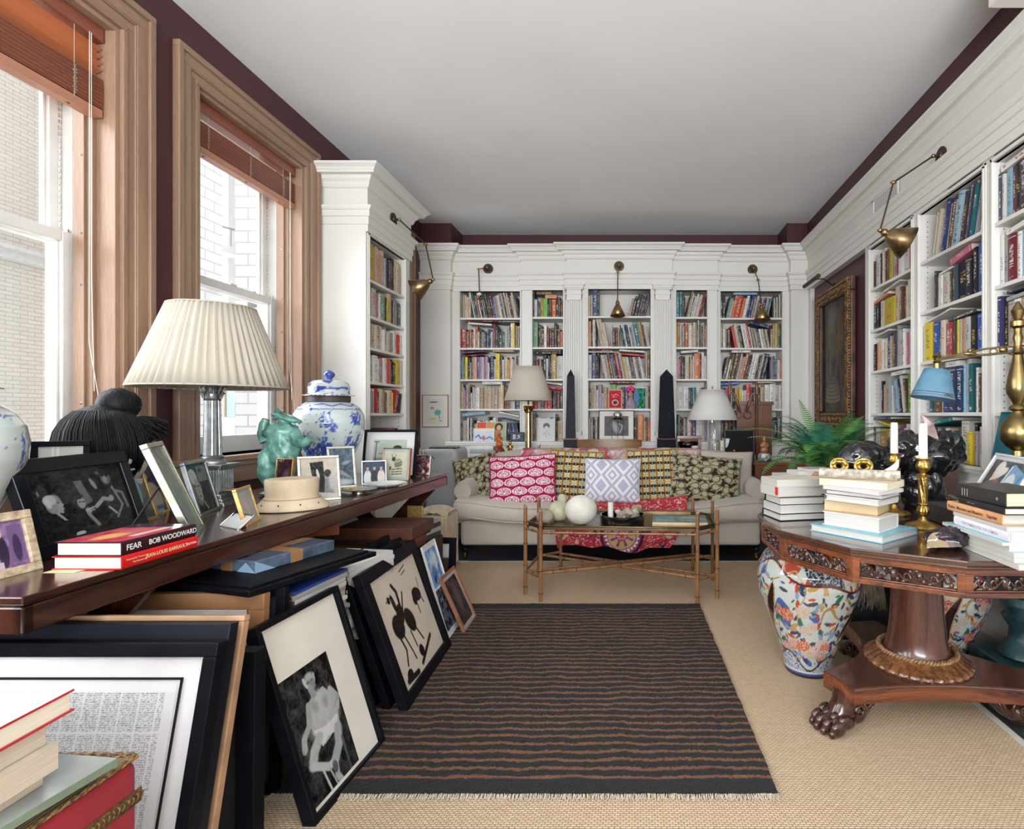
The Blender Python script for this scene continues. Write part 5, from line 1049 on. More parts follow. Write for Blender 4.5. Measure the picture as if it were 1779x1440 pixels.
slab('gilt edged panel standing on edge at the far end of the piles', -1.30, 3.24, .0075, .012, .10, .655, GILT, 80, 'panel', 'panel')
# slipcovered stool
T = thing('slipcovered_stool', 'stool under a loose cream slipcover with a beige cloth thrown over it', 'stool', (-1.56, 4.28, ZF))
SLIP = mat('cream_slipcover', (.66,.62,.55), .9, var=.03, bump=.4, bscale=260, sheen=.2); BEI = mat('beige_cloth', (.50,.40,.27), .9, var=.06, bump=.5, bscale=200, sheen=.2)
def skirt(a, b, z0, z1, fold, n=160, round_=.07, seedv=0):
    def f(u, v):
        t = 2*PI*u; q = 4.0; c, s_ = math.cos(t), math.sin(t); r = (abs(c)**q+abs(s_)**q)**(-1/q)
        z = z0+(z1-z0)*v; w = fold*(1-v)*math.sin(t*19+seedv+2*math.sin(t*3)); sh = (1-(max(0, v-.85)/.15)**2*.18)
        return (a*(r*c)*sh*(1+w), b*(r*s_)*sh*(1+w), z)
    return f
m = MB().grid(skirt(.135, .20, .02, .44, .05), 200, 24); m.ell((0,0,.43), (.130,.195,.055), 40, 14); m.build('slipcover', SLIP, T, smooth=180)
def thr(u, v): 
    x = -.05+u*.21; y = -.215-.008*math.sin(u*30)*(1-v) ; z = .08+v*.36
    return (x, y-.01*math.sin(u*17), z) if v < .97 else (x, y+.05, .475)
m = MB().grid(thr, 60, 30); m.grid(lambda u, v: (.150+.012*math.sin(u*25)*(1-v), -.22+u*.30, .10+v*.33), 60, 30); m.grid(lambda u, v: (-.05+.20*u, -.216+.30*v, .489-.03*(2*u-1)**2-.025*(2*v-1)**2+.004*math.sin(u*20+v*9)), 40, 40)
m.build('draped_cloth', BEI, T, smooth=180, solid=.004)
for a in (-1, 1):
    for b in (-1, 1): MB().cyl((a*.09, b*.15, 0), (a*.09, b*.15, .06), .018, n=10).build('leg', BLACK, T)
# ottoman with books, lower left corner
T = thing('ottoman', 'red velvet ottoman with ribbed gold top and twisted gold cord, lower left corner', 'ottoman', (-1.30, .70, ZF))
REDV = mat('red_velvet', (.26,.006,.016), .75, var=.1, vscale=6, sheen=.1)
def goldtop():
    m = bpy.data.materials.new('ribbed_gold_silk'); m.use_nodes = True; N, L = nt(m); p = N['Principled BSDF']; p.inputs['Roughness'].default_value = .45; p.inputs['Sheen Weight'].default_value = .3
    tc = N.new('ShaderNodeTexCoord'); sp = N.new('ShaderNodeSeparateXYZ'); L.new(tc.outputs['Object'], sp.inputs[0]); w = math_node(N, L, 'SINE', math_node(N, L, 'MULTIPLY', sp.outputs[0], 2*PI/.0045))
    n = N.new('ShaderNodeTexNoise'); n.inputs['Scale'].default_value = 40; L.new(tc.outputs['Object'], n.inputs['Vector'])
    L.new(mixc(N, L, math_node(N, L, 'MULTIPLY_ADD', w, .35, n.outputs['Fac']), (.16,.105,.035), (.40,.28,.11)), p.inputs['Base Color'])
    b = N.new('ShaderNodeBump'); b.inputs['Distance'].default_value = .002; L.new(w, b.inputs['Height']); L.new(b.outputs[0], p.inputs['Normal']); return m
m = MB().box(-.36, .36, -.36, .34, .01, .545); m.build('body', REDV, T, bevel=.02, seg=4)
m = MB().grid(lambda u, v: (-.355+.71*u, -.355+.69*v, .546+.022*math.sin(PI*u)**.5*math.sin(PI*v)**.5), 30, 30); m.build('top', goldtop(), T, smooth=180)
CORD = mat('gold_cord', (.22,.125,.045), .6, var=.4, vscale=160, bump=.5, bscale=300)
def cord(T, pts, r, nm):
    m = MB(); P_ = [Vector(p) for p in pts]; L = []
    for a, b in zip(P_, P_[1:]):
        n = max(2, int((b-a).length/.003)); L += [a+(b-a)*k/n for k in range(n)]
    L.append(P_[-1])
    for ph in (0, PI): m.tube([p+Vector((math.cos(i*.42+ph)*r*.5*(1 if True else 0), math.sin(i*.42+ph)*r*.5, math.sin(i*.42+ph)*r*.5)) for i, p in enumerate(L)], r*.62, 6)
    return m.build(nm, CORD, T, smooth=180)
cord(T, [(.356,-.36,.548),(.356,.336,.548),(-.356,.336,.548)], .0048, 'cord_trim')
m = MB(); 
for k in range(75): y = -.36+k*.0094; m.tube([(.3605+.002*math.cos(t), y+.0065*math.cos(t), .475+.008*math.sin(t)) for t in [2*PI*i/8 for i in range(8)]], .0018, 4, close=True)
m.box(.360,.3625,-.36,.34,.462,.488); m.build('braid_trim', CORD, T, smooth=180)
BZ = ZF+.570
T = thing('glass_slab_book', 'thin grey green book lying askew under the pile, on the ottoman', 'book', (-1.49, .63, BZ), math.radians(-6)); MB().box(0,.53,0,.40,0,.014).build('cover', mat('grey_green_cover', (.30,.33,.32), .12, coat=.5), T); MB().box(.528,.5305,0,.40,.001,.013).build('edge', mat('green_edge', (.16,.22,.15), .4), T)
for k, (L, W, th, cc, lab) in enumerate(((.21,.16,.030,(.42,.30,.20),'tan paperback, lowest of the pile on the ottoman'), (.22,.155,.042,(.60,.54,.42),'cream paged book with black edge, second in the pile on the ottoman'), (.215,.15,.036,(.62,.57,.50),'white paperback, third in the pile on the ottoman'))):
    tbook(lab, (-1.180+(.0,.02,.01)[k], .735, BZ+.0145+sum((.030,.042,.036)[:k])+.0006*k), math.radians(2), L, W, th-.0006, cc, pages=mat('book_page_cream', (.56,.48,.38), .8, var=.1, vscale=200, stretch=(.05,.05,6)), hb=False)
def cov(T, L, Wd, th):
    o = Pic(60, 45, (.62,.66,.66), .05, 41).poly([(.3,.4),(.7,.95),(.95,.9),(.6,.3)],(.10,.11,.12)).ell(.6,.75,.18,.12,(.42,.44,.45)).line([(.4,.3),(.9,.5)],.03,(.6,.6,.6)).rect(0,.3,0,.3,(.45,.58,.60)).mesh('jacket_art', L-.003, Wd-.003, T, x0=.0015, z0=0, rough=.25, coat=.3)
    o.matrix_local = Matrix.Translation((0, Wd-.0015, th+.0004)) @ Matrix(((1,0,0,0),(0,0,-1,0),(0,1,0,0),(0,0,0,1)))
tbook('red bound hardback with a photographic jacket on top of the pile on the ottoman', (-1.172, .745, BZ+.0145+.1095), math.radians(4), .235, .165, .036, (.45,.02,.03), extra=cov)
# ================================================================ SOFA GROUP
LIN = mat('greige_linen', (.44,.39,.335), .9, var=.03, vscale=5, bump=.35, bscale=420, sheen=.25); LIND = mat('linen_piping', (.50,.46,.41), .9)
T = thing('sofa', 'long greige linen sofa with low rolled arms and black turned legs on casters', 'sofa', (-.20, 4.42, ZF))
def puffy(x0, x1, y0, y1, z0, z1, r=.05, wob=.0, n=(48, 14, 8), seed=0, ex=3.2):
    m = MB(); cx, cy, cz = (x0+x1)/2, (y0+y1)/2, (z0+z1)/2; a, b, c = (x1-x0)/2, (y1-y0)/2, (z1-z0)/2
    def fn(u): return 1
    nn, kk = 96, 40; vs = []
    def se(v, e): return math.copysign(abs(v)**e, v)
    def f(u, v):
        t = 2*PI*u; p = PI*(v-.5); e = 2/ex; x = a*se(math.cos(t), e*.6)*se(math.cos(p), e*.7); y = b*se(math.sin(t), e*.6)*se(math.cos(p), e*.7); z = c*se(math.sin(p), e)
        w = wob*mnoise.noise(Vector((x*2.2+seed, y*3, z*3))); return (cx+x*(1+w*.1), cy+y+w*.3, cz+z+w)
    return m.grid(f, nn, kk)
m = MB().box(-1.23, 1.23, .05, .66, .125, .33); m.build('base', LIN, T, bevel=.03, seg=3)
m = MB(); nx, ny = 120, 26
def cush(u, v):
    # closed loop cross-section swept along x
    x = -1.28+2.55*u; e = max(0, abs(u-.5)*2-.965)/.035; t = 2*PI*v; hw, hh = .275*(1-.18*e*e), .085*(1-.55*e*e); cs, sn = math.cos(t), math.sin(t)
    y = .25+hw*math.copysign(abs(cs)**.55, cs); bul = .016*mnoise.noise(Vector((x*1.8, 1, v*2)))+.075*math.exp(-((x+1.28)/.42)**2)+.05*math.exp(-((x-1.28)/.45)**2); z = .372+hh*math.copysign(abs(sn)**.75, sn)+bul*(1 if sn > -.2 else .5); y -= .012*mnoise.noise(Vector((x*2.4, 5, 0)))*(1 if cs < 0 else 0)
    return (x, y, z)
m.grid(cush, nx, 56); m.build('seat_cushion', LIN, T, smooth=180)
m = MB()
for zz, yy in ((.432, -.012), (.312, -.012)): m.tube([(-1.26+2.51*k/60, yy-.012*mnoise.noise(Vector(((-1.26+2.51*k/60)*2.4, 5, 0))), zz+.018*mnoise.noise(Vector(((-1.26+2.51*k/60)*1.8, 1, .4)))+.075*math.exp(-((-1.26+2.51*k/60+1.28)/.42)**2)+.05*math.exp(-((-1.26+2.51*k/60-1.28)/.45)**2)) for k in range(61)], .0045, 6)
m.build('piping', LIND, T, smooth=180)
m = puffy(-1.19, 1.21, .50, .70, .30, .875, wob=.012, ex=5); m.build('back', LIN, T, smooth=180)
for sx in (-1, 1):
    m = MB().tube([(sx*1.225, .10+k*.085, .565+.0*k) for k in range(7)], [.070,.083,.087,.087,.087,.087,.085], 28); m.box(sx*1.225-.045, sx*1.225+.045, .11, .62, .30, .56)
    m.build('arm', LIN, T, smooth=50, bevel=.0)
CAST = mat('brass_caster', (.55,.33,.09), .25, metal=1)
for sx in (-1, 1):
    for yy in (.11, .60):
        m = MB().lathe([(.022,.055),(.016,.062),(.020,.072),(.028,.082),(.026,.094),(.018,.100),(.028,.106),(.032,.118),(.034,.127)], c=(sx*1.205, yy, 0), n=20); l = m.build('leg', BLACK, T, smooth=50)
        MB().cyl((sx*1.205, yy, .030), (sx*1.205, yy, .058), .014, .020, n=14).cyl((sx*1.205-.008, yy+.012, .0155), (sx*1.205+.008, yy+.012, .0155), .0150, n=16).build('caster', CAST, l, smooth=40)
# patterned cloth colours
def ikat(u, v):
    fx, fy = u*4.2, v*5.6; r = int(math.floor(fy)); x = (fx+(.5 if r % 2 else 0)) % 1-.5; y = fy % 1-.5; n = .03*mnoise.noise(Vector((u*40, v*60, 0))); W_, P_ = (.74,.66,.64), (.34,.005,.075)
    d = math.hypot(x*1.0, (y+.05)*(1.25 if y < 0 else .95))+n
    if abs(x) < .045*(1-y*1.6) and y > .25: return W_
    if d > .47: return P_
    if d > .39: return W_
    if d > .33: return P_
    if y < -.10: return W_ if (x*14+.5) % 1 > .35 else P_
    e = math.hypot(x*.9, (y-.06)*2.2)
    if e < .10: return P_
    if e < .17: return W_
    if e < .22: return P_
    return W_ if (math.atan2(y, x)*5) % 1 > .3 else P_
def mustard(u, v):
    x, y = (u*7) % 1-.5, (v*7) % 1-.5; d1 = abs(abs(x)-abs(y))
    if abs(x) < .035 or abs(y) < .035: return (.50,.27,.05)
    q = max(abs(x), abs(y)); p = min(abs(x), abs(y)); par = (int(u*7)+int(v*7)) % 2
    if q > .44: return (.03,.025,.03)
    if q > .31: return (.03,.028,.03) if abs(y) > abs(x) else (.56,.27,.03)
    return ((.60,.55,.38) if d1 < .12 else (.12,.36,.36)) if par else ((.12,.34,.36) if d1 < .12 else (.58,.50,.33))
def wikat(u, v):
    x = (u*2.5+.25) % 1-.5; y = (v*2.1+.2) % 1-.5; d = abs(x)*1.25+abs(y)+.03*mnoise.noise(Vector((u*40, v*90, 0))); A, B = (.72,.71,.73), (.40,.40,.50)
    return A if (d < .13 or .28 < d < .42 or .62 < d < .8) else B
def snake(u, v):
    n = mnoise.noise(Vector((u*5, v*5, 4.2))); c = Vector((u*6.2+.3*n, v*6+.3*n, 0)); i, j = round(c.x), round(c.y); best = 9
    for a in (-1, 0, 1):
        for b in (-1, 0, 1):
            q = Vector((i+a+.35*mnoise.noise(Vector(((i+a)*7.3, (j+b)*3.1, 1))), j+b+.35*mnoise.noise(Vector(((i+a)*2.3, (j+b)*5.7, 9))), 0)); best = min(best, (q-c).length)
    f = .5+.5*math.sin(u*260)*math.sin(v*260)
    if best < .30: return (.33+.06*f, .31+.05*f, .23)
    if best < .38: return (.02,.018,.014)
    if best < .42: return (.34,.33,.18)
    return (.025,.02,.016) if mnoise.noise(Vector((u*14, v*14, 0))) > -.05 else (.34,.26,.14)
def suz(u, v):
    R_ = (.42,.03,.045); W_ = (.66,.60,.54)
    n = mnoise.noise(Vector((u*14, v*14, 2)));
    if .16 < abs(n) < .20: return (.60,.50,.44)
    if n > .42: return (.62,.38,.30)
    return R_
CLM = vcol_mat('patterned_cloth', .85, bump=.3, bscale=300, spec=.2)
def cushion(label, c, size, yaw, tilt, roll, fn, thick=.14, trim=None, name='cushion', n=70):
    T = thing(name, label, 'cushion', c, 0); w, h = size
    M = Matrix.Rotation(math.radians(yaw), 4, 'Z') @ Matrix.Rotation(-math.radians(tilt), 4, 'X') @ Matrix.Rotation(math.radians(roll), 4, 'Y')
    def prof(u, v): e = max(0, 1-(2*u-1)**2)**.5*max(0, 1-(2*v-1)**2)**.5; return thick/2*e**.75
    def xy(u, v): a, b = 2*u-1, 2*v-1; p = 1-.055*(1-b*b)*0-.0; return (w/2*a*(1-.06*(1-a*a*0)*(1-b*b)*0-.05*(1-(abs(b))**2.)*abs(a)**3), h/2*b*(1-.05*(1-abs(a)**2.)*abs(b)**3))
    for s, nm in ((-1, 'front_cover'), (1, 'back_cover')):
        m = MB().grid(lambda u, v: (lambda p: M @ Vector((p[0], s*(prof(u, v)+.006*mnoise.noise(Vector((u*4, v*4, c[0]*9)))*(prof(u, v) > .002)), p[1])))(xy(u, v)), n, n, flip=(s > 0)); o = m.build(nm, CLM if fn else LIN, T, smooth=180)
        if fn:
            a = o.data.color_attributes.new('Col', 'FLOAT_COLOR', 'POINT'); buf = np.ones(((n+1)**2, 4), dtype=np.float32); buf[:, :3] = [fn(i/n, j/n) for j in range(n+1) for i in range(n+1)]; a.data.foreach_set('color', buf.ravel())
    pts = [M @ Vector((*(lambda q: (q[0], 0, q[1]))(xy(*p)),)) for p in [(k/24, 0) for k in range(24)]+[(1, k/24) for k in range(24)]+[(1-k/24, 1) for k in range(24)]+[(0, 1-k/24) for k in range(24)]]
    MB().tube(pts, .005 if not trim else .009, 6, close=True).build('piping', trim or mat('pipe_dark', (.30,.22,.16), .8), T, smooth=180)
    return T
def at(px, py, Y): p = pw(px, py, Y); return (p.x, p.y, p.z)
MUS = mat('mustard_trim', (.50,.25,.03), .8)
cushion('snakeskin patterned cushion, far left, behind the crimson one', at(828, 832, 4.78), (.40,.42), -8, 14, -14, snake, n=90)
cushion('crimson and white ikat cushion at the left of the sofa', at(908, 834, 4.62), (.56,.42), 0, 14, -3, ikat, trim=mat('pink_pipe', (.35,.01,.08), .8), n=130)
cushion('mustard and teal geometric cushion between the crimson and white ones', at(1000, 828, 4.74), (.47,.46), 0, 16, 3, mustard, trim=MUS, n=130)
cushion('mustard and teal geometric cushion right of the white one', at(1134, 826, 4.74), (.44,.46), 0, 16, -2, mustard, trim=MUS, n=130)
cushion('white cushion with pale lilac ikat lozenges, centre of the sofa', at(1064, 836, 4.58), (.46,.37), 0, 14, 1, wikat, trim=mat('lilac_pipe', (.5,.5,.56), .8), n=110)
cushion('large snakeskin patterned cushion at the right of the sofa', at(1226, 833, 4.68), (.60,.42), 0, 16, 6, snake, n=110)
cushion('plain linen back cushion at the right end of the sofa', at(1262, 823, 4.82), (.46,.40), 0, 10, 2, None, thick=.12)
# suzani cloth over the back and over the seat front
def med(x, z, cx, cz, r):
    d = math.hypot(x-cx, z-cz)/r; a = math.atan2(z-cz, x-cx)
    if d > 1.12: return None
    if d > 1.0: return (.015,.015,.05)
    if d > .93: return (.38,.03,.05)
    if d > .78: return (.66,.60,.52) if (math.sin(a*26) > (d-.86)*14) else (.20,.05,.16)
    if d > .72: return (.16,.06,.20)
    if d > .30: return (.13,.04,.20) if abs(math.sin(a*4)) > .93-.1*(1-d) and d < .62 else (.50,.31,.11)
    if d > .24: return (.15,.05,.2)
    if d > .13: return (.60,.50,.44) if math.sin(a*12) > 0 else (.5,.05,.06)
    return (.55,.05,.05)
T = thing('suzani_throw', 'red embroidered suzani throw spread over the seat and hanging behind the bamboo table', 'throw')
def drape(u, v):
    # v=0 bottom hem on the front, rises, crosses the cushion edge, lies on the seat to v=1
    L = v*1.02; x = -.62+u*(.90+.16*min(1, L/.45))+.02*math.sin(L*9)*(1 if u > .5 else -1)*abs(2*u-1); hem = .10+.05*math.sin(u*7)+.03*math.sin(u*17)
    fold = .012*math.sin(u*34+2*math.sin(v*3))
    if L < .40: z = .075+hem*.5+L*(.43-.075-hem*.5)/.40; y = 4.385+fold*(1-L*1.6)-.012*math.sin(L*6)
    elif L < .52: a = (L-.40)/.12*PI/2; z = .43+.045*math.sin(a); y = 4.385+.07*(1-math.cos(a))
    else: z = .472+.010*mnoise.noise(Vector((x*7, L*9, 3)))+.05*max(0, math.sin((x-.02)*3.2))*math.exp(-((L-.62)/.09)**2)+.028*max(0, u-.5); y = 4.455+(L-.52)*.5
    return (x, y, z+ZF)
m = MB().grid(drape, 150, 130); o = m.build('cloth', CLM, T, smooth=180)
def sc(p):
    q = med(p.x, p.z, -.105, .235, .155) if p.y < 4.41 else None
    if q: return q
    q = suz(p.x*1.3, p.z*1.5+p.y*1.3)
    k = mnoise.noise(Vector((p.x*9, p.z*9+p.y*7, 6)))
    if abs(k) < .03: return (.03,.03,.07)
    return q
set_vcol(o, sc)
T = thing('suzani_runner', 'faded pink and white suzani cloth folded over the back of the sofa', 'throw')
def run(u, v):
    x = -1.02+u*1.62; L = v; n = .006*mnoise.noise(Vector((x*5, v*5, 8)))
    if L < .4: return (x, 4.90+n-.005, .62+L*.66)
    a = (L-.4)/.35; 
    if a < 1: return (x, 4.905+.20*a, .882+.018*math.sin(PI*a)+n)
    return (x, 5.122+n, .882-(a-1)*.3)
m = MB().grid(run, 120, 40); o = m.build('cloth', CLM, T, smooth=180)
def rc(p):
    for cx in (-.78, -.1, .45):
        q = med(p.x, p.z*1.0+p.y, cx, 5.80, .13)
        if q: return tuple(.55*a+.45*b for a, b in zip(q, (.62,.52,.48)))
    n = mnoise.noise(Vector((p.x*12, (p.z+p.y)*12, 1))); return (.62,.54,.50) if n > .1 else ((.42,.08,.12) if n > -.2 else (.50,.16,.18))
set_vcol(o, rc)
# ---------------------------------------------------------------- bamboo table
BAM = wood('bamboo_brown', (.30,.15,.06), (.15,.06,.02), .3, 12, 'Z', coat=.3); DKJ = mat('bamboo_joint', (.11,.045,.018), .4)
T = thing('bamboo_tray_table', 'bamboo framed tray table with eight upright legs before the sofa', 'coffee table', (-.085, 3.80, ZF), math.radians(-3.5))
def bamboo(m, p0, p1, r, n=12, first=.5):
    p0, p1 = Vector(p0), Vector(p1); L = (p1-p0).length; k = max(1, round(L/.15)); m.cyl(p0, p1, r, n=n)
    for i in range(k): c = p0.lerp(p1, (i+first)/k); d = (p1-p0).normalized()*.0035; m.cyl(c-d, c+d, r*1.22, n=n, m=1)
LG = [(-.50,-.325),(-.635,-.19),(-.635,.19),(-.50,.325),(.50,.325),(.635,.19),(.635,-.19),(.50,-.325)]
for x, y in LG:
    m = MB(); bamboo(m, (x, y, 0), (x, y, .575), .0125, first=.35); m.add([(x-.012,y-.012,.575),(x+.012,y-.012,.575),(x+.012,y+.012,.575),(x-.012,y+.012,.575),(x+math.copysign(.010,x),y,.605)], [(0,1,4),(1,2,4),(2,3,4),(3,0,4)])
    m.build('leg', [BAM, DKJ], T, smooth=50)
def rail(a, b, z, nm='rail', r=.0095):
    m = MB(); bamboo(m, (a[0], a[1], z), (b[0], b[1], z if not isinstance(z, tuple) else z), r); m.build(nm, [BAM, DKJ], T, smooth=50)
for i in range(8): rail(LG[i], LG[(i+1) % 8], .440, 'top_rail', .008)
for (a, b) in ((0, 1), (2, 3), (4, 5), (6, 7), (1, 2), (5, 6)): rail(LG[a], LG[b], .155)
for (a, b, z) in ((0, 5, .178), (1, 4, .150), (2, 7, .168), (3, 6, .142)): rail(LG[a], LG[b], z, 'cross_stretcher')
TB2 = mat('tray_brass', (.22,.16,.09), .3, metal=.9, var=.15, vscale=8)
def inset(pts, d): return [(x-math.copysign(d, x), y-math.copysign(d, y)) for x, y in pts]
R0 = inset(LG, .016)
m = MB().prism(R0, .455, .461); m.build('tray', TB2, T)
m = MB().tube([(x, y, .478) for x, y in R0], .006, 8, close=True)
for i in range(8): (x0_, y0_), (x1_, y1_) = R0[i], R0[(i+1) % 8]; m.add([(x0_,y0_,.458),(x1_,y1_,.458),(x1_,y1_,.478),(x0_,y0_,.478)], [(0,1,2,3)])
m.build('tray_rim', TB2, T, smooth=60)
tz = ZF+.462
T = thing('coral_ball', 'round white brain coral on the bamboo table', 'coral', (-.36, 3.66, tz)); CORAL = mat('white_coral', (.68,.65,.58), .9, var=.06, bump=3, bscale=130)
MB().ell((0,0,.098), (.108,.100,.098), 64, 40, fn=lambda u: 1+.016*mnoise.noise(u*16)+.010*mnoise.noise(u*34)).build('coral', CORAL, T, smooth=180)
T = thing('gourd', 'pale green ribbed gourd behind the white coral ball', 'gourd', (-.525, 3.80, tz)); GD = mat('pale_gourd', (.50,.48,.33), .5, var=.12, vscale=9)
MB().ell((0,0,.068), (.075,.070,.068), 48, 24, fn=lambda u: 1+.05*abs(math.cos(math.atan2(u.y, u.x)*5))).ell((.02,0,.14), (.034,.034,.045), 24, 14).build('fruit', GD, T, smooth=180); MB().tube([(.025,0,.18),(.03,0,.20),(.045,0,.212)], .005, 6).build('stem', DKJ, T, smooth=180)
T = thing('gourd', 'smaller grey gourd lying at the left end of the bamboo table', 'gourd', (-.61, 3.70, tz)); MB().ell((0,0,.045), (.06,.045,.045), 32, 16, fn=lambda u: 1+.05*mnoise.noise(u*4)).build('fruit', mat('grey_gourd', (.36,.33,.24), .6, var=.2), T, smooth=180)
T = thing('round_tray', 'round black lacquer tray holding a candle and driftwood', 'tray', (-.085, 3.72, tz)); MB().lathe([(.001,.0),(.145,.0),(.150,.010),(.150,.058),(.143,.060),(.143,.014),(.138,.010),(.001,.010)], n=64, caps=False).build('tray', mat('tray_lacquer', (.006,.006,.007), .12, coat=.8), T, smooth=50)
T = thing('pillar_candle', 'short white pillar candle standing in the black tray', 'candle', (-.165, 3.71, tz+.0105)); MB().cyl((0,0,0), (0,0,.13), .019, n=20).build('wax', mat('wax', (.78,.74,.66), .5), T, smooth=40); MB().cyl((0,0,.13), (0,0,.14), .0015, n=5).build('wick', BLACK, T)
DW = mat('driftwood', (.52,.47,.40), .9, var=.25, vscale=20, bump=1.5, bscale=40, col2=(.20,.15,.10))
r2 = random.Random(9)
for k, (x, y, l, a, e, lab) in enumerate(((-.02,3.74,.15,25,.35,'pale twisted driftwood piece rising from the black tray'), (-.07,3.68,.13,-15,.1,'grey driftwood chunk at the front of the black tray'), (.015,3.70,.10,60,.2,'bleached knobbly driftwood at the right of the black tray'))):
    T = thing('driftwood', lab, 'driftwood', (x, y, tz+.014+k*.012), math.radians(a)); pts = [Vector((-l/2+l*i/6, .010*math.sin(i*2+k), .045+e*l*i/6*.7+.012*math.sin(i*1.7+k))) for i in range(7)]
    MB().tube(pts, [.010,.020,.026,.021,.025,.018,.007], 12).ell(pts[2]+Vector((0,.01,-.02)), (.035,.028,.030), 16, 10, fn=lambda u: 1+.3*mnoise.noise(u*3)).build('wood', DW, T, smooth=60)
def covb(T, L, Wd, th):
    o = Pic(60, 40, (.10,.20,.26), .05, 51).rect(.05,.4,.2,.9,(.16,.30,.34)).ell(.7,.5,.2,.3,(.30,.36,.30),0,.8).line([(.1,.5),(.9,.6)],.02,(.03,.05,.07)).noise(.06,20).mesh('jacket_art', L-.004, Wd-.004, T, x0=.002, z0=0, rough=.2, coat=.4)
    o.matrix_local = Matrix.Translation((0, Wd-.002, th+.0004)) @ Matrix(((1,0,0,0),(0,0,-1,0),(0,1,0,0),(0,0,0,1)))
tbook('large tan edged book with a blue green jacket on the bamboo table', (.115, 3.58, tz), math.radians(-3), .36, .27, .030, (.50,.36,.20), extra=covb, pages=mat('tan_pages', (.55,.40,.22), .8))
# ---------------------------------------------------------------- console and things behind the sofa
T = thing('sofa_console', 'narrow console table mostly hidden behind the sofa back', 'table', (-.32, 5.335, 0)); DW2 = wood('dark_mahogany', (.16,.06,.03), (.07,.025,.012), .3, 7, 'X', coat=.2)
MB().box(-1.26, 1.47, -.15, .15, .735, .76).build('tabletop', DW2, T, bevel=.003)
for x in (-1.22, -.4, .7, 1.44):
    for y in (-.12, .12): MB().box(x-.018, x+.018, y-.018, y+.018, 0, .735).build('leg', DW2, T)
CZ2 = .7603
T = thing('table_lamp', 'brass column table lamp with a cream shade, left behind the sofa', 'lamp', (-1.032, 5.30, CZ2)); POLB = mat('polished_brass', (.42,.32,.15), .2, metal=1, var=.06)
MB().frus((0,0), .075, .072, 0, .02).frus((0,0), .055, .05, .02, .035).build('foot', POLB, T, bevel=.002); MB().lathe([(.040,.035),(.042,.05),(.034,.06),(.031,.07),(.030,.46)], n=40).build('column', POLB, T, smooth=50)
m = MB().lathe([(.029,.46),(.032,.464),(.029,.47),(.031,.50),(.040,.53)], n=24)
for lv, (zz, rr, hh) in enumerate(((.47,.033,.028), (.495,.036,.03))):
    for k in range(8): a = 2*PI*(k+.5*lv)/8; d = Vector((math.cos(a), math.sin(a), 0)); m.tube([d*.031+Vector((0,0,zz)), d*(rr+.004)+Vector((0,0,zz+hh*.7)), d*(rr+.014)+Vector((0,0,zz+hh))], [.007,.007,.003], 6)
m.box(-.045,.045,-.045,.045,.53,.538); m.build('capital', BRASS, T, smooth=50); MB().cyl((0,0,.538),(0,0,.62),.008,n=8).build('socket', BRONZE, T)
shade(T, .228, .128, .582, .905, LINEN)
T = thing('table_lamp', 'clear ribbed glass lamp with a plain white shade, right behind the sofa', 'lamp', (.750, 5.30, CZ2)); CRY = mat('crystal', (.95,.97,.97), .05, trans=.9, var=0, ior=1.5)
MB().frus((0,0), .06, .06, 0, .02).build('foot', SILVER, T, bevel=.002); MB().lathe([(.045,.02),(.040,.03),(.038,.20),(.034,.36),(.03,.37)], n=64, flute=lambda t, z: 1-.12*max(0, math.cos(t*14))).build('column', CRY, T, smooth=40); MB().cyl((0,0,.37),(0,0,.43),.014,n=14).build('socket', SILVER, T)
shade(T, .243, .115, .396, .683, WSH); MB().cyl((0,0,.683),(0,0,.705),.003,n=6).ell((0,0,.712),(.010,.010,.010),12,8).build('finial', SILVER, T, smooth=60)
OB = mat('black_fossil_marble', (.014,.017,.024), .45, var=.3, vscale=60, coat=.0, spec=.12, col2=(.09,.11,.14)); RM_ = mat('red_marble', (.30,.10,.09), .25, var=.2, vscale=30)
def speck():
    m = MATS['black_fossil_marble']; N, L = nt(m); rp = [n for n in N if n.type == 'VALTORGB'][0]; rp.color_ramp.elements[0].position = .28; rp.color_ramp.elements[1].position = .36; 
speck()
for (px, rz, hb, hs, ht, lab) in ((991.5, 4, .066, .048, .034, 'slimmer black marble obelisk beside the brass lamp'), (1158, 28, .068, .062, .046, 'stouter black marble obelisk turned on its corner, right of the centre bay')):
    T = thing('obelisk', lab, 'obelisk', ((px-1103)*5.3/950, 5.30, CZ2), math.radians(rz), 'black marble obelisks behind the sofa')
    MB().frus((0,0), hb, hb, 0, .205).build('plinth', OB, T, bevel=.002); MB().frus((0,0), hb+.006, hb+.006, .205, .215).build('ledge', RM_, T, bevel=.002); MB().frus((0,0), hs, ht, .215, .815).frus((0,0), ht, .0015, .815, .882).build('shaft', OB, T, bevel=.001)
# kinetic ball on rods
T = thing('ball_ornament', 'polished steel ball held on three thin black rods before the framed photograph', 'ornament', (-.167, 5.30, CZ2)); MB().ell((0,0,.435), .046, 32, 20).build('ball', mat('chrome', (.75,.75,.75), .08, metal=1, var=0), T, smooth=180)
m = MB().lathe([(.047,.395),(.050,.405),(.047,.412)], n=32)
for x in (-.055, 0, .055): m.cyl((x,0,.0),(x,0,.40),.0022,n=6)
m.box(-.058,.058,-.003,.003,.395,.401); m.build('rod', BLACK, T); MB().cyl((0,0,0),(0,0,.012),.07,n=32).build('base', BLACK, T)
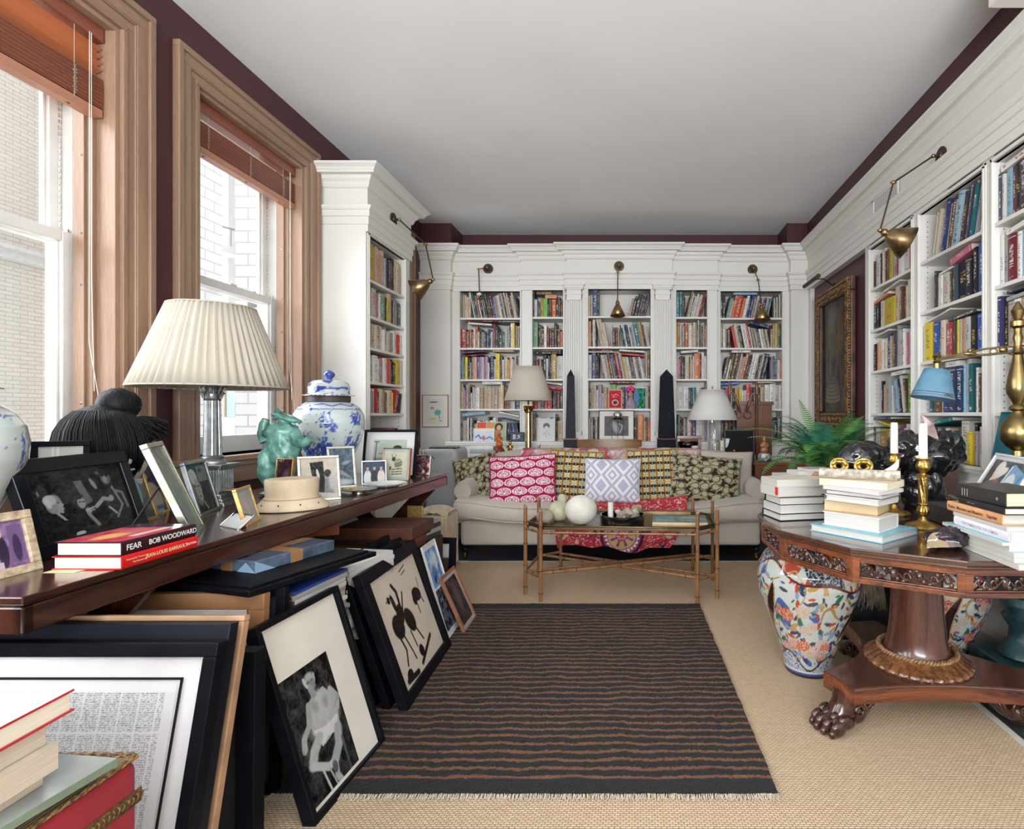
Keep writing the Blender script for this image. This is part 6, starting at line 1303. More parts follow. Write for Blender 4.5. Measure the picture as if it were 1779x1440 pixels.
# chair behind
T = thing('wooden_chair', 'wooden chair with a broad curved top rail between the sofa and the centre bay', 'chair', (-.24, 5.27, 0)); WD = wood('honey_wood', (.26,.14,.06), (.10,.05,.02), .3, 9, 'X', coat=.3)
m = MB(); pts = []
for k in range(25): a = math.radians(-70+140*k/24); pts.append((.325*math.sin(a), -.08-.10*math.cos(a)))
vs = []; 
for (x, y) in pts:
    q = 1-(abs(x)/.33)**3*.45
    for dy, zz in ((0, .975-.11*q), (.018, .975-.11*q), (.018, .975-.0*(1-q)-.02*(1-q)), (0, .975-.02*(1-q))): vs.append((x, y+dy, zz))
fs = []
for i in range(24):
    for j in range(4): fs.append((i*4+j, i*4+(j+1) % 4, (i+1)*4+(j+1) % 4, (i+1)*4+j))
fs += [(3,2,1,0), (96,97,98,99)]; m.add(vs, fs); m.build('top_rail', WD, T, smooth=50)
for x in (-.24, .24): MB().tube([(x, -.10, .45),(x*1.05, -.13, .88)], .013, 8).build('back_post', WD, T, smooth=60)
MB().cyl((0,.02,.43),(0,.02,.46),.19,n=32).build('seat', WD, T)
for x in (-.15,.15):
    for y in (-.08,.14): MB().tube([(x*.9, y, .43),(x*1.1, y*1.1, 0)], .014, 8).build('leg', WD, T)
# air conditioner
T = thing('air_conditioner', 'silver grey portable air conditioner left of the sofa', 'air conditioner', (-1.75, 5.10, 0)); ACM = mat('ac_silver', (.40,.41,.42), .38, var=.02)
MB().box(-.155, .145, -.17, .18, .03, .90).build('body', ACM, T, bevel=.045, seg=6)
m = MB()
for k in range(15): x = -.115+k*.0165; m.box(x, x+.005, -.14, -.02, .905, .915, 1); 
m.box(-.12, .125, -.145, -.015, .893, .903, 0); m.build('outlet_grille', [BLACK, ACM], T)
m = MB()
for k in range(9): m.box(-.13, .12, -.172, -.168, .10+k*.022, .108+k*.022)
m.build('louvre', mat('ac_dark', (.16,.16,.17), .5), T); MB().tube([(-.09+.03*math.cos(t), -.172, .80+.03*math.sin(t)) for t in [PI*i/10 for i in range(11)]], .004, 6).build('badge', mat('badge', (.08,.08,.09), .4), T)
for k, x in enumerate((-.12, .11)): MB().cyl((x,-.1,.03),(x,-.1,0),.02,n=10).cyl((x,.1,.03),(x,.1,0),.02,n=10).build('foot', BLACK, T)
# cast radiator cover under the corner picture, seen over the table end
T = thing('radiator', 'cream ribbed radiator top showing over the table end', 'radiator', (-1.99, 5.45, 0)); m = MB()
for k in range(9): m.box(-.14+k*.032, -.14+k*.032+.024, -.07, .09, .08, .86)
m.build('section', WHITE, T, bevel=.008); MB().box(-.145,.15,-.075,.095,.0,.07).build('base', WHITE, T)
# corner picture
T = thing('framed_print', 'small thin framed print of coloured blobs on the white corner pilaster', 'framed picture', (-2.065, 5.652, 1.075)); 
pc = Pic(60, 80, (.66,.64,.60), .01, 61).ell(.4,.86,.25,.025,(.12,.12,.13),2,.5).ell(.33,.62,.09,.06,(.55,.12,.06)).ell(.33,.62,.04,.03,(.62,.55,.5)).ell(.62,.45,.19,.11,(.12,.42,.36),15,.3).line([(.70,.36),(.72,.2)],.018,(.50,.06,.04)).ell(.38,.2,.17,.045,(.62,.50,.10),10).ell(.8,.12,.1,.02,(.12,.35,.18))
for a, b, c, e in ((-.135,.135,0,.006),(-.135,.135,.329,.335),(-.135,-.129,0,.335),(.129,.135,0,.335)): pass
MB().box(-.135,.135,-.0,.015,0,.007).box(-.135,.135,0,.015,.328,.335).box(-.135,-.128,0,.015,.007,.328).box(.128,.135,0,.015,.007,.328).build('frame', wood('thin_oak', (.36,.19,.10), (.22,.11,.06), .4, 9, 'Z'), T); MB().box(-.128,.128,.006,.015,.007,.328).build('mount', CREAMMAT, T); pc.mesh('picture', .19, .26, T, y=.0055, z0=.035)
# standing things on the ledge of the back bays
LZ = .9325
def stand(label, x, y, w, h, pic, mf=BFRAME, bw=.008, mount=.0, mm=None, lean=8, name='framed_print', cat='framed picture', z=LZ, d=.010): return picframe(label, (x-w/2, y), (x+w/2, y), h, lean, mf, bw, pic, mount, mm, d, False, z, False, name, cat)
stand('black framed monochrome photograph in a wide cream mount, below the centre bay', -.187, 5.515, .36, .318, Pic(60,50,(.13,.13,.13),.03,71).ell(.45,.45,.12,.3,G(.4),20,.8).line([(.6,.6),(.75,.5),(.65,.15)],.02,G(.45)), BFRAME, .008, .05, CREAMMAT)
stand('white card with a pencil portrait of a woman, below the narrow bay at left', -.905, 5.55, .185, .235, Pic(60,80,(.58,.58,.58),.01,72).ell(.52,.55,.16,.17,(.50,.50,.50)).ell(.52,.68,.20,.14,(.14,.14,.14)).ell(.52,.54,.13,.14,(.62,.61,.6)).line([(.45,.56),(.48,.56)],.012,G(.05)).line([(.57,.56),(.60,.56)],.012,G(.05)).line([(.49,.45),(.56,.45)],.01,G(.1)).line([(.3,.28),(.45,.38),(.5,.2)],.012,G(.2)).line([(.58,.38),(.75,.26)],.012,G(.2)), WHITEMAT, .006)
stand('illustrated green and orange picture book propped below the wide left bay', -1.46, 5.55, .30, .20, Pic(60,45,(.30,.38,.24),.05,73).rect(0,.3,.55,1,(.55,.08,.05)).ell(.45,.8,.12,.2,(.60,.22,.08)).ell(.75,.75,.14,.22,(.05,.03,.02)).ell(.75,.7,.08,.15,(.62,.32,.2)).ell(.65,.2,.15,.3,(.62,.25,.08)), WHITEMAT, .004, name='book', cat='book')
stand('white card with blue scrolls and a red figure, leaning before the picture book', -1.53, 5.525, .215, .135, Pic(60,40,(.52,.56,.62),.05,74).line([(.1,.3),(.25,.5),(.35,.2),(.5,.4)],.03,(.08,.12,.45)).line([(.6,.2),(.8,.35),(.95,.15)],.03,(.1,.15,.5)).ell(.5,.25,.07,.2,(.6,.15,.1)).rect(0,1,.8,1,(.66,.60,.5)), WHITEMAT, .004, name='card', cat='card')
stand('small slate blue lettered card beside the brass lamp', -1.20, 5.555, .15, .095, Pic(50,32,(.07,.09,.13),.03,75).line([(.25,.25),(.25,.75),(.4,.65),(.28,.5),(.42,.35),(.25,.25)],.03,G(.55)).line([(.7,.7),(.55,.6),(.7,.45),(.55,.3)],.03,G(.55)), BFRAME, .003, name='card', cat='card')
# ================================================================ SMALL THINGS BEHIND THE SOFA
for k, (L, W, th, c, lab) in enumerate(((.23,.17,.035,(.30,.24,.16),'brown patterned book, lowest of the pile by the air conditioner'), (.24,.18,.040,(.62,.60,.55),'white book, second in the pile by the air conditioner'), (.24,.17,.030,(.35,.38,.42),'grey blue book, third in the pile by the air conditioner'), (.22,.16,.038,(.70,.69,.66),'white ring bound book on top of the pile by the air conditioner'))):
    tbook(lab, (-1.57, 5.20, CZ2+sum((.035,.040,.030,.038)[:k])+.0005*k), math.radians(1), L, W, th-.0004, c)
def bust(T, m, s=1, z=0):
    mb = MB().ell((0,0,z+.035*s), (.038*s,.030*s,.035*s), 20, 12).ell((0,0,z+.085*s), (.026*s,.020*s,.035*s), 20, 12).ell((0,-.002*s,z+.135*s), (.018*s,.018*s,.022*s), 20, 12).tube([(-.024*s,0,z+.105*s),(-.036*s,-.012*s,z+.08*s),(-.015*s,-.028*s,z+.065*s)], .008*s, 8).tube([(.024*s,0,z+.105*s),(.036*s,-.012*s,z+.08*s),(.015*s,-.028*s,z+.065*s)], .008*s, 8).ell((0,0,z+.160*s), (.010*s,.010*s,.010*s), 10, 8)
    return mb.build('body', m, T, smooth=180)
T = thing('figurine', 'orange carved figurine with raised arms beside the stacked books', 'figurine', (-1.30, 5.24, CZ2+.0)); OR = mat('orange_lacquer', (.50,.13,.03), .35, var=.3, vscale=30)
MB().lathe([(.05,0),(.055,.01),(.035,.03),(.05,.06),(.06,.09),(.04,.12),(.025,.14)], n=24).build('base', mat('dark_red_lacquer', (.20,.03,.02), .35), T, smooth=60); bust(T, OR, .9, .13)
T = thing('buddha_figurine', 'small gilt seated figurine on a dark box left of the brass lamp', 'figurine', (-1.20, 5.26, CZ2+.0605)); bust(T, GOLD, .82)
o = MB().box(-1.28+.04, -1.11, 5.20, 5.32, CZ2, CZ2+.06).build('wooden_box', DW2, None, bevel=.004); tag(o, 'dark wooden box beneath the small gilt figurine', 'box')
T = thing('pottery_egg', 'small speckled brown egg shaped pot right of the dark box', 'pot', (-1.095, 5.23, CZ2)); MB().lathe([(.012,0),(.022,.02),(.02,.045),(.012,.06),(.012,.066)], n=20).build('pot', mat('speckle', (.30,.16,.08), .4, var=.4, vscale=90), T, smooth=60)
T = thing('pen_cup', 'blue and white cup holding teal pens right of the brass lamp', 'cup', (-.93, 5.22, CZ2)); MB().lathe([(.03,0),(.034,.08),(.031,.08),(.028,.005)], n=24).build('cup', mat('cup_blue', (.30,.40,.55), .25, var=.3, vscale=30), T, smooth=50)
for k in range(4): MB().tube([(0,0,.01),(.012*k-.01,.004*k,.13+.01*k)], .004, 6).build('pen', mat('pen%d' % (k % 2), ((.03,.35,.42), (.03,.03,.03))[k % 2], .3), T)
# doll and face books on the centre bay's fourth shelf
SZ = 1.2655
T = thing('doll', 'doll with a bright pink flower headdress on the fourth shelf of the centre bay', 'doll', (-.045, 5.686, SZ)); SK = mat('doll_skin', (.45,.26,.16), .5)
MB().lathe([(.05,0),(.055,.02),(.045,.07),(.030,.10),(.018,.115),(.015,.125)], n=28, sy=.55).build('dress', mat('doll_dress', (.10,.14,.26), .7, var=.5, vscale=60, col2=(.50,.30,.30)), T, smooth=60)
MB().ell((0,-.002,.150), (.030,.024,.036), 24, 14).build('head', SK, T, smooth=180); MB().ell((0,.004,.165), (.035,.024,.032), 24, 14).build('hair', BLACK, T, smooth=180)
MB().ell((-.010,-.026,.155),(.004,.003,.003),8,6).ell((.010,-.026,.155),(.004,.003,.003),8,6).ell((0,-.0265,.137),(.006,.003,.002),8,6).tube([(-.016,-.0255,.163),(0,-.028,.161),(.016,-.0255,.163)],.0015,5).build('face', mat('face_paint', (.06,.02,.02), .5), T)
m = MB()
for k in range(14): a = k*2.4; r = .012+.012*(k % 3)/2; m.ell((-.004+r*1.6*math.cos(a), -.012, .205+r*math.sin(a)), (.014,.008,.012), 10, 6)
m.build('flower', mat('pink_petals', (.70,.03,.20), .5, var=.2), T, smooth=180)
pr = Pic(40,60,(.50,.02,.05),.02,81).rect(0,1,.95,1,(.6,.35,.1)).rect(0,.06,0,1,(.6,.35,.1)).rect(.94,1,0,1,(.6,.35,.1)).rect(0,1,0,.05,(.6,.35,.1)).ell(.5,.32,.24,.16,(.55,.45,.38)).ell(.5,.32,.16,.10,(.05,.05,.06)).line([(.25,.75),(.4,.65),(.5,.78),(.75,.7)],.03,(.65,.35,.35)).line([(.3,.6),(.6,.62)],.02,(.65,.35,.35))
stand('red book with a round emblem facing out on the centre bay fourth shelf', -.205, 5.672, .145, .200, pr, WHITEMAT, .002, lean=5, name='book', cat='book', z=SZ)
stand('green and blue book facing out behind the doll', .052, 5.690, .12, .235, Pic(40,60,(.04,.20,.13),.12,82).rect(0,1,.93,1,(.5,.55,.55)).ell(.1,.5,.3,.3,(.12,.22,.5),0,.8), WHITEMAT, .002, lean=5, name='book', cat='book', z=SZ)
# right of the second obelisk
T = thing('smoked_glass_bowl', 'round smoked glass bowl behind the small white mug', 'bowl', (.52, 5.36, CZ2)); MB().lathe([(.02,0),(.025,.03),(.07,.09),(.10,.14),(.105,.18),(.10,.18),(.065,.09),(.001,.035)], n=40, caps=False).build('bowl', clear_mat('smoked_glass', (.35,.28,.24), 1.5), T, smooth=180)
T = thing('mug', 'white mug painted with a dark face right of the stouter obelisk', 'mug', (.575, 5.22, CZ2+.045)); o = MB().lathe([(.022,0),(.036,.10),(.032,.10),(.02,.005)], n=28).build('cup', JM, T, smooth=50); set_vcol(o, lambda p: (.03,.03,.06) if mnoise.noise(p*60) > .15 and p.y < 0 else (.68,.66,.64))
T = thing('painted_box', 'dark pink painted box under the white mug', 'box', (.575, 5.22, CZ2)); MB().box(-.05,.05,-.04,.04,0,.0445).build('box', mat('pink_box', (.35,.06,.10), .5, var=.3, vscale=40), T, bevel=.003)
o = picframe('plain brown wooden panel standing behind the smoked bowl', (.42,5.44), (.66,5.44), .235, 3, DW2, .03, Pic(8,8,(.22,.11,.06),.02), 0, None, .012, False, CZ2, False, 'wooden_board', 'board')
for k, (x, w, c, nm) in enumerate(((.800,.035,(.55,.50,.38),'cream'), (.838,.060,(.66,.65,.66),'white'), (.901,.018,(.42,.25,.48),'violet'))):
    tb = book_mesh('book', [(None, w, .215-.02*(k == 0), .16, c, ink_for(c), .2+.3*k)]); o = bpy.data.objects.new('book', tb); C.objects.link(o); o.location = (x+.02, 5.23, CZ2); tag(o, 'upright %s book between the white lamp and the black board' % nm, 'book', 'books upright beside the white lamp')
# side table at the sofa's right end with its ornaments
T = thing('side_table', 'brown wooden side table right of the sofa, under the fern', 'table', (1.29, 5.02, 0)); SW = wood('red_mahogany', (.22,.085,.04), (.11,.04,.018), .3, 6, 'X', coat=.3)
MB().box(-.22,.30,-.10,.12,.75,.775).build('tabletop', SW, T, bevel=.003); MB().box(-.205,.285,-.085,.105,.63,.75).build('apron', SW, T); 
for x in (-.20,.28):
    for y in (-.075,.095): MB().box(x-.02,x+.02,y-.02,y+.02,0,.63).build('leg', SW, T)
MB().box(-.15,.23,-.092,-.085,.645,.735).build('drawer', SW, T, bevel=.003)
T = thing('carved_wooden_chair', 'tall brown wooden chair with finialled posts and ring scrollwork behind the white lamp', 'chair', (1.125, 5.462, 0)); T.scale = (1.04, 1, 1)
MB().box(-.10,.24,.02,.04,.80,1.315).box(-.115,.255,.01,.05,1.30,1.335).box(-.10,.24,.005,.045,1.08,1.10).box(.135,.145,.01,.045,.8,1.3).build('panel', SW, T, bevel=.003)
for x in (-.175+.0, .085): MB().lathe([(.012,.0),(.012,1.40),(.018,1.42),(.010,1.44),(.020,1.47),(.016,1.50),(.006,1.53),(.001,1.545)], c=(x,-.02,0), n=14, caps=False).build('post', SW, T, smooth=50)
for s in (-1, 1): MB().tube([(-.045+s*.03,-.03,1.18+.05),(-.045+s*.05,-.03,1.30),(-.045+s*.08,-.03,1.40),(-.045+s*.11,-.03,1.43),(-.045+s*.13,-.025,1.40)], [.010,.012,.011,.010,.008], 8).build('scroll', SW, T, smooth=180)
for s in (-1, 1): MB().tube([(-.045+s*.045+.036*math.cos(t),-.03,1.20+.036*math.sin(t)) for t in [2*PI*i/20 for i in range(20)]], .006, 6, close=True).build('ring', SW, T, smooth=180)
MB().box(-.14,.22,-.26,.04,.44,.47).build('seat', SW, T)
for x in (-.12,.20):
    MB().box(x-.015,x+.015,-.24,-.21,0,.44).build('leg', SW, T)
MB().box(.205,.225,-.01,.03,0,.8).build('leg', SW, T)
T = picframe('flat black board standing behind the gilt lion', (.865,5.16), (1.145,5.13), .30, 3, BLACK, .012, Pic(6,6,G(.008)), 0, None, .014, False, .7765, False, 'black_board', 'board'); 
 
T.location = (.855, 5.22, .7603); T.scale = (1, 1, 1)
T = thing('lion_figurine', 'gilt crouching lion on a dark base before the black board', 'figurine', (.955, 5.205, .7603)); MB().box(-.05,.05,-.03,.03,0,.022).build('base', DW2, T, bevel=.003)
MB().ell((0,0,.045),(.03,.02,.026),20,12).ell((-.008,-.004,.080),(.020,.018,.024),20,12,fn=lambda u: 1+.12*mnoise.noise(u*5)).ell((-.012,-.018,.102),(.014,.014,.014),16,10).tube([(.025,0,.03),(.042,0,.05),(.036,0,.075)],.005,6).tube([(-.012,-.012,.06),(-.014,-.018,.024)],.006,6).build('body', GOLD, T, smooth=180)
T = thing('porcelain_pot', 'small blue and white pot at the corner of the side table', 'pot', (1.18, 4.99, .7765)); o = MB().lathe([(.030,0),(.050,.018),(.058,.045),(.050,.068),(.040,.075),(.036,.07)], n=40).build('pot', JM, T, smooth=60); set_vcol(o, lambda p: BL2 if mnoise.noise(p*45) > .12 else ((.5,.2,.12) if mnoise.noise(p*35+Vector((5,5,5))) > .3 else (.6,.6,.57)))
T = thing('red_gilt_figurine', 'crimson and gilt figurine standing in the small pot', 'figurine', (1.18, 4.99, .8485)); bust(T, mat('crimson_gilt', (.28,.04,.07), .35, var=.5, vscale=60, col2=(.50,.30,.08)), .95)
# ---------------------------------------------------------------- fern
FERN = mat('fern_green', (.07,.22,.06), .55, var=.4, vscale=6, col2=(.03,.11,.035), spec=.3); 
T = thing('plant_stand', 'dark plant stand under the fern', 'plant stand', (1.27, 3.62, 0)); MB().lathe([(.13,0),(.13,.02),(.03,.05),(.03,.64),(.12,.68),(.13,.70)], n=24).build('stand', DW2, T, smooth=50)
T = thing('fern', 'bushy green fern in a pot between the sofa and the round table', 'plant', (1.27, 3.62, .7005)); MB().lathe([(.08,0),(.11,.13),(.115,.16),(.10,.16),(.095,.14)], n=28).build('pot', mat('terracotta', (.30,.13,.07), .7), T, smooth=50); MB().cyl((0,0,.12),(0,0,.148),.096,n=24).build('soil', mat('soil', (.03,.02,.015), 1), T)
rf = random.Random(21); nfr = 0
def frond(a, L, up, droop, curl=0):
    m = MB(); pts = []; p = Vector((.03*math.cos(a), .03*math.sin(a), .14)); el = up; n = max(12, int(L/.0165))
    for k in range(n+1):
        pts.append(p.copy()); el -= droop/n*(.4+1.2*k/n); d = Vector((math.cos(a)*math.cos(el), math.sin(a)*math.cos(el), math.sin(el))); p = p+d*L/n; a += curl/n
    m.tube(pts, [.0024*(1-k/n*.7) for k in range(n+1)], 4)
    for k in range(3, n+1):
        q = pts[k]; d = (pts[min(k+1, n)]-pts[k-1]).normalized(); sd = d.cross(Vector((0,0,1))); sd = sd.normalized() if sd.length > .05 else Vector((1,0,0)); f = k/n; w = .074*math.sin(PI*min(1, f*.86+.12))**.7*(L/.42)**.6; up_ = sd.cross(d).normalized()
        for s in (-1, 1):
            tip = q+sd*s*w+d*w*.22-up_*w*.15; ww = d*.0050; md = q.lerp(tip, .55)+up_*.002; m.add([q-ww, q+ww, md+ww*.85, tip, md-ww*.85], [(0,1,2,3,4)])
    return m
FRM = [FERN, mat('fern_light', (.14,.34,.08), .55, var=.3, vscale=6, col2=(.07,.20,.05), spec=.3), mat('fern_blue', (.05,.24,.15), .55, var=.3, vscale=6, col2=(.02,.13,.08), spec=.3)]
for k in range(95):
    a = rf.uniform(0, 2*PI); up = rf.uniform(.45, 1.5); L = rf.uniform(.30, .50)
    frond(a, L, up, rf.uniform(.8, 1.9), rf.uniform(-.5, .5)).build('frond', FRM[rf.choice((0,0,1,2,2))], T)
for (a, L, up, dr) in ((2.9, .62, 1.0, 1.35), (3.3, .58, .8, 1.0), (.3, .45, 1.3, .9), (4.9, .50, 1.35, 1.3), (2.2, .50, 1.35, .4), (5.6, .52, 1.2, 1.4)): frond(a, L, up, dr).build('frond', FRM[1], T)
# ---------------------------------------------------------------- painting in the recess
T = thing('oil_painting', 'large dark oil painting in a heavy carved gilt frame on the burgundy recess', 'painting', (1.838, 4.98, 1.10), -PI/2)
hh, ww, bb = 1.27, .88, .125; PG = mat('dark_gilt', (.42,.24,.09), .45, metal=.5, var=.4, vscale=30, bump=1, bscale=90, col2=(.10,.05,.02))
m = MB()
for (x0, x1, z0, z1) in ((-ww/2, ww/2, 0, bb), (-ww/2, ww/2, hh-bb, hh), (-ww/2, -ww/2+bb, bb, hh-bb), (ww/2-bb, ww/2, bb, hh-bb)): m.box(x0, x1, -.045, -.0, z0, z1)
m.build('frame', mat('dark_frame_ground', (.10,.05,.03), .45, var=.3), T, bevel=.012)
for off, r, st in ((.018, .011, .026), (.105, .008, .018)):
    m = MB()
    for k in range(int((ww-2*off)/st)+1):
        for z in (off, hh-off): m.ell((-ww/2+off+k*st, -.05, z), (r, r*.8, r), 8, 5)
    for k in range(int((hh-2*off)/st)+1):
        for x in (-ww/2+off, ww/2-off): m.ell((x, -.05, off+k*st), (r, r*.8, r), 8, 5)
    m.build('carved_bead', PG, T, smooth=180)
m = MB(); rc_ = random.Random(3)
for k in range(60):
    t = k/60; 
    for (x, z) in ((-ww/2+.062, hh*t), (ww/2-.062, hh*t)) : m.ell((x+rc_.uniform(-.01,.01), -.048, z), (.022, .010, .016), 10, 6, M=RM(0, rc_.uniform(0, 3), 0))
for k in range(40):
    for z in (.062, hh-.062): m.ell((-ww/2+ww*k/40, -.048, z+rc_.uniform(-.01,.01)), (.016, .010, .022), 10, 6, M=RM(0, rc_.uniform(0, 3), 0))
m.build('carved_leaf', PG, T, smooth=180)
pa = Pic(110, 170, (.045,.032,.022), .02, 91).rect(0,.12,0,1,(.02,.013,.01)).rect(.88,1,0,1,(.03,.02,.015)).ell(.42,.78,.18,.16,(.10,.11,.10),-20,.8).ell(.65,.7,.2,.2,(.12,.08,.05),0,.9).rect(.3,.36,.3,.9,(.10,.07,.045)).rect(.55,.6,.3,.85,(.09,.06,.04)).rect(.72,.76,.25,.8,(.08,.055,.04))
for k in range(7): pa.ell(.42,.12+k*.035,.30-.02*k,.035,(.17-.015*k,.13-.012*k,.095-.008*k)); pa.ell(.42,.128+k*.035,.29-.02*k,.018,(.06,.045,.03))
pa.ell(.42,.60,.10,.12,(.09,.06,.045),0,.9).noise(.02, 30).noise(.012, 60)
pa.mesh('canvas', ww-2*bb, hh-2*bb, T, y=-.02, z0=bb, rough=.35, coat=.2)
T = thing('picture_light', 'dark bronze picture light projecting above the oil painting', 'picture light', (1.838, 5.05, 2.42)); MB().tube([(0,0,-.03),(-.10,0,.04),(-.20,0,.03)], .006, 8).build('arm', BRONZE, T, smooth=180); MB().cyl((-.21,-.20,.015),(-.21,.20,.015),.020,n=16).build('lamp_tube', BRONZE, T, smooth=40); MB().cyl((0,0,-.03),(-.012,0,-.03),.03,n=20).build('bracket', BRONZE, T)
# ---------------------------------------------------------------- swing arm wall lamps
def sconce(label, base, nrm, elbow, joint, sdir, r=.085, L=.12, has=True):
    T = thing('wall_lamp', label, 'wall lamp', base, 0, 'swing arm brass wall lamps'); n = Vector(nrm); b = Vector(base); e = Vector(elbow)-b; j = Vector(joint)-b
    MB().cyl((0,0,0)+tuple() if False else (0,0,0), n*.010, .052, n=28).cyl(n*.010, n*.022, .026, .018, n=20).cyl(n*.02, n*.05, .008, n=10).build('backplate', BRONZE, T, smooth=40)
    s = n*.05; MB().cyl(s, e, .0052, n=10).build('arm', BRONZE, T, smooth=60); MB().cyl(e, j, .0052, n=10).build('arm', BRONZE, T, smooth=60)
    for q_, w_ in ((s, .001), (e, .018), (j, .016)): MB().ell(q_, .0125, 12, 8).cyl(q_-Vector((w_,0,0)), q_+Vector((w_,0,0)), .005, n=8).build('joint', BRASS, T, smooth=60)
    if has:
        d = Vector(sdir).normalized(); q = Vector((0,0,1)).rotation_difference(d).to_matrix().to_4x4(); M = Matrix.Translation(j) @ q
        mb = MB().lathe([(.014,.01),(.020,.022),(.020,.034),(.016,.040),(r*.35,.050),(r,L+.04)], n=40, caps=False); mb.v = [tuple(M @ Vector(v)) for v in mb.v]; mb.build('lamp_shade', mat('shade_brass', (.30,.20,.10), .3, metal=.95, var=.2, vscale=14), T, smooth=50, solid=.0015)
        MB().ell(j+d*(L*.7), .022, 14, 10).build('bulb', mat('frosted_bulb', (.8,.78,.72), .4), T, smooth=180)
sconce('swing arm wall lamp on the white bookcase beside the window', (-1.894, 4.28, 2.73), (1,0,0), (-1.615, 4.22, 2.518), (-1.55, 4.20, 2.24), (-.13, 0, -.075))
sconce('swing arm wall lamp over the wide bay at left, its shade hidden among books', (-1.54, 5.744, 2.735), (0,-1,0), (-1.60, 5.60, 2.695), (-1.62, 5.70, 2.47), (0,0,-1), r=.03, L=.02)
sconce('swing arm wall lamp hanging straight down over the centre bay', (-.164, 5.644, 2.734), (0,-1,0), (-.172, 5.50, 2.64), (-.172, 5.42, 2.335), (.02,-.1,-1), .074, .115)
sconce('swing arm wall lamp over the wide bay at right', (1.235, 5.744, 2.728), (0,-1,0), (1.24, 5.50, 2.56), (1.262, 5.45, 2.30), (.02,-.1,-1), .084, .12)
sconce('swing arm wall lamp reaching over the right hand bookcases', (1.794, 3.196, 2.714), (-1,0,0), (1.465, 3.10, 2.518), (1.39, 3.10, 2.247), (.12, -.01, -.062), .095, .13)
# ================================================================ ROUND (TWELVE SIDED) ROSEWOOD TABLE
RW = wood('rosewood_figured', (.22,.062,.022), (.035,.012,.008), .2, 9, 'X', coat=.5, dist=10, fine=30); RWD = wood('rosewood_dark', (.11,.035,.020), (.035,.012,.008), .22, 8, 'Z', coat=.5)
RWT = wood('rosewood_top', (.085,.030,.016), (.025,.009,.006), .14, 6, 'X', coat=.8); CARV = mat('carved_rosewood', (.055,.022,.015), .22, var=.3, vscale=40, coat=.5)
TX, TY, TR_, TZ = 1.168, 2.267, .640, .76
T = thing('pedestal_table', 'twelve sided carved rosewood centre table on a tapering pedestal with lion paw feet', 'table', (TX, TY, ZF))
def dode(r, rot=0): return [(r*math.cos(math.radians(15+30*k+rot)), r*math.sin(math.radians(15+30*k+rot))) for k in range(12)]
zt = TZ-ZF
m = MB().prism(dode(TR_+.004), zt-.018, zt); m.prism(dode(TR_-.004), zt-.030, zt-.018); m.build('tabletop', RWT, T, bevel=.004)
P0, P1 = dode(TR_-.012), dode(TR_-.040)
for k in range(12):
    a, b = Vector((*P0[k], 0)), Vector((*P0[(k+1) % 12], 0)); u = (b-a).normalized(); L = (b-a).length; n = Vector((u.y, -u.x, 0)); q = Matrix(((u.x, n.x, 0, a.x), (u.y, n.y, 0, a.y), (0, 0, 1, 0), (0, 0, 0, 1)))
    z0, z1 = zt-.118, zt-.030; m = MB()
    m.box(0, L, -.018, 0, z0, z0+.016, M=q).box(0, L, -.018, 0, z1-.014, z1, M=q).box(0, .024, -.018, 0, z0+.016, z1-.014, M=q).box(L-.024, L, -.018, 0, z0+.016, z1-.014, M=q)
    m.box(.024, L-.024, -.016, -.004, z0+.016, z0+.022, M=q).box(.024, L-.024, -.016, -.004, z1-.020, z1-.014, M=q)
    f = m.build('apron_panel', RW, T, bevel=.002)
    m = MB(); zc = (z0+z1)/2; hh = .024; N = 7; r = random.Random(k % 3+5)
    def V(x, z, y=-.008): return q @ Vector((x, y, z))
    x0, x1 = .03, L-.03; st = (x1-x0)/N
    m.tube([V(x0+(x1-x0)*t/60, zc+hh*.62*math.sin(t/60*N*PI)) for t in range(61)], .0036, 6)
    for i in range(N):
        cx = x0+st*(i+.5); s = 1 if i % 2 else -1
        m.tube([V(cx+st*.34*math.cos(t*.9)*(1-t/9), zc-s*hh*.25+s*hh*.8*math.sin(t*.9)*(1-t/9)) for t in range(8)], [.0038]*7+[.0055], 6)
        m.ell(V(cx+st*.3, zc+s*hh*.55), (.007, .005, .009), 8, 6); m.ell(V(cx-st*.2, zc-s*hh*.75), (.009, .004, .006), 8, 6)
        if i in (2, 4): m.ell(V(cx, zc), (.010, .006, .016), 10, 6)
    m.build('carved_scroll', CARV, f, smooth=60)
MB().prism(dode(TR_-.10), zt-.040, zt-.0305).build('sub_top', RWD, T)
m = MB().prism(dode(.20), zt-.12, zt-.04); m.build('boss', RWD, T)
m = MB().lathe([(.135,.215),(.128,.225),(.118,.25),(.110,.30),(.102,.38),(.098,.48),(.098,.58),(.10,.64)], n=12 and 48); m.build('pedestal', RWD, T, smooth=60)
# gadrooned skirt
m = MB().lathe([(.205,.182),(.204,.190),(.196,.196),(.150,.222),(.145,.226)], n=192, flute=lambda t, z: 1+.020*math.cos(t*32)*(1 if z > .185 else .3)); m.build('gadroon_ring', wood('tiger_rosewood', (.24,.10,.035), (.04,.016,.010), .2, 22, 'Z', coat=.6, dist=10), T, smooth=60)
m = MB()
for ph in (0, PI): m.tube([((.146+.006*math.cos(i*.9+ph))*math.cos(2*PI*i/240), (.146+.006*math.cos(i*.9+ph))*math.sin(2*PI*i/240), .229+.006*math.sin(i*.9+ph)) for i in range(240)], .0055, 6, close=True)
m.build('rope_moulding', mat('rope_wood', (.30,.17,.08), .35, var=.3, vscale=60), T, smooth=180)
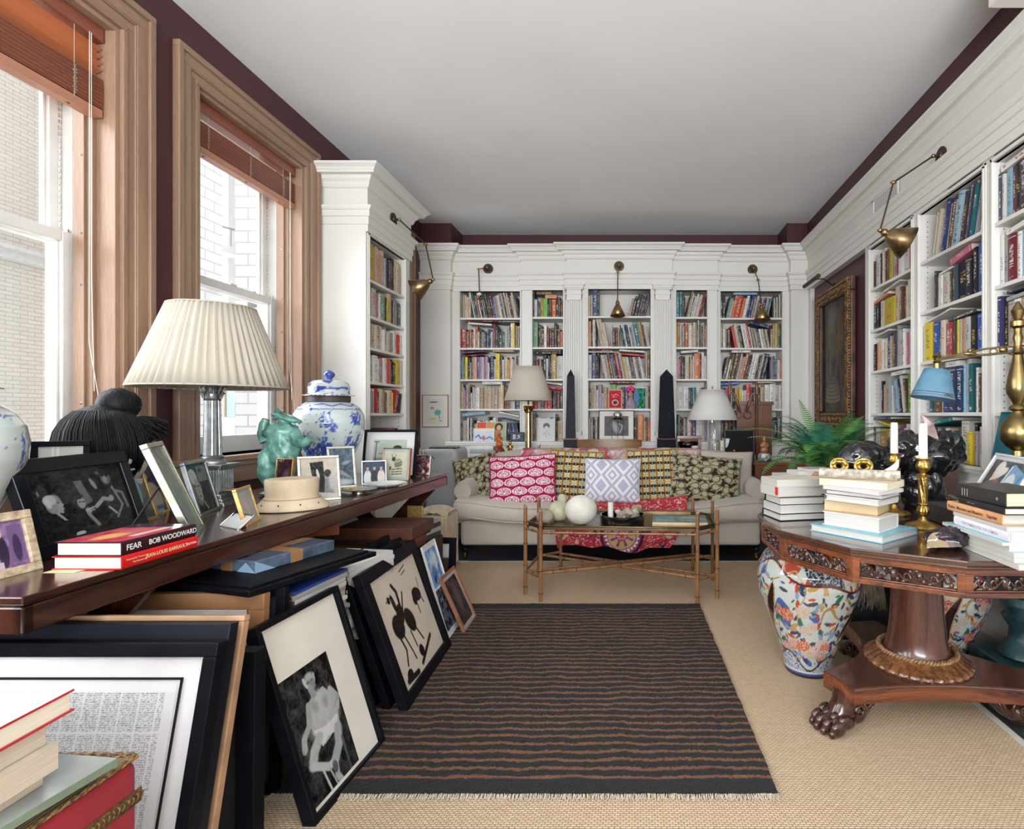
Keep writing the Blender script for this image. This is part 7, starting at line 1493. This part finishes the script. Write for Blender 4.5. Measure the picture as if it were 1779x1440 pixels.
# concave three armed plinth
ANG = [204, 99, 333]; ANG2 = sorted(ANG); poly = []
for i in range(3):
    a0 = math.radians(ANG2[i]); a1 = math.radians(ANG2[(i+1) % 3]+(360 if i == 2 else 0)); R = .425; w = .080
    c0 = Vector((R*math.cos(a0), R*math.sin(a0))); t0 = Vector((-math.sin(a0), math.cos(a0))); c1 = Vector((R*math.cos(a1), R*math.sin(a1))); t1 = Vector((-math.sin(a1), math.cos(a1)))
    p, r_2 = c0+t0*w, c1-t1*w; am = (a0+a1)/2; mid = Vector((math.cos(am), math.sin(am)))*.215
    poly.append(tuple(c0-t0*w)); 
    for k in range(13): s = k/12; poly.append(tuple(p*(1-s)**2+(2*mid-.5*(p+r_2))*2*s*(1-s)*1.0+r_2*s*s if False else (p*(1-s)**2+(mid*2-(p+r_2)*.5)*2*s*(1-s)+r_2*s*s)))
MB().prism(poly, .118, .178).build('plinth', RW, T, bevel=.004); MB().prism([(x*.992, y*.992) for x, y in poly], .178, .182).build('plinth_top', RWD, T)
# lion paws
def paw(a):
    a = math.radians(a); R = .40; T2 = Matrix.Translation((R*math.cos(a), R*math.sin(a), 0)) @ Matrix.Rotation(a, 4, 'Z'); m = MB()
    def E(c, r, fn=None, n=20): m.ell(T2 @ Vector(c), r, n, 12, fn=fn, M=T2.to_3x3())
    m.tube([T2 @ Vector(p) for p in ((-.02,0,.118),(-.005,0,.085),(.015,0,.055),(.035,0,.035))], [.060,.050,.050,.044], 20)
    E((.03,0,.036), (.070,.066,.036))
    for i, y in enumerate((-.052,-.018,.018,.052)):
        f = .010 if abs(y) < .03 else 0; E((.075+f, y, .030), (.036,.0185,.030)); E((.045+f, y, .052), (.030,.016,.022)); E((.104+f, y, .016), (.016,.012,.016))
    E((-.05,0,.05), (.05,.05,.05)); 
    # scrolled acanthus bracket behind the paw
    m.tube([T2 @ Vector(p) for p in ((-.04,0,.03),(-.10,0,.055),(-.15,0,.09),(-.19,0,.108),(-.205,0,.095))], [.035,.030,.022,.014,.012], 12)
    for s in (-1, 1):
        for k in range(5): m.tube([T2 @ Vector((-.03-.03*k, s*(.035-.003*k), .03+.012*k)), T2 @ Vector((-.045-.03*k, s*(.046-.004*k), .06+.012*k)), T2 @ Vector((-.035-.03*k, s*.03, .095))], [.008,.009,.004], 8)
        m.tube([T2 @ Vector((-.03+.020*math.cos(t), s*.052, .075+.020*math.sin(t))) for t in [k*.6 for k in range(11)]], .007, 8)
    m.build('paw_foot', CARV, T, smooth=60)
for a in ANG: paw(a)
# ---------------------------------------------------------------- imari vases
def imari(loc, rot, seed, label, s=1.0):
    T = thing('imari_vase', label, 'vase', loc, rot, 'large painted vases under the round table')
    pr = [(.001,0),(.108,0),(.112,.012),(.112,.03),(.125,.09),(.160,.19),(.200,.29),(.230,.37),(.240,.43),(.232,.49),(.205,.54),(.165,.575),(.125,.595),(.115,.61),(.122,.635),(.118,.637)]
    pp = []
    for i in range(len(pr)-1):
        for k in range(17): t = k/17; pp.append((pr[i][0]*(1-t)+pr[i+1][0]*t, pr[i][1]*(1-t)+pr[i+1][1]*t))
    pp.append(pr[-1]); pp = [(r, z) for r, z in pp if True]
    mb = MB().lathe(pp, n=400, caps=False); o = mb.build('body', JM, T, smooth=60)
    R = random.Random(seed); W_ = (.47,.50,.46)
    flowers = [(R.uniform(0, 2*PI), R.uniform(.10, .46), R.uniform(.018, .040), R.choice([(.50,.07,.02), (.55,.22,.16), (.50,.36,.30), (.42,.03,.02)])) for _ in range(44)]
    leaves = [(R.uniform(0, 2*PI), R.uniform(.08, .50), R.uniform(.006, .017), R.choice([(.02,.13,.07), (.05,.06,.08), (.42,.26,.07), (.02,.03,.14), (.45,.05,.02), (.20,.28,.42)])) for _ in range(620)]
    import collections
    grid = collections.defaultdict(list)
    for kind, L in (('f', flowers), ('l', leaves)):
        for q in L:
            for di in (-1, 0, 1):
                for dj in (-1, 0, 1): grid[(int(q[0]/.25)+di, int(q[1]/.05)+dj)].append((kind, q))
    def col(p):
        t = math.atan2(p.y, p.x) % (2*PI); z = p.z; r = math.hypot(p.x, p.y)
        if z < .014: return (.02,.02,.02)
        if z < .030: return W_ if z > .022 else (.04,.07,.25)
        # brocade border at the foot with waving edge
        e = .085+.025*math.sin(t*3+seed)+.02*math.sin(t*5); 
        if z < e:
            if e-z < .010: return (.035,.012,.010)
            return (.05,.09,.28) if abs(mnoise.noise(Vector((t*16, z*90, 1)))) < .13 else W_
        e2 = .47+.045*math.sin(t*2+seed*1.3)+.02*math.sin(t*5+1)
        if z > e2:
            if z-e2 < .012: return (.10,.018,.012)
            if mnoise.noise(Vector((t*1.4, z*4, 7+seed))) > .05: return (.03,.035,.05) if abs(mnoise.noise(Vector((t*14, z*80, 2)))) > .1 else (.35,.40,.42)
            return (.42,.26,.07) if abs(mnoise.noise(Vector((t*4, z*26, 5)))) < .06 else (W_ if mnoise.noise(Vector((t*5, z*20, 9))) > -.1 else (.35,.05,.03))
        # dark curling bands
        b = math.sin(t*1.0+seed)*.5+mnoise.noise(Vector((math.cos(t)*1.2, math.sin(t)*1.2, z*4+seed)))
        u_ = ((t+seed) % 2.094)-1.05; b = abs(u_-.28*math.sin(z*8+seed)); w_ = .10*math.sin(min(1, max(0, (z-.16)/.3))*PI)
        if b < w_: return (.025,.010,.014)
        if w_ > .02 and b < w_+.03: return (.42,.22,.07)
        for kind, q in grid.get((int(t/.25), int(z/.05)), ()):
            dt = (t-q[0])*r; dz = z-q[1]; d = math.hypot(dt, dz)
            if kind == 'f':
                rr = q[2]*(.78+.22*abs(math.sin(math.atan2(dz, dt)*5)))
                if d < rr: return (.55,.34,.10) if d < rr*.2 else (q[3] if math.sin(d*700)+.7 > 0 else W_)
            else:
                a = q[0]*7; x2 = dt*math.cos(a)+dz*math.sin(a); y2 = -dt*math.sin(a)+dz*math.cos(a)
                if (x2/(q[2]*1.5))**2+(y2/(q[2]*.6))**2 < 1: return q[3]
        br = mnoise.noise(Vector((t*1.6, z*6, seed*3)))
        if abs(br) < .035: return (.34,.20,.06) if mnoise.noise(Vector((t*3, z*5, 2))) > -.1 else W_
        if mnoise.noise(Vector((t*2.1, z*8, 12+seed))) > .40: return (.06,.11,.30)
        return W_
    set_vcol(o, col)
    T.scale = (s, s, s)
    return T
imari((.818, 2.58, ZF), 2.2, 4, 'large imari vase with red, blue and gilt flowers standing left of the table pedestal', .995)
imari((1.51, 2.66, ZF), 4.1, 9, 'large vase with brown tree branches, half hidden right of the table pedestal', .85)
# ---------------------------------------------------------------- things on the table
TZ2 = TZ+.0008
def pile(x, y, rz, items, z=TZ2):
    """items: (label, L, W, th, cover, kwargs); laid from the bottom up around a common corner"""
    for (lab, L, W, th, c, kw) in items:
        dx, dy, dr = kw.pop('dx', 0), kw.pop('dy', 0), kw.pop('dr', 0); a = math.radians(rz+dr)
        X = x+dx*math.cos(math.radians(rz))-dy*math.sin(math.radians(rz)); Y = y+dx*math.sin(math.radians(rz))+dy*math.cos(math.radians(rz))
        if not kw.get('text'): X += L*math.cos(a)-W*math.sin(a); Y += L*math.sin(a)+W*math.cos(a); a += PI
        tbook(lab, (X, Y, z), a, L, W, th-.0006, c, **kw); z += th
    return z
def sticker(T, L, Wd, th): MB().box(L-.0004, L+.0008, Wd-.026, Wd-.004, th*.15, th*.95).build('red_sticker', mat('red_sticker', (.62,.02,.012), .5), T)
PW = mat('white_pages', (.50,.48,.44), .8, var=.08, vscale=220, stretch=(.05,.05,6)); BK = (.012,.012,.014); WC = (.60,.59,.57)
pile(.600, 2.262, 12, [
 ('black edged book with white pages, lowest in the left pile on the round table', .215, .165, .030, BK, dict(pages=PW)),
 ('white glossy book second from the bottom in the left pile on the round table', .205, .155, .034, (.60,.60,.60), dict(pages=PW, dx=.005, dy=.005)),
 ('black spined book with small lettering in the left pile on the round table', .200, .150, .034, BK, dict(pages=PW, dx=.003, dy=.006, dr=-2)),
 ('cream proof with a red square on its edge, left pile on the round table', .205, .150, .042, (.62,.57,.48), dict(pages=PW, dx=-.002, dy=.010, hb=False, dr=3, extra=sticker)),
 ('thick cream book on top of the left pile on the round table', .215, .155, .030, (.64,.58,.46), dict(pages=PW, dx=-.008, dy=.010, hb=False, dr=-1))])
pile(.745, 2.475, 8, [
 ('dark red book at the bottom of the back pile on the round table', .22, .16, .040, (.10,.02,.03), dict(pages=PW)),
 ('black book second in the back pile on the round table', .22, .16, .040, BK, dict(pages=PW, dx=-.01)),
 ('grey white book third in the back pile on the round table', .23, .17, .040, (.56,.55,.53), dict(pages=PW, dx=-.06)),
 ('large plain white folio near the top of the back pile', .27, .20, .040, WC, dict(pages=PW, dx=-.06, dr=-3)),
 ('white paperback near the top of the back pile', .19, .13, .018, (.72,.72,.72), dict(pages=PW, dx=.01, dy=.03, hb=False)),
 ('small tan booklet on the very top of the back pile', .13, .10, .014, (.45,.34,.24), dict(pages=PW, dx=.05, dy=.03, hb=False))])
zc = pile(.668, 2.085, -52, [
 ('wide pale blue and white art book at the bottom of the middle pile', .285, .245, .026, (.20,.42,.52), dict(pages=PW)),
 ('thick white paged hardback in the middle pile on the round table', .215, .155, .050, (.70,.69,.66), dict(pages=PW, dx=.035, dy=.03, dr=4)),
 ('old tan leather book in the middle pile on the round table', .20, .14, .044, (.34,.20,.09), dict(dx=.03, dy=.04, dr=12, pages=mat('old_pages', (.50,.38,.22), .8))),
 ('white book above the tan one in the middle pile', .205, .15, .022, WC, dict(pages=PW, dx=.045, dy=.03, dr=2)),
 ('thin charcoal edged book high in the middle pile', .215, .155, .018, (.10,.10,.12), dict(pages=PW, dx=.045, dy=.03, dr=5)),
 ('thin lilac white book high in the middle pile', .225, .16, .014, (.58,.55,.60), dict(pages=PW, dx=.035, dy=.03, dr=-2, hb=False)),
 ('broad cream proof near the top of the middle pile', .25, .17, .026, (.62,.55,.42), dict(pages=mat('proof_pages', (.66,.58,.42), .8), dx=.02, dy=.03, dr=8, hb=False))])
T = thing('rolled_newspaper', 'folded and rolled newspaper lying on top of the middle pile', 'newspaper', (.80, 2.06, zc+.0), math.radians(-22)); NP = mat('newsprint', (.50,.46,.38), .85, var=.45, vscale=60, stretch=(1,.3,1), col2=(.22,.20,.17))
MB().tube([(-.10+.28*k/10, .0, .0185) for k in range(11)], .018, 16).build('roll', NP, T, smooth=60); MB().box(-.13, .17, -.01, .17, 0, .006).build('folded_sheet', mat('brown_newsprint', (.36,.24,.15), .85, var=.2, vscale=8), T, bevel=.002)
T = thing('gilt_knot', 'knotted gold metal ornament on the newspaper', 'ornament', (.86, 2.16, zc+.0065), math.radians(-15)); m = MB()
for cx in (-.05, .04): 
    for q in range(3): m.tube([(cx+(.030-.006*q)*math.cos(t+q), .004*math.sin(3*t), .032+(.030-.006*q)*math.sin(t+q)*.9) for t in [2*PI*k/24 for k in range(24)]], .0075, 8, close=True)
m.build('twists', GOLD, T, smooth=180)
T = thing('white_shell', 'small white shell with a red tag at the right end of the newspaper', 'shell', (1.00, 2.13, zc+.007), .3); MB().tube([(-.03,0,.008),(0,0,.016),(.022,0,.035),(.034,0,.060)], [.012,.016,.011,.002], 12).build('shell', mat('shell_white', (.72,.68,.64), .3, coat=.5), T, smooth=180)
# right pile, spines toward the room
zr = pile(1.085, 1.875, -90, [
 ('pale green magazine, lowest in the right pile on the round table', .30, .22, .016, (.40,.50,.44), dict(hb=False, pages=PW, dx=.03)),
 ('cream magazine second in the right pile on the round table', .30, .22, .014, (.62,.57,.46), dict(hb=False, pages=PW, dx=.01)),
 ('pale blue magazine third in the right pile on the round table', .31, .22, .014, (.42,.56,.58), dict(hb=False, pages=PW, dx=.0)),
 ('white magazine fourth in the right pile on the round table', .30, .22, .016, (.68,.68,.66), dict(hb=False, pages=PW, dx=-.01)),
 ('pale aqua magazine fifth in the right pile on the round table', .31, .23, .010, (.36,.58,.60), dict(hb=False, pages=PW, dx=-.02, dy=-.02)),
 ('white book lettered in lilac along its spine in the right pile', .275, .21, .030, (.70,.69,.72), dict(hb=False, pages=PW, dx=.02, text=[('PERFORMING FOR THE CAMERA', .46, .5, .5, (.42,.36,.55))])),
 ('thin grey paperback above the lilac lettered book', .27, .20, .012, (.50,.52,.48), dict(hb=False, pages=PW, dx=.01)),
 ('orange spined hardback with black lettering in the right pile', .27, .20, .032, (.60,.30,.14), dict(pages=PW, dx=-.02, dr=2, text=[('Picasso  Minotaurs and Matadors', .46, .36, .5, (.06,.03,.02)), ('Gagosian', .46, .84, .5, (.06,.03,.02))])),
 ('slim black book under the thick black one in the right pile', .235, .18, .022, BK, dict(pages=PW, dx=.03, dy=.01, dr=-1, text=[('-----  -  -----', .4, .3, .5, (.6,.6,.6))])),
 ('thick black cloth book on top of the right pile', .235, .17, .044, (.022,.020,.020), dict(dx=.025, dy=.005, dr=2, pages=mat('deckle', (.62,.50,.34), .8), text=[('| | |', .6, .2, .5, (.5,.46,.4)), ('o', .4, .85, .5, (.5,.45,.4))]))])
o = MB().box(1.235, 1.53, 1.93, 2.33, TZ2, TZ2+.07).build('box', mat('dark_cloth_box', (.05,.04,.04), .6), None, bevel=.003); tag(o, 'dark box behind the right pile, carrying the leaning white framed photograph', 'box')
u = Vector((-.22, -.975)); BLp = Vector((1.345, 2.25)); BRp = BLp+u*.34
hat = Pic(110, 70, (.10,.10,.11), .04, 95).rect(0,.06,0,1,(.60,.60,.60)).rect(0,1,.93,1,(.62,.62,.62)).ell(.30,.42,.16,.28,(.30,.16,.11)).ell(.26,.30,.16,.26,(.20,.15,.13)).ell(.33,.68,.20,.10,(.66,.62,.55),20).ell(.31,.78,.10,.14,(.70,.66,.60),10).ell(.14,.62,.08,.12,(.10,.08,.07)).poly([(.45,.1),(.60,.9),(.98,.75),(.92,0)],(.18,.32,.48)).ell(.70,.45,.14,.28,(.60,.62,.64)).ell(.66,.5,.03,.05,(.5,.12,.16)).ell(.76,.48,.03,.05,(.5,.12,.16)).line([(.50,.2),(.58,.85)],.012,(.75,.78,.8)).line([(.85,.2),(.9,.7)],.016,(.10,.18,.32)).noise(.03,30)
T = picframe('pale framed colour photograph of a man in a straw hat behind the right pile', tuple(BLp), tuple(BRp), .25, 30, mat('pale_frame', (.62,.63,.64), .3), .010, hat, .0, None, .014, True, TZ2+.071, False, 'framed_photograph', 'picture frame')
# candlesticks
def candlestick(x, y, label, lab2, cz):
    T = thing('candlestick', label, 'candlestick', (x, y, TZ2), 0, 'twisted gilt candlesticks')
    m = MB().lathe([(.001,0),(.064,0),(.066,.006),(.060,.012),(.040,.018),(.022,.026),(.013,.036),(.011,.045)], n=48, caps=False); m.build('foot', GOLD, T, smooth=50)
    m = MB().lathe([(.011,.045),(.020,.055),(.024,.066),(.019,.080),(.013,.086),(.018,.092),(.014,.098)], n=40, flute=lambda t, z: 1+.08*math.cos(t*10)); m.build('knop', GOLD, T, smooth=60)
    m = MB().lathe([(.015+.004*k/24, .098+.100*k/24) for k in range(25)], n=48, flute=lambda t, z: 1+.10*math.cos(t*6+z*70)); m.lathe([(.026,.198),(.027,.203),(.018,.208)], n=40); m.build('stem', GOLD, T, smooth=60)
    m = MB().lathe([(.010,.208),(.009,.214),(.020,.224),(.026,.238),(.022,.254),(.018,.262)], n=40, flute=lambda t, z: 1+.06*math.cos(t*9)); m.lathe([(.018,.262),(.034,.266),(.035,.269),(.017,.271)], n=40); m.build('cup', GOLD, T, smooth=60)
    c = thing('candle', lab2, 'candle', (x, y, TZ2+.2715), 0, 'white candles in the gilt candlesticks'); MB().lathe([(.0165,0),(.0155,cz-.01),(.013,cz),(.001,cz-.003)], n=28).build('wax', mat('candle_wax', (.76,.72,.64), .5), c, smooth=50); MB().cyl((0,0,cz-.003),(0,0,cz+.008),.001,n=5).build('wick', BLACK, c)
candlestick(1.125, 2.135, 'gilt candlestick standing nearest, beside the striped stone', 'white candle in the nearer gilt candlestick', .135)
candlestick(1.150, 2.425, 'gilt candlestick farther back, between the book piles and the black sculpture', 'white candle in the farther gilt candlestick', .135)
# agate slab
T = thing('agate', 'dark rough amethyst stone with a banded polished face at the front of the round table', 'stone', (1.005, 1.80, TZ2), math.radians(12)); AG = mat('dark_amethyst', (.045,.030,.040), .18, var=.5, vscale=40, bump=3, bscale=60, col2=(.01,.008,.012))
MB().ell((.035,0,.034), (.085,.045,.034), 40, 20, fn=lambda u: 1+.25*mnoise.noise(u*4)+.1*mnoise.noise(u*11)).build('crystal', AG, T, smooth=35)
o = MB().grid(lambda u, v: (-.09+.12*u+.01*v, -.048+.004*math.sin(6*u)+.035*v*math.sin(PI*min(1, u+.02))**.5, .016+.040*v*math.sin(PI*min(1, u+.02))**.5), 60, 30).build('polished_face', CLM and vcol_mat('agate_face', .1, coat=.8), T, smooth=180, solid=.004)
set_vcol(o, lambda p: ((.60,.62,.62) if .25 < math.fmod(abs(p.z*40+p.x*4+.3*mnoise.noise(p*40)), 1) < .33 else ((.30,.22,.14) if p.x < -.01 else (.16,.13,.12))))
# black sculpture
BS = mat('black_glazed_bronze', (.008,.008,.010), .14, var=.1, bump=2.2, bscale=11, coat=.6)
T = thing('black_sculpture', 'massive glossy black lobed sculpture behind the candlesticks', 'sculpture', (1.36, 2.60, TZ2)); T.scale = (1,1,1)
def fold(s, f=3.2, sd=0): return lambda u: 1+s*.8*abs(mnoise.noise(u*f*.42+Vector((sd,0,0))))*1.5-s*.3+.10*s*mnoise.noise(Vector((u.x*4, u.y*4, u.z*12))+Vector((sd,3,0)))
m = MB().ell((.0,0,.10), (.105,.085,.13), 64, 40, fn=fold(.3,3.5,1)).ell((.01,-.01,.245), (.155,.10,.105), 80, 44, fn=fold(.35,3.2,4)).ell((.12,0,.27), (.085,.085,.10), 56, 32, fn=fold(.3,3.5,6)).ell((-.08,-.01,.285), (.085,.075,.075), 56, 32, fn=fold(.35,3.6,2)); m.ell((.05,0,.03), (.13,.09,.045), 48, 20, fn=fold(.2,4,8)); m.build('trunk', BS, T, smooth=180)
m = MB().tube([(-.10,0,.20),(-.16,-.01,.215),(-.24,-.02,.235),(-.31,-.03,.235)], [.05,.068,.075,.055], 28).ell((-.285,-.03,.235), (.115,.075,.082), 72, 40, fn=fold(.25,3.0,11)).ell((-.22,-.05,.20), (.10,.05,.05), 56, 28, fn=fold(.35,4,12)); m.build('lobe', BS, T, smooth=180)
T = thing('quartz', 'pinkish white quartz point resting on the black sculpture', 'crystal', (1.40, 2.60, 1.062+.0), .3)
m = MB(); T.location.z = 1.085
m.cyl((0,0,0), (-.015,0,.07), .045, .034, n=6).cyl((-.015,0,.07), (-.045,0,.115), .034, .003, n=6); m.build('point', mat('rose_quartz', (.55,.44,.43), .2, var=.25, vscale=20, coat=.4, col2=(.20,.13,.12)), T)
# tall brass lamp
BR = mat('antique_brass_bright', (.28,.21,.09), .30, metal=1, var=.15, vscale=10)
LX, LY = 1.600, 2.285
T = thing('brass_arm_lamp', 'tall turned brass lamp with long arms and a blue painted metal shade', 'lamp', (LX, LY, TZ2+.0), 0)
pr = [(.001,0),(.085,0),(.088,.012),(.070,.022),(.05,.03),(.035,.05),(.045,.08),(.03,.11),(.024,.14),(.030,.17),(.055,.20),(.058,.22),(.050,.25),(.022,.27),(.020,.29),(.045,.31),(.062,.335),(.066,.37),(.060,.40),(.040,.43),(.022,.445),(.020,.455),(.034,.465),(.030,.475),(.018,.485),(.024,.50),(.040,.53),(.043,.555),(.036,.60),(.022,.66),(.018,.69),(.026,.70),(.018,.712),(.014,.74),(.020,.76),(.014,.78),(.014,.80),(.028,.81),(.028,.83),(.015,.84),(.022,.86),(.026,.875),(.014,.895),(.008,.91),(.001,.915)]
MB().lathe(pr, n=48, caps=False).build('stem', BR, T, smooth=40)
for s in (-1, 1):
    n0 = set(o_.name for o_ in T.children); m = MB()
    m.tube([(0,0,.69),(s*.05,0,.70),(s*.12,0,.692),(s*.20,0,.688),(s*.30,0,.676),(s*.335,0,.668)], .005, 8); m.tube([(0,0,.725),(s*.06,0,.725),(s*.14,0,.715),(s*.21,0,.700),(s*.335,0,.676)], .004, 8)
    m.tube([(s*.10+.016*math.cos(t),0,.704+.012*math.sin(t)) for t in [2*PI*k/16 for k in range(16)]], .003, 6, close=True); m.ell((s*.20,0,.695), (.028,.012,.010), 14, 8).ell((s*.20,0,.708), (.010,.010,.010), 10, 6).ell((s*.06,0,.712), (.018,.012,.014), 12, 8)
    m.lathe([(.012,.655),(.016,.662),(.010,.668),(.013,.680),(.018,.685),(.008,.695),(.003,.70)], c=(s*.338,0,0), n=20); m.lathe([(.012,.615),(.012,.655)], c=(s*.338,0,0), n=16)
    m.build('arm', BR, T, smooth=50)
    tilt = math.radians(9*(1 if s < 0 else -1)); M = Matrix.Translation((s*.338, 0, .628)) @ Matrix.Rotation(tilt, 4, 'Y')
    mb = MB().lathe([(.048,0),(.060,-.04),(.073,-.085),(.079,-.105),(.084,-.122)], n=56, caps=False); mb.v = [tuple(M @ Vector(v)) for v in mb.v]
    BS2 = mat('blue_painted_tin', (.10,.23,.33), .45, var=.12, vscale=9); o = mb.build('lamp_shade', BS2, T, smooth=60, solid=.0015)
    mb = MB()
    for r, z in ((.0790,-.100),(.0812,-.110),(.0845,-.1215)): mb.tube([tuple(M @ Vector((r*math.cos(2*PI*i/48), r*math.sin(2*PI*i/48), z))) for i in range(48)], .0012, 5, close=True)
    for k in range(3):
        a = -PI/2+.25; c = M @ Vector((.083*math.cos(a+.14*(k-1)), .083*math.sin(a+.14*(k-1)), -.108+.004*(k == 1))); mb.ell(c, (.007,.004,.005), 10, 6)
    mb.build('painted_band', mat('dull_gilt', (.12,.09,.05), .5, metal=.4), o, smooth=60)
    MB().lathe([(.012,.575),(.012,.60),(.018,.615),(.012,.618)], c=(s*.338,0,0), n=16).build('socket', BR, T, smooth=50)
    if s > 0:
        for o_ in T.children:
            if o_.name not in n0: o_.rotation_euler[2] = -PI/2
# teal book with white initial leaning in the right hand bay
tb = Pic(90, 110, (.03,.14,.17), .01, 97).rect(.42,1,.0,.55,(.55,.55,.55)).rect(.45,.97,.02,.52,(.30,.33,.35)).ell(.7,.25,.17,.18,(.55,.48,.44)).line([(.56+.10*math.cos(t),.80+.08*math.sin(t)) for t in [.6+k*.25 for k in range(20)]],.009,(.62,.60,.52)).line([(.60,.78),(.655,.78),(.655,.74)],.009,(.62,.60,.52))
T = picframe('large teal book with a white initial leaning in the bay at right edge', (1.705, 2.635), (1.695, 2.27), .29, 12, mat('teal_cover', (.03,.14,.17), .35), .004, tb, 0, None, .022, False, .9465, False, 'book', 'book')
T.location = (1.702, 2.635, .9315)
# brown velvet armchair behind the table
T = thing('armchair', 'brown velvet armchair with a wooden top rail behind the round table', 'armchair', (1.52, 3.12, 0), math.radians(0)); VEL = mat('brown_velvet', (.10,.05,.04), .8, sheen=.4, var=.15, vscale=6)
MB().box(-.10,.20,-.20,.20,.30,.44).build('seat_cushion', VEL, T, bevel=.03, seg=4); MB().box(.05,.22,-.22,.22,.30,.94).build('backrest', VEL, T, bevel=.04, seg=4); MB().box(.05,.225,-.225,.225,.94,.965).build('top_rail', SW, T, bevel=.004)
for a in (-1, 1): MB().box(-.12,.10,a*.21-.025,a*.21+.025,.30,.62).build('armrest', VEL, T, bevel=.02, seg=3)
for a in (-.09,.19):
    for b in (-.19,.19): MB().frus((a,b),.015,.02,0,.30).build('leg', DW2, T)
# low dark things under the table at the right
T = thing('painted_pedestal', 'dark green turned wooden pedestal base standing at the right edge under the table', 'pedestal', (1.68, 2.36, 0)); GP = mat('dark_green_paint', (.02,.055,.06), .35, var=.4, vscale=14, bump=.5, bscale=30)
MB().box(-.15,.115,-.13,.15,0.0,.16).build('base_block', GP, T, bevel=.006); MB().lathe([(.085,.16),(.10,.17),(.09,.20),(.06,.23),(.055,.28),(.075,.31),(.085,.33),(.07,.35),(.08,.37),(.09,.39),(.08,.42),(.10,.44),(.10,.48)], n=36).build('turned_shaft', GP, T, smooth=40)
T = thing('fringed_textile', 'pale fringed textile bundle on a dark trunk behind the table pedestal', 'textile', (1.20, 3.02, .3003)); FRG = mat('raw_fringe', (.36,.28,.21), .95, var=.2, vscale=30)
rf2 = random.Random(8); m = MB().ell((0,0,.035), (.09,.07,.035), 28, 14, fn=lambda u: 1+.2*mnoise.noise(u*3))
for k in range(160): a = rf2.uniform(-2.9, .3); x, y = .085*math.cos(a), -.085+.03*rf2.random(); L = rf2.uniform(.06, .16); m.tube([(x,y+.04,.05),(x*1.1,y-.07,.045),(x*1.15+rf2.uniform(-.01,.01),y-.085,.03-L*.5),(x*1.15+rf2.uniform(-.015,.015),y-.085,.03-L)], [.004,.004,.003,.001], 4)
m.build('cloth', FRG, T, smooth=60)
T = thing('trunk', 'black trunk with worn brass edges under the pale fringed textile', 'trunk', (1.22, 3.02, 0)); MB().box(-.16,.16,-.11,.20,.0,.30).build('body', mat('black_leather', (.012,.012,.014), .5, bump=.5, bscale=60), T, bevel=.005)
m = MB()
for x in (-.162,.150): m.box(x,x+.012,-.112,-.10,0,.30)
m.build('corner_strip', BRASS, T)
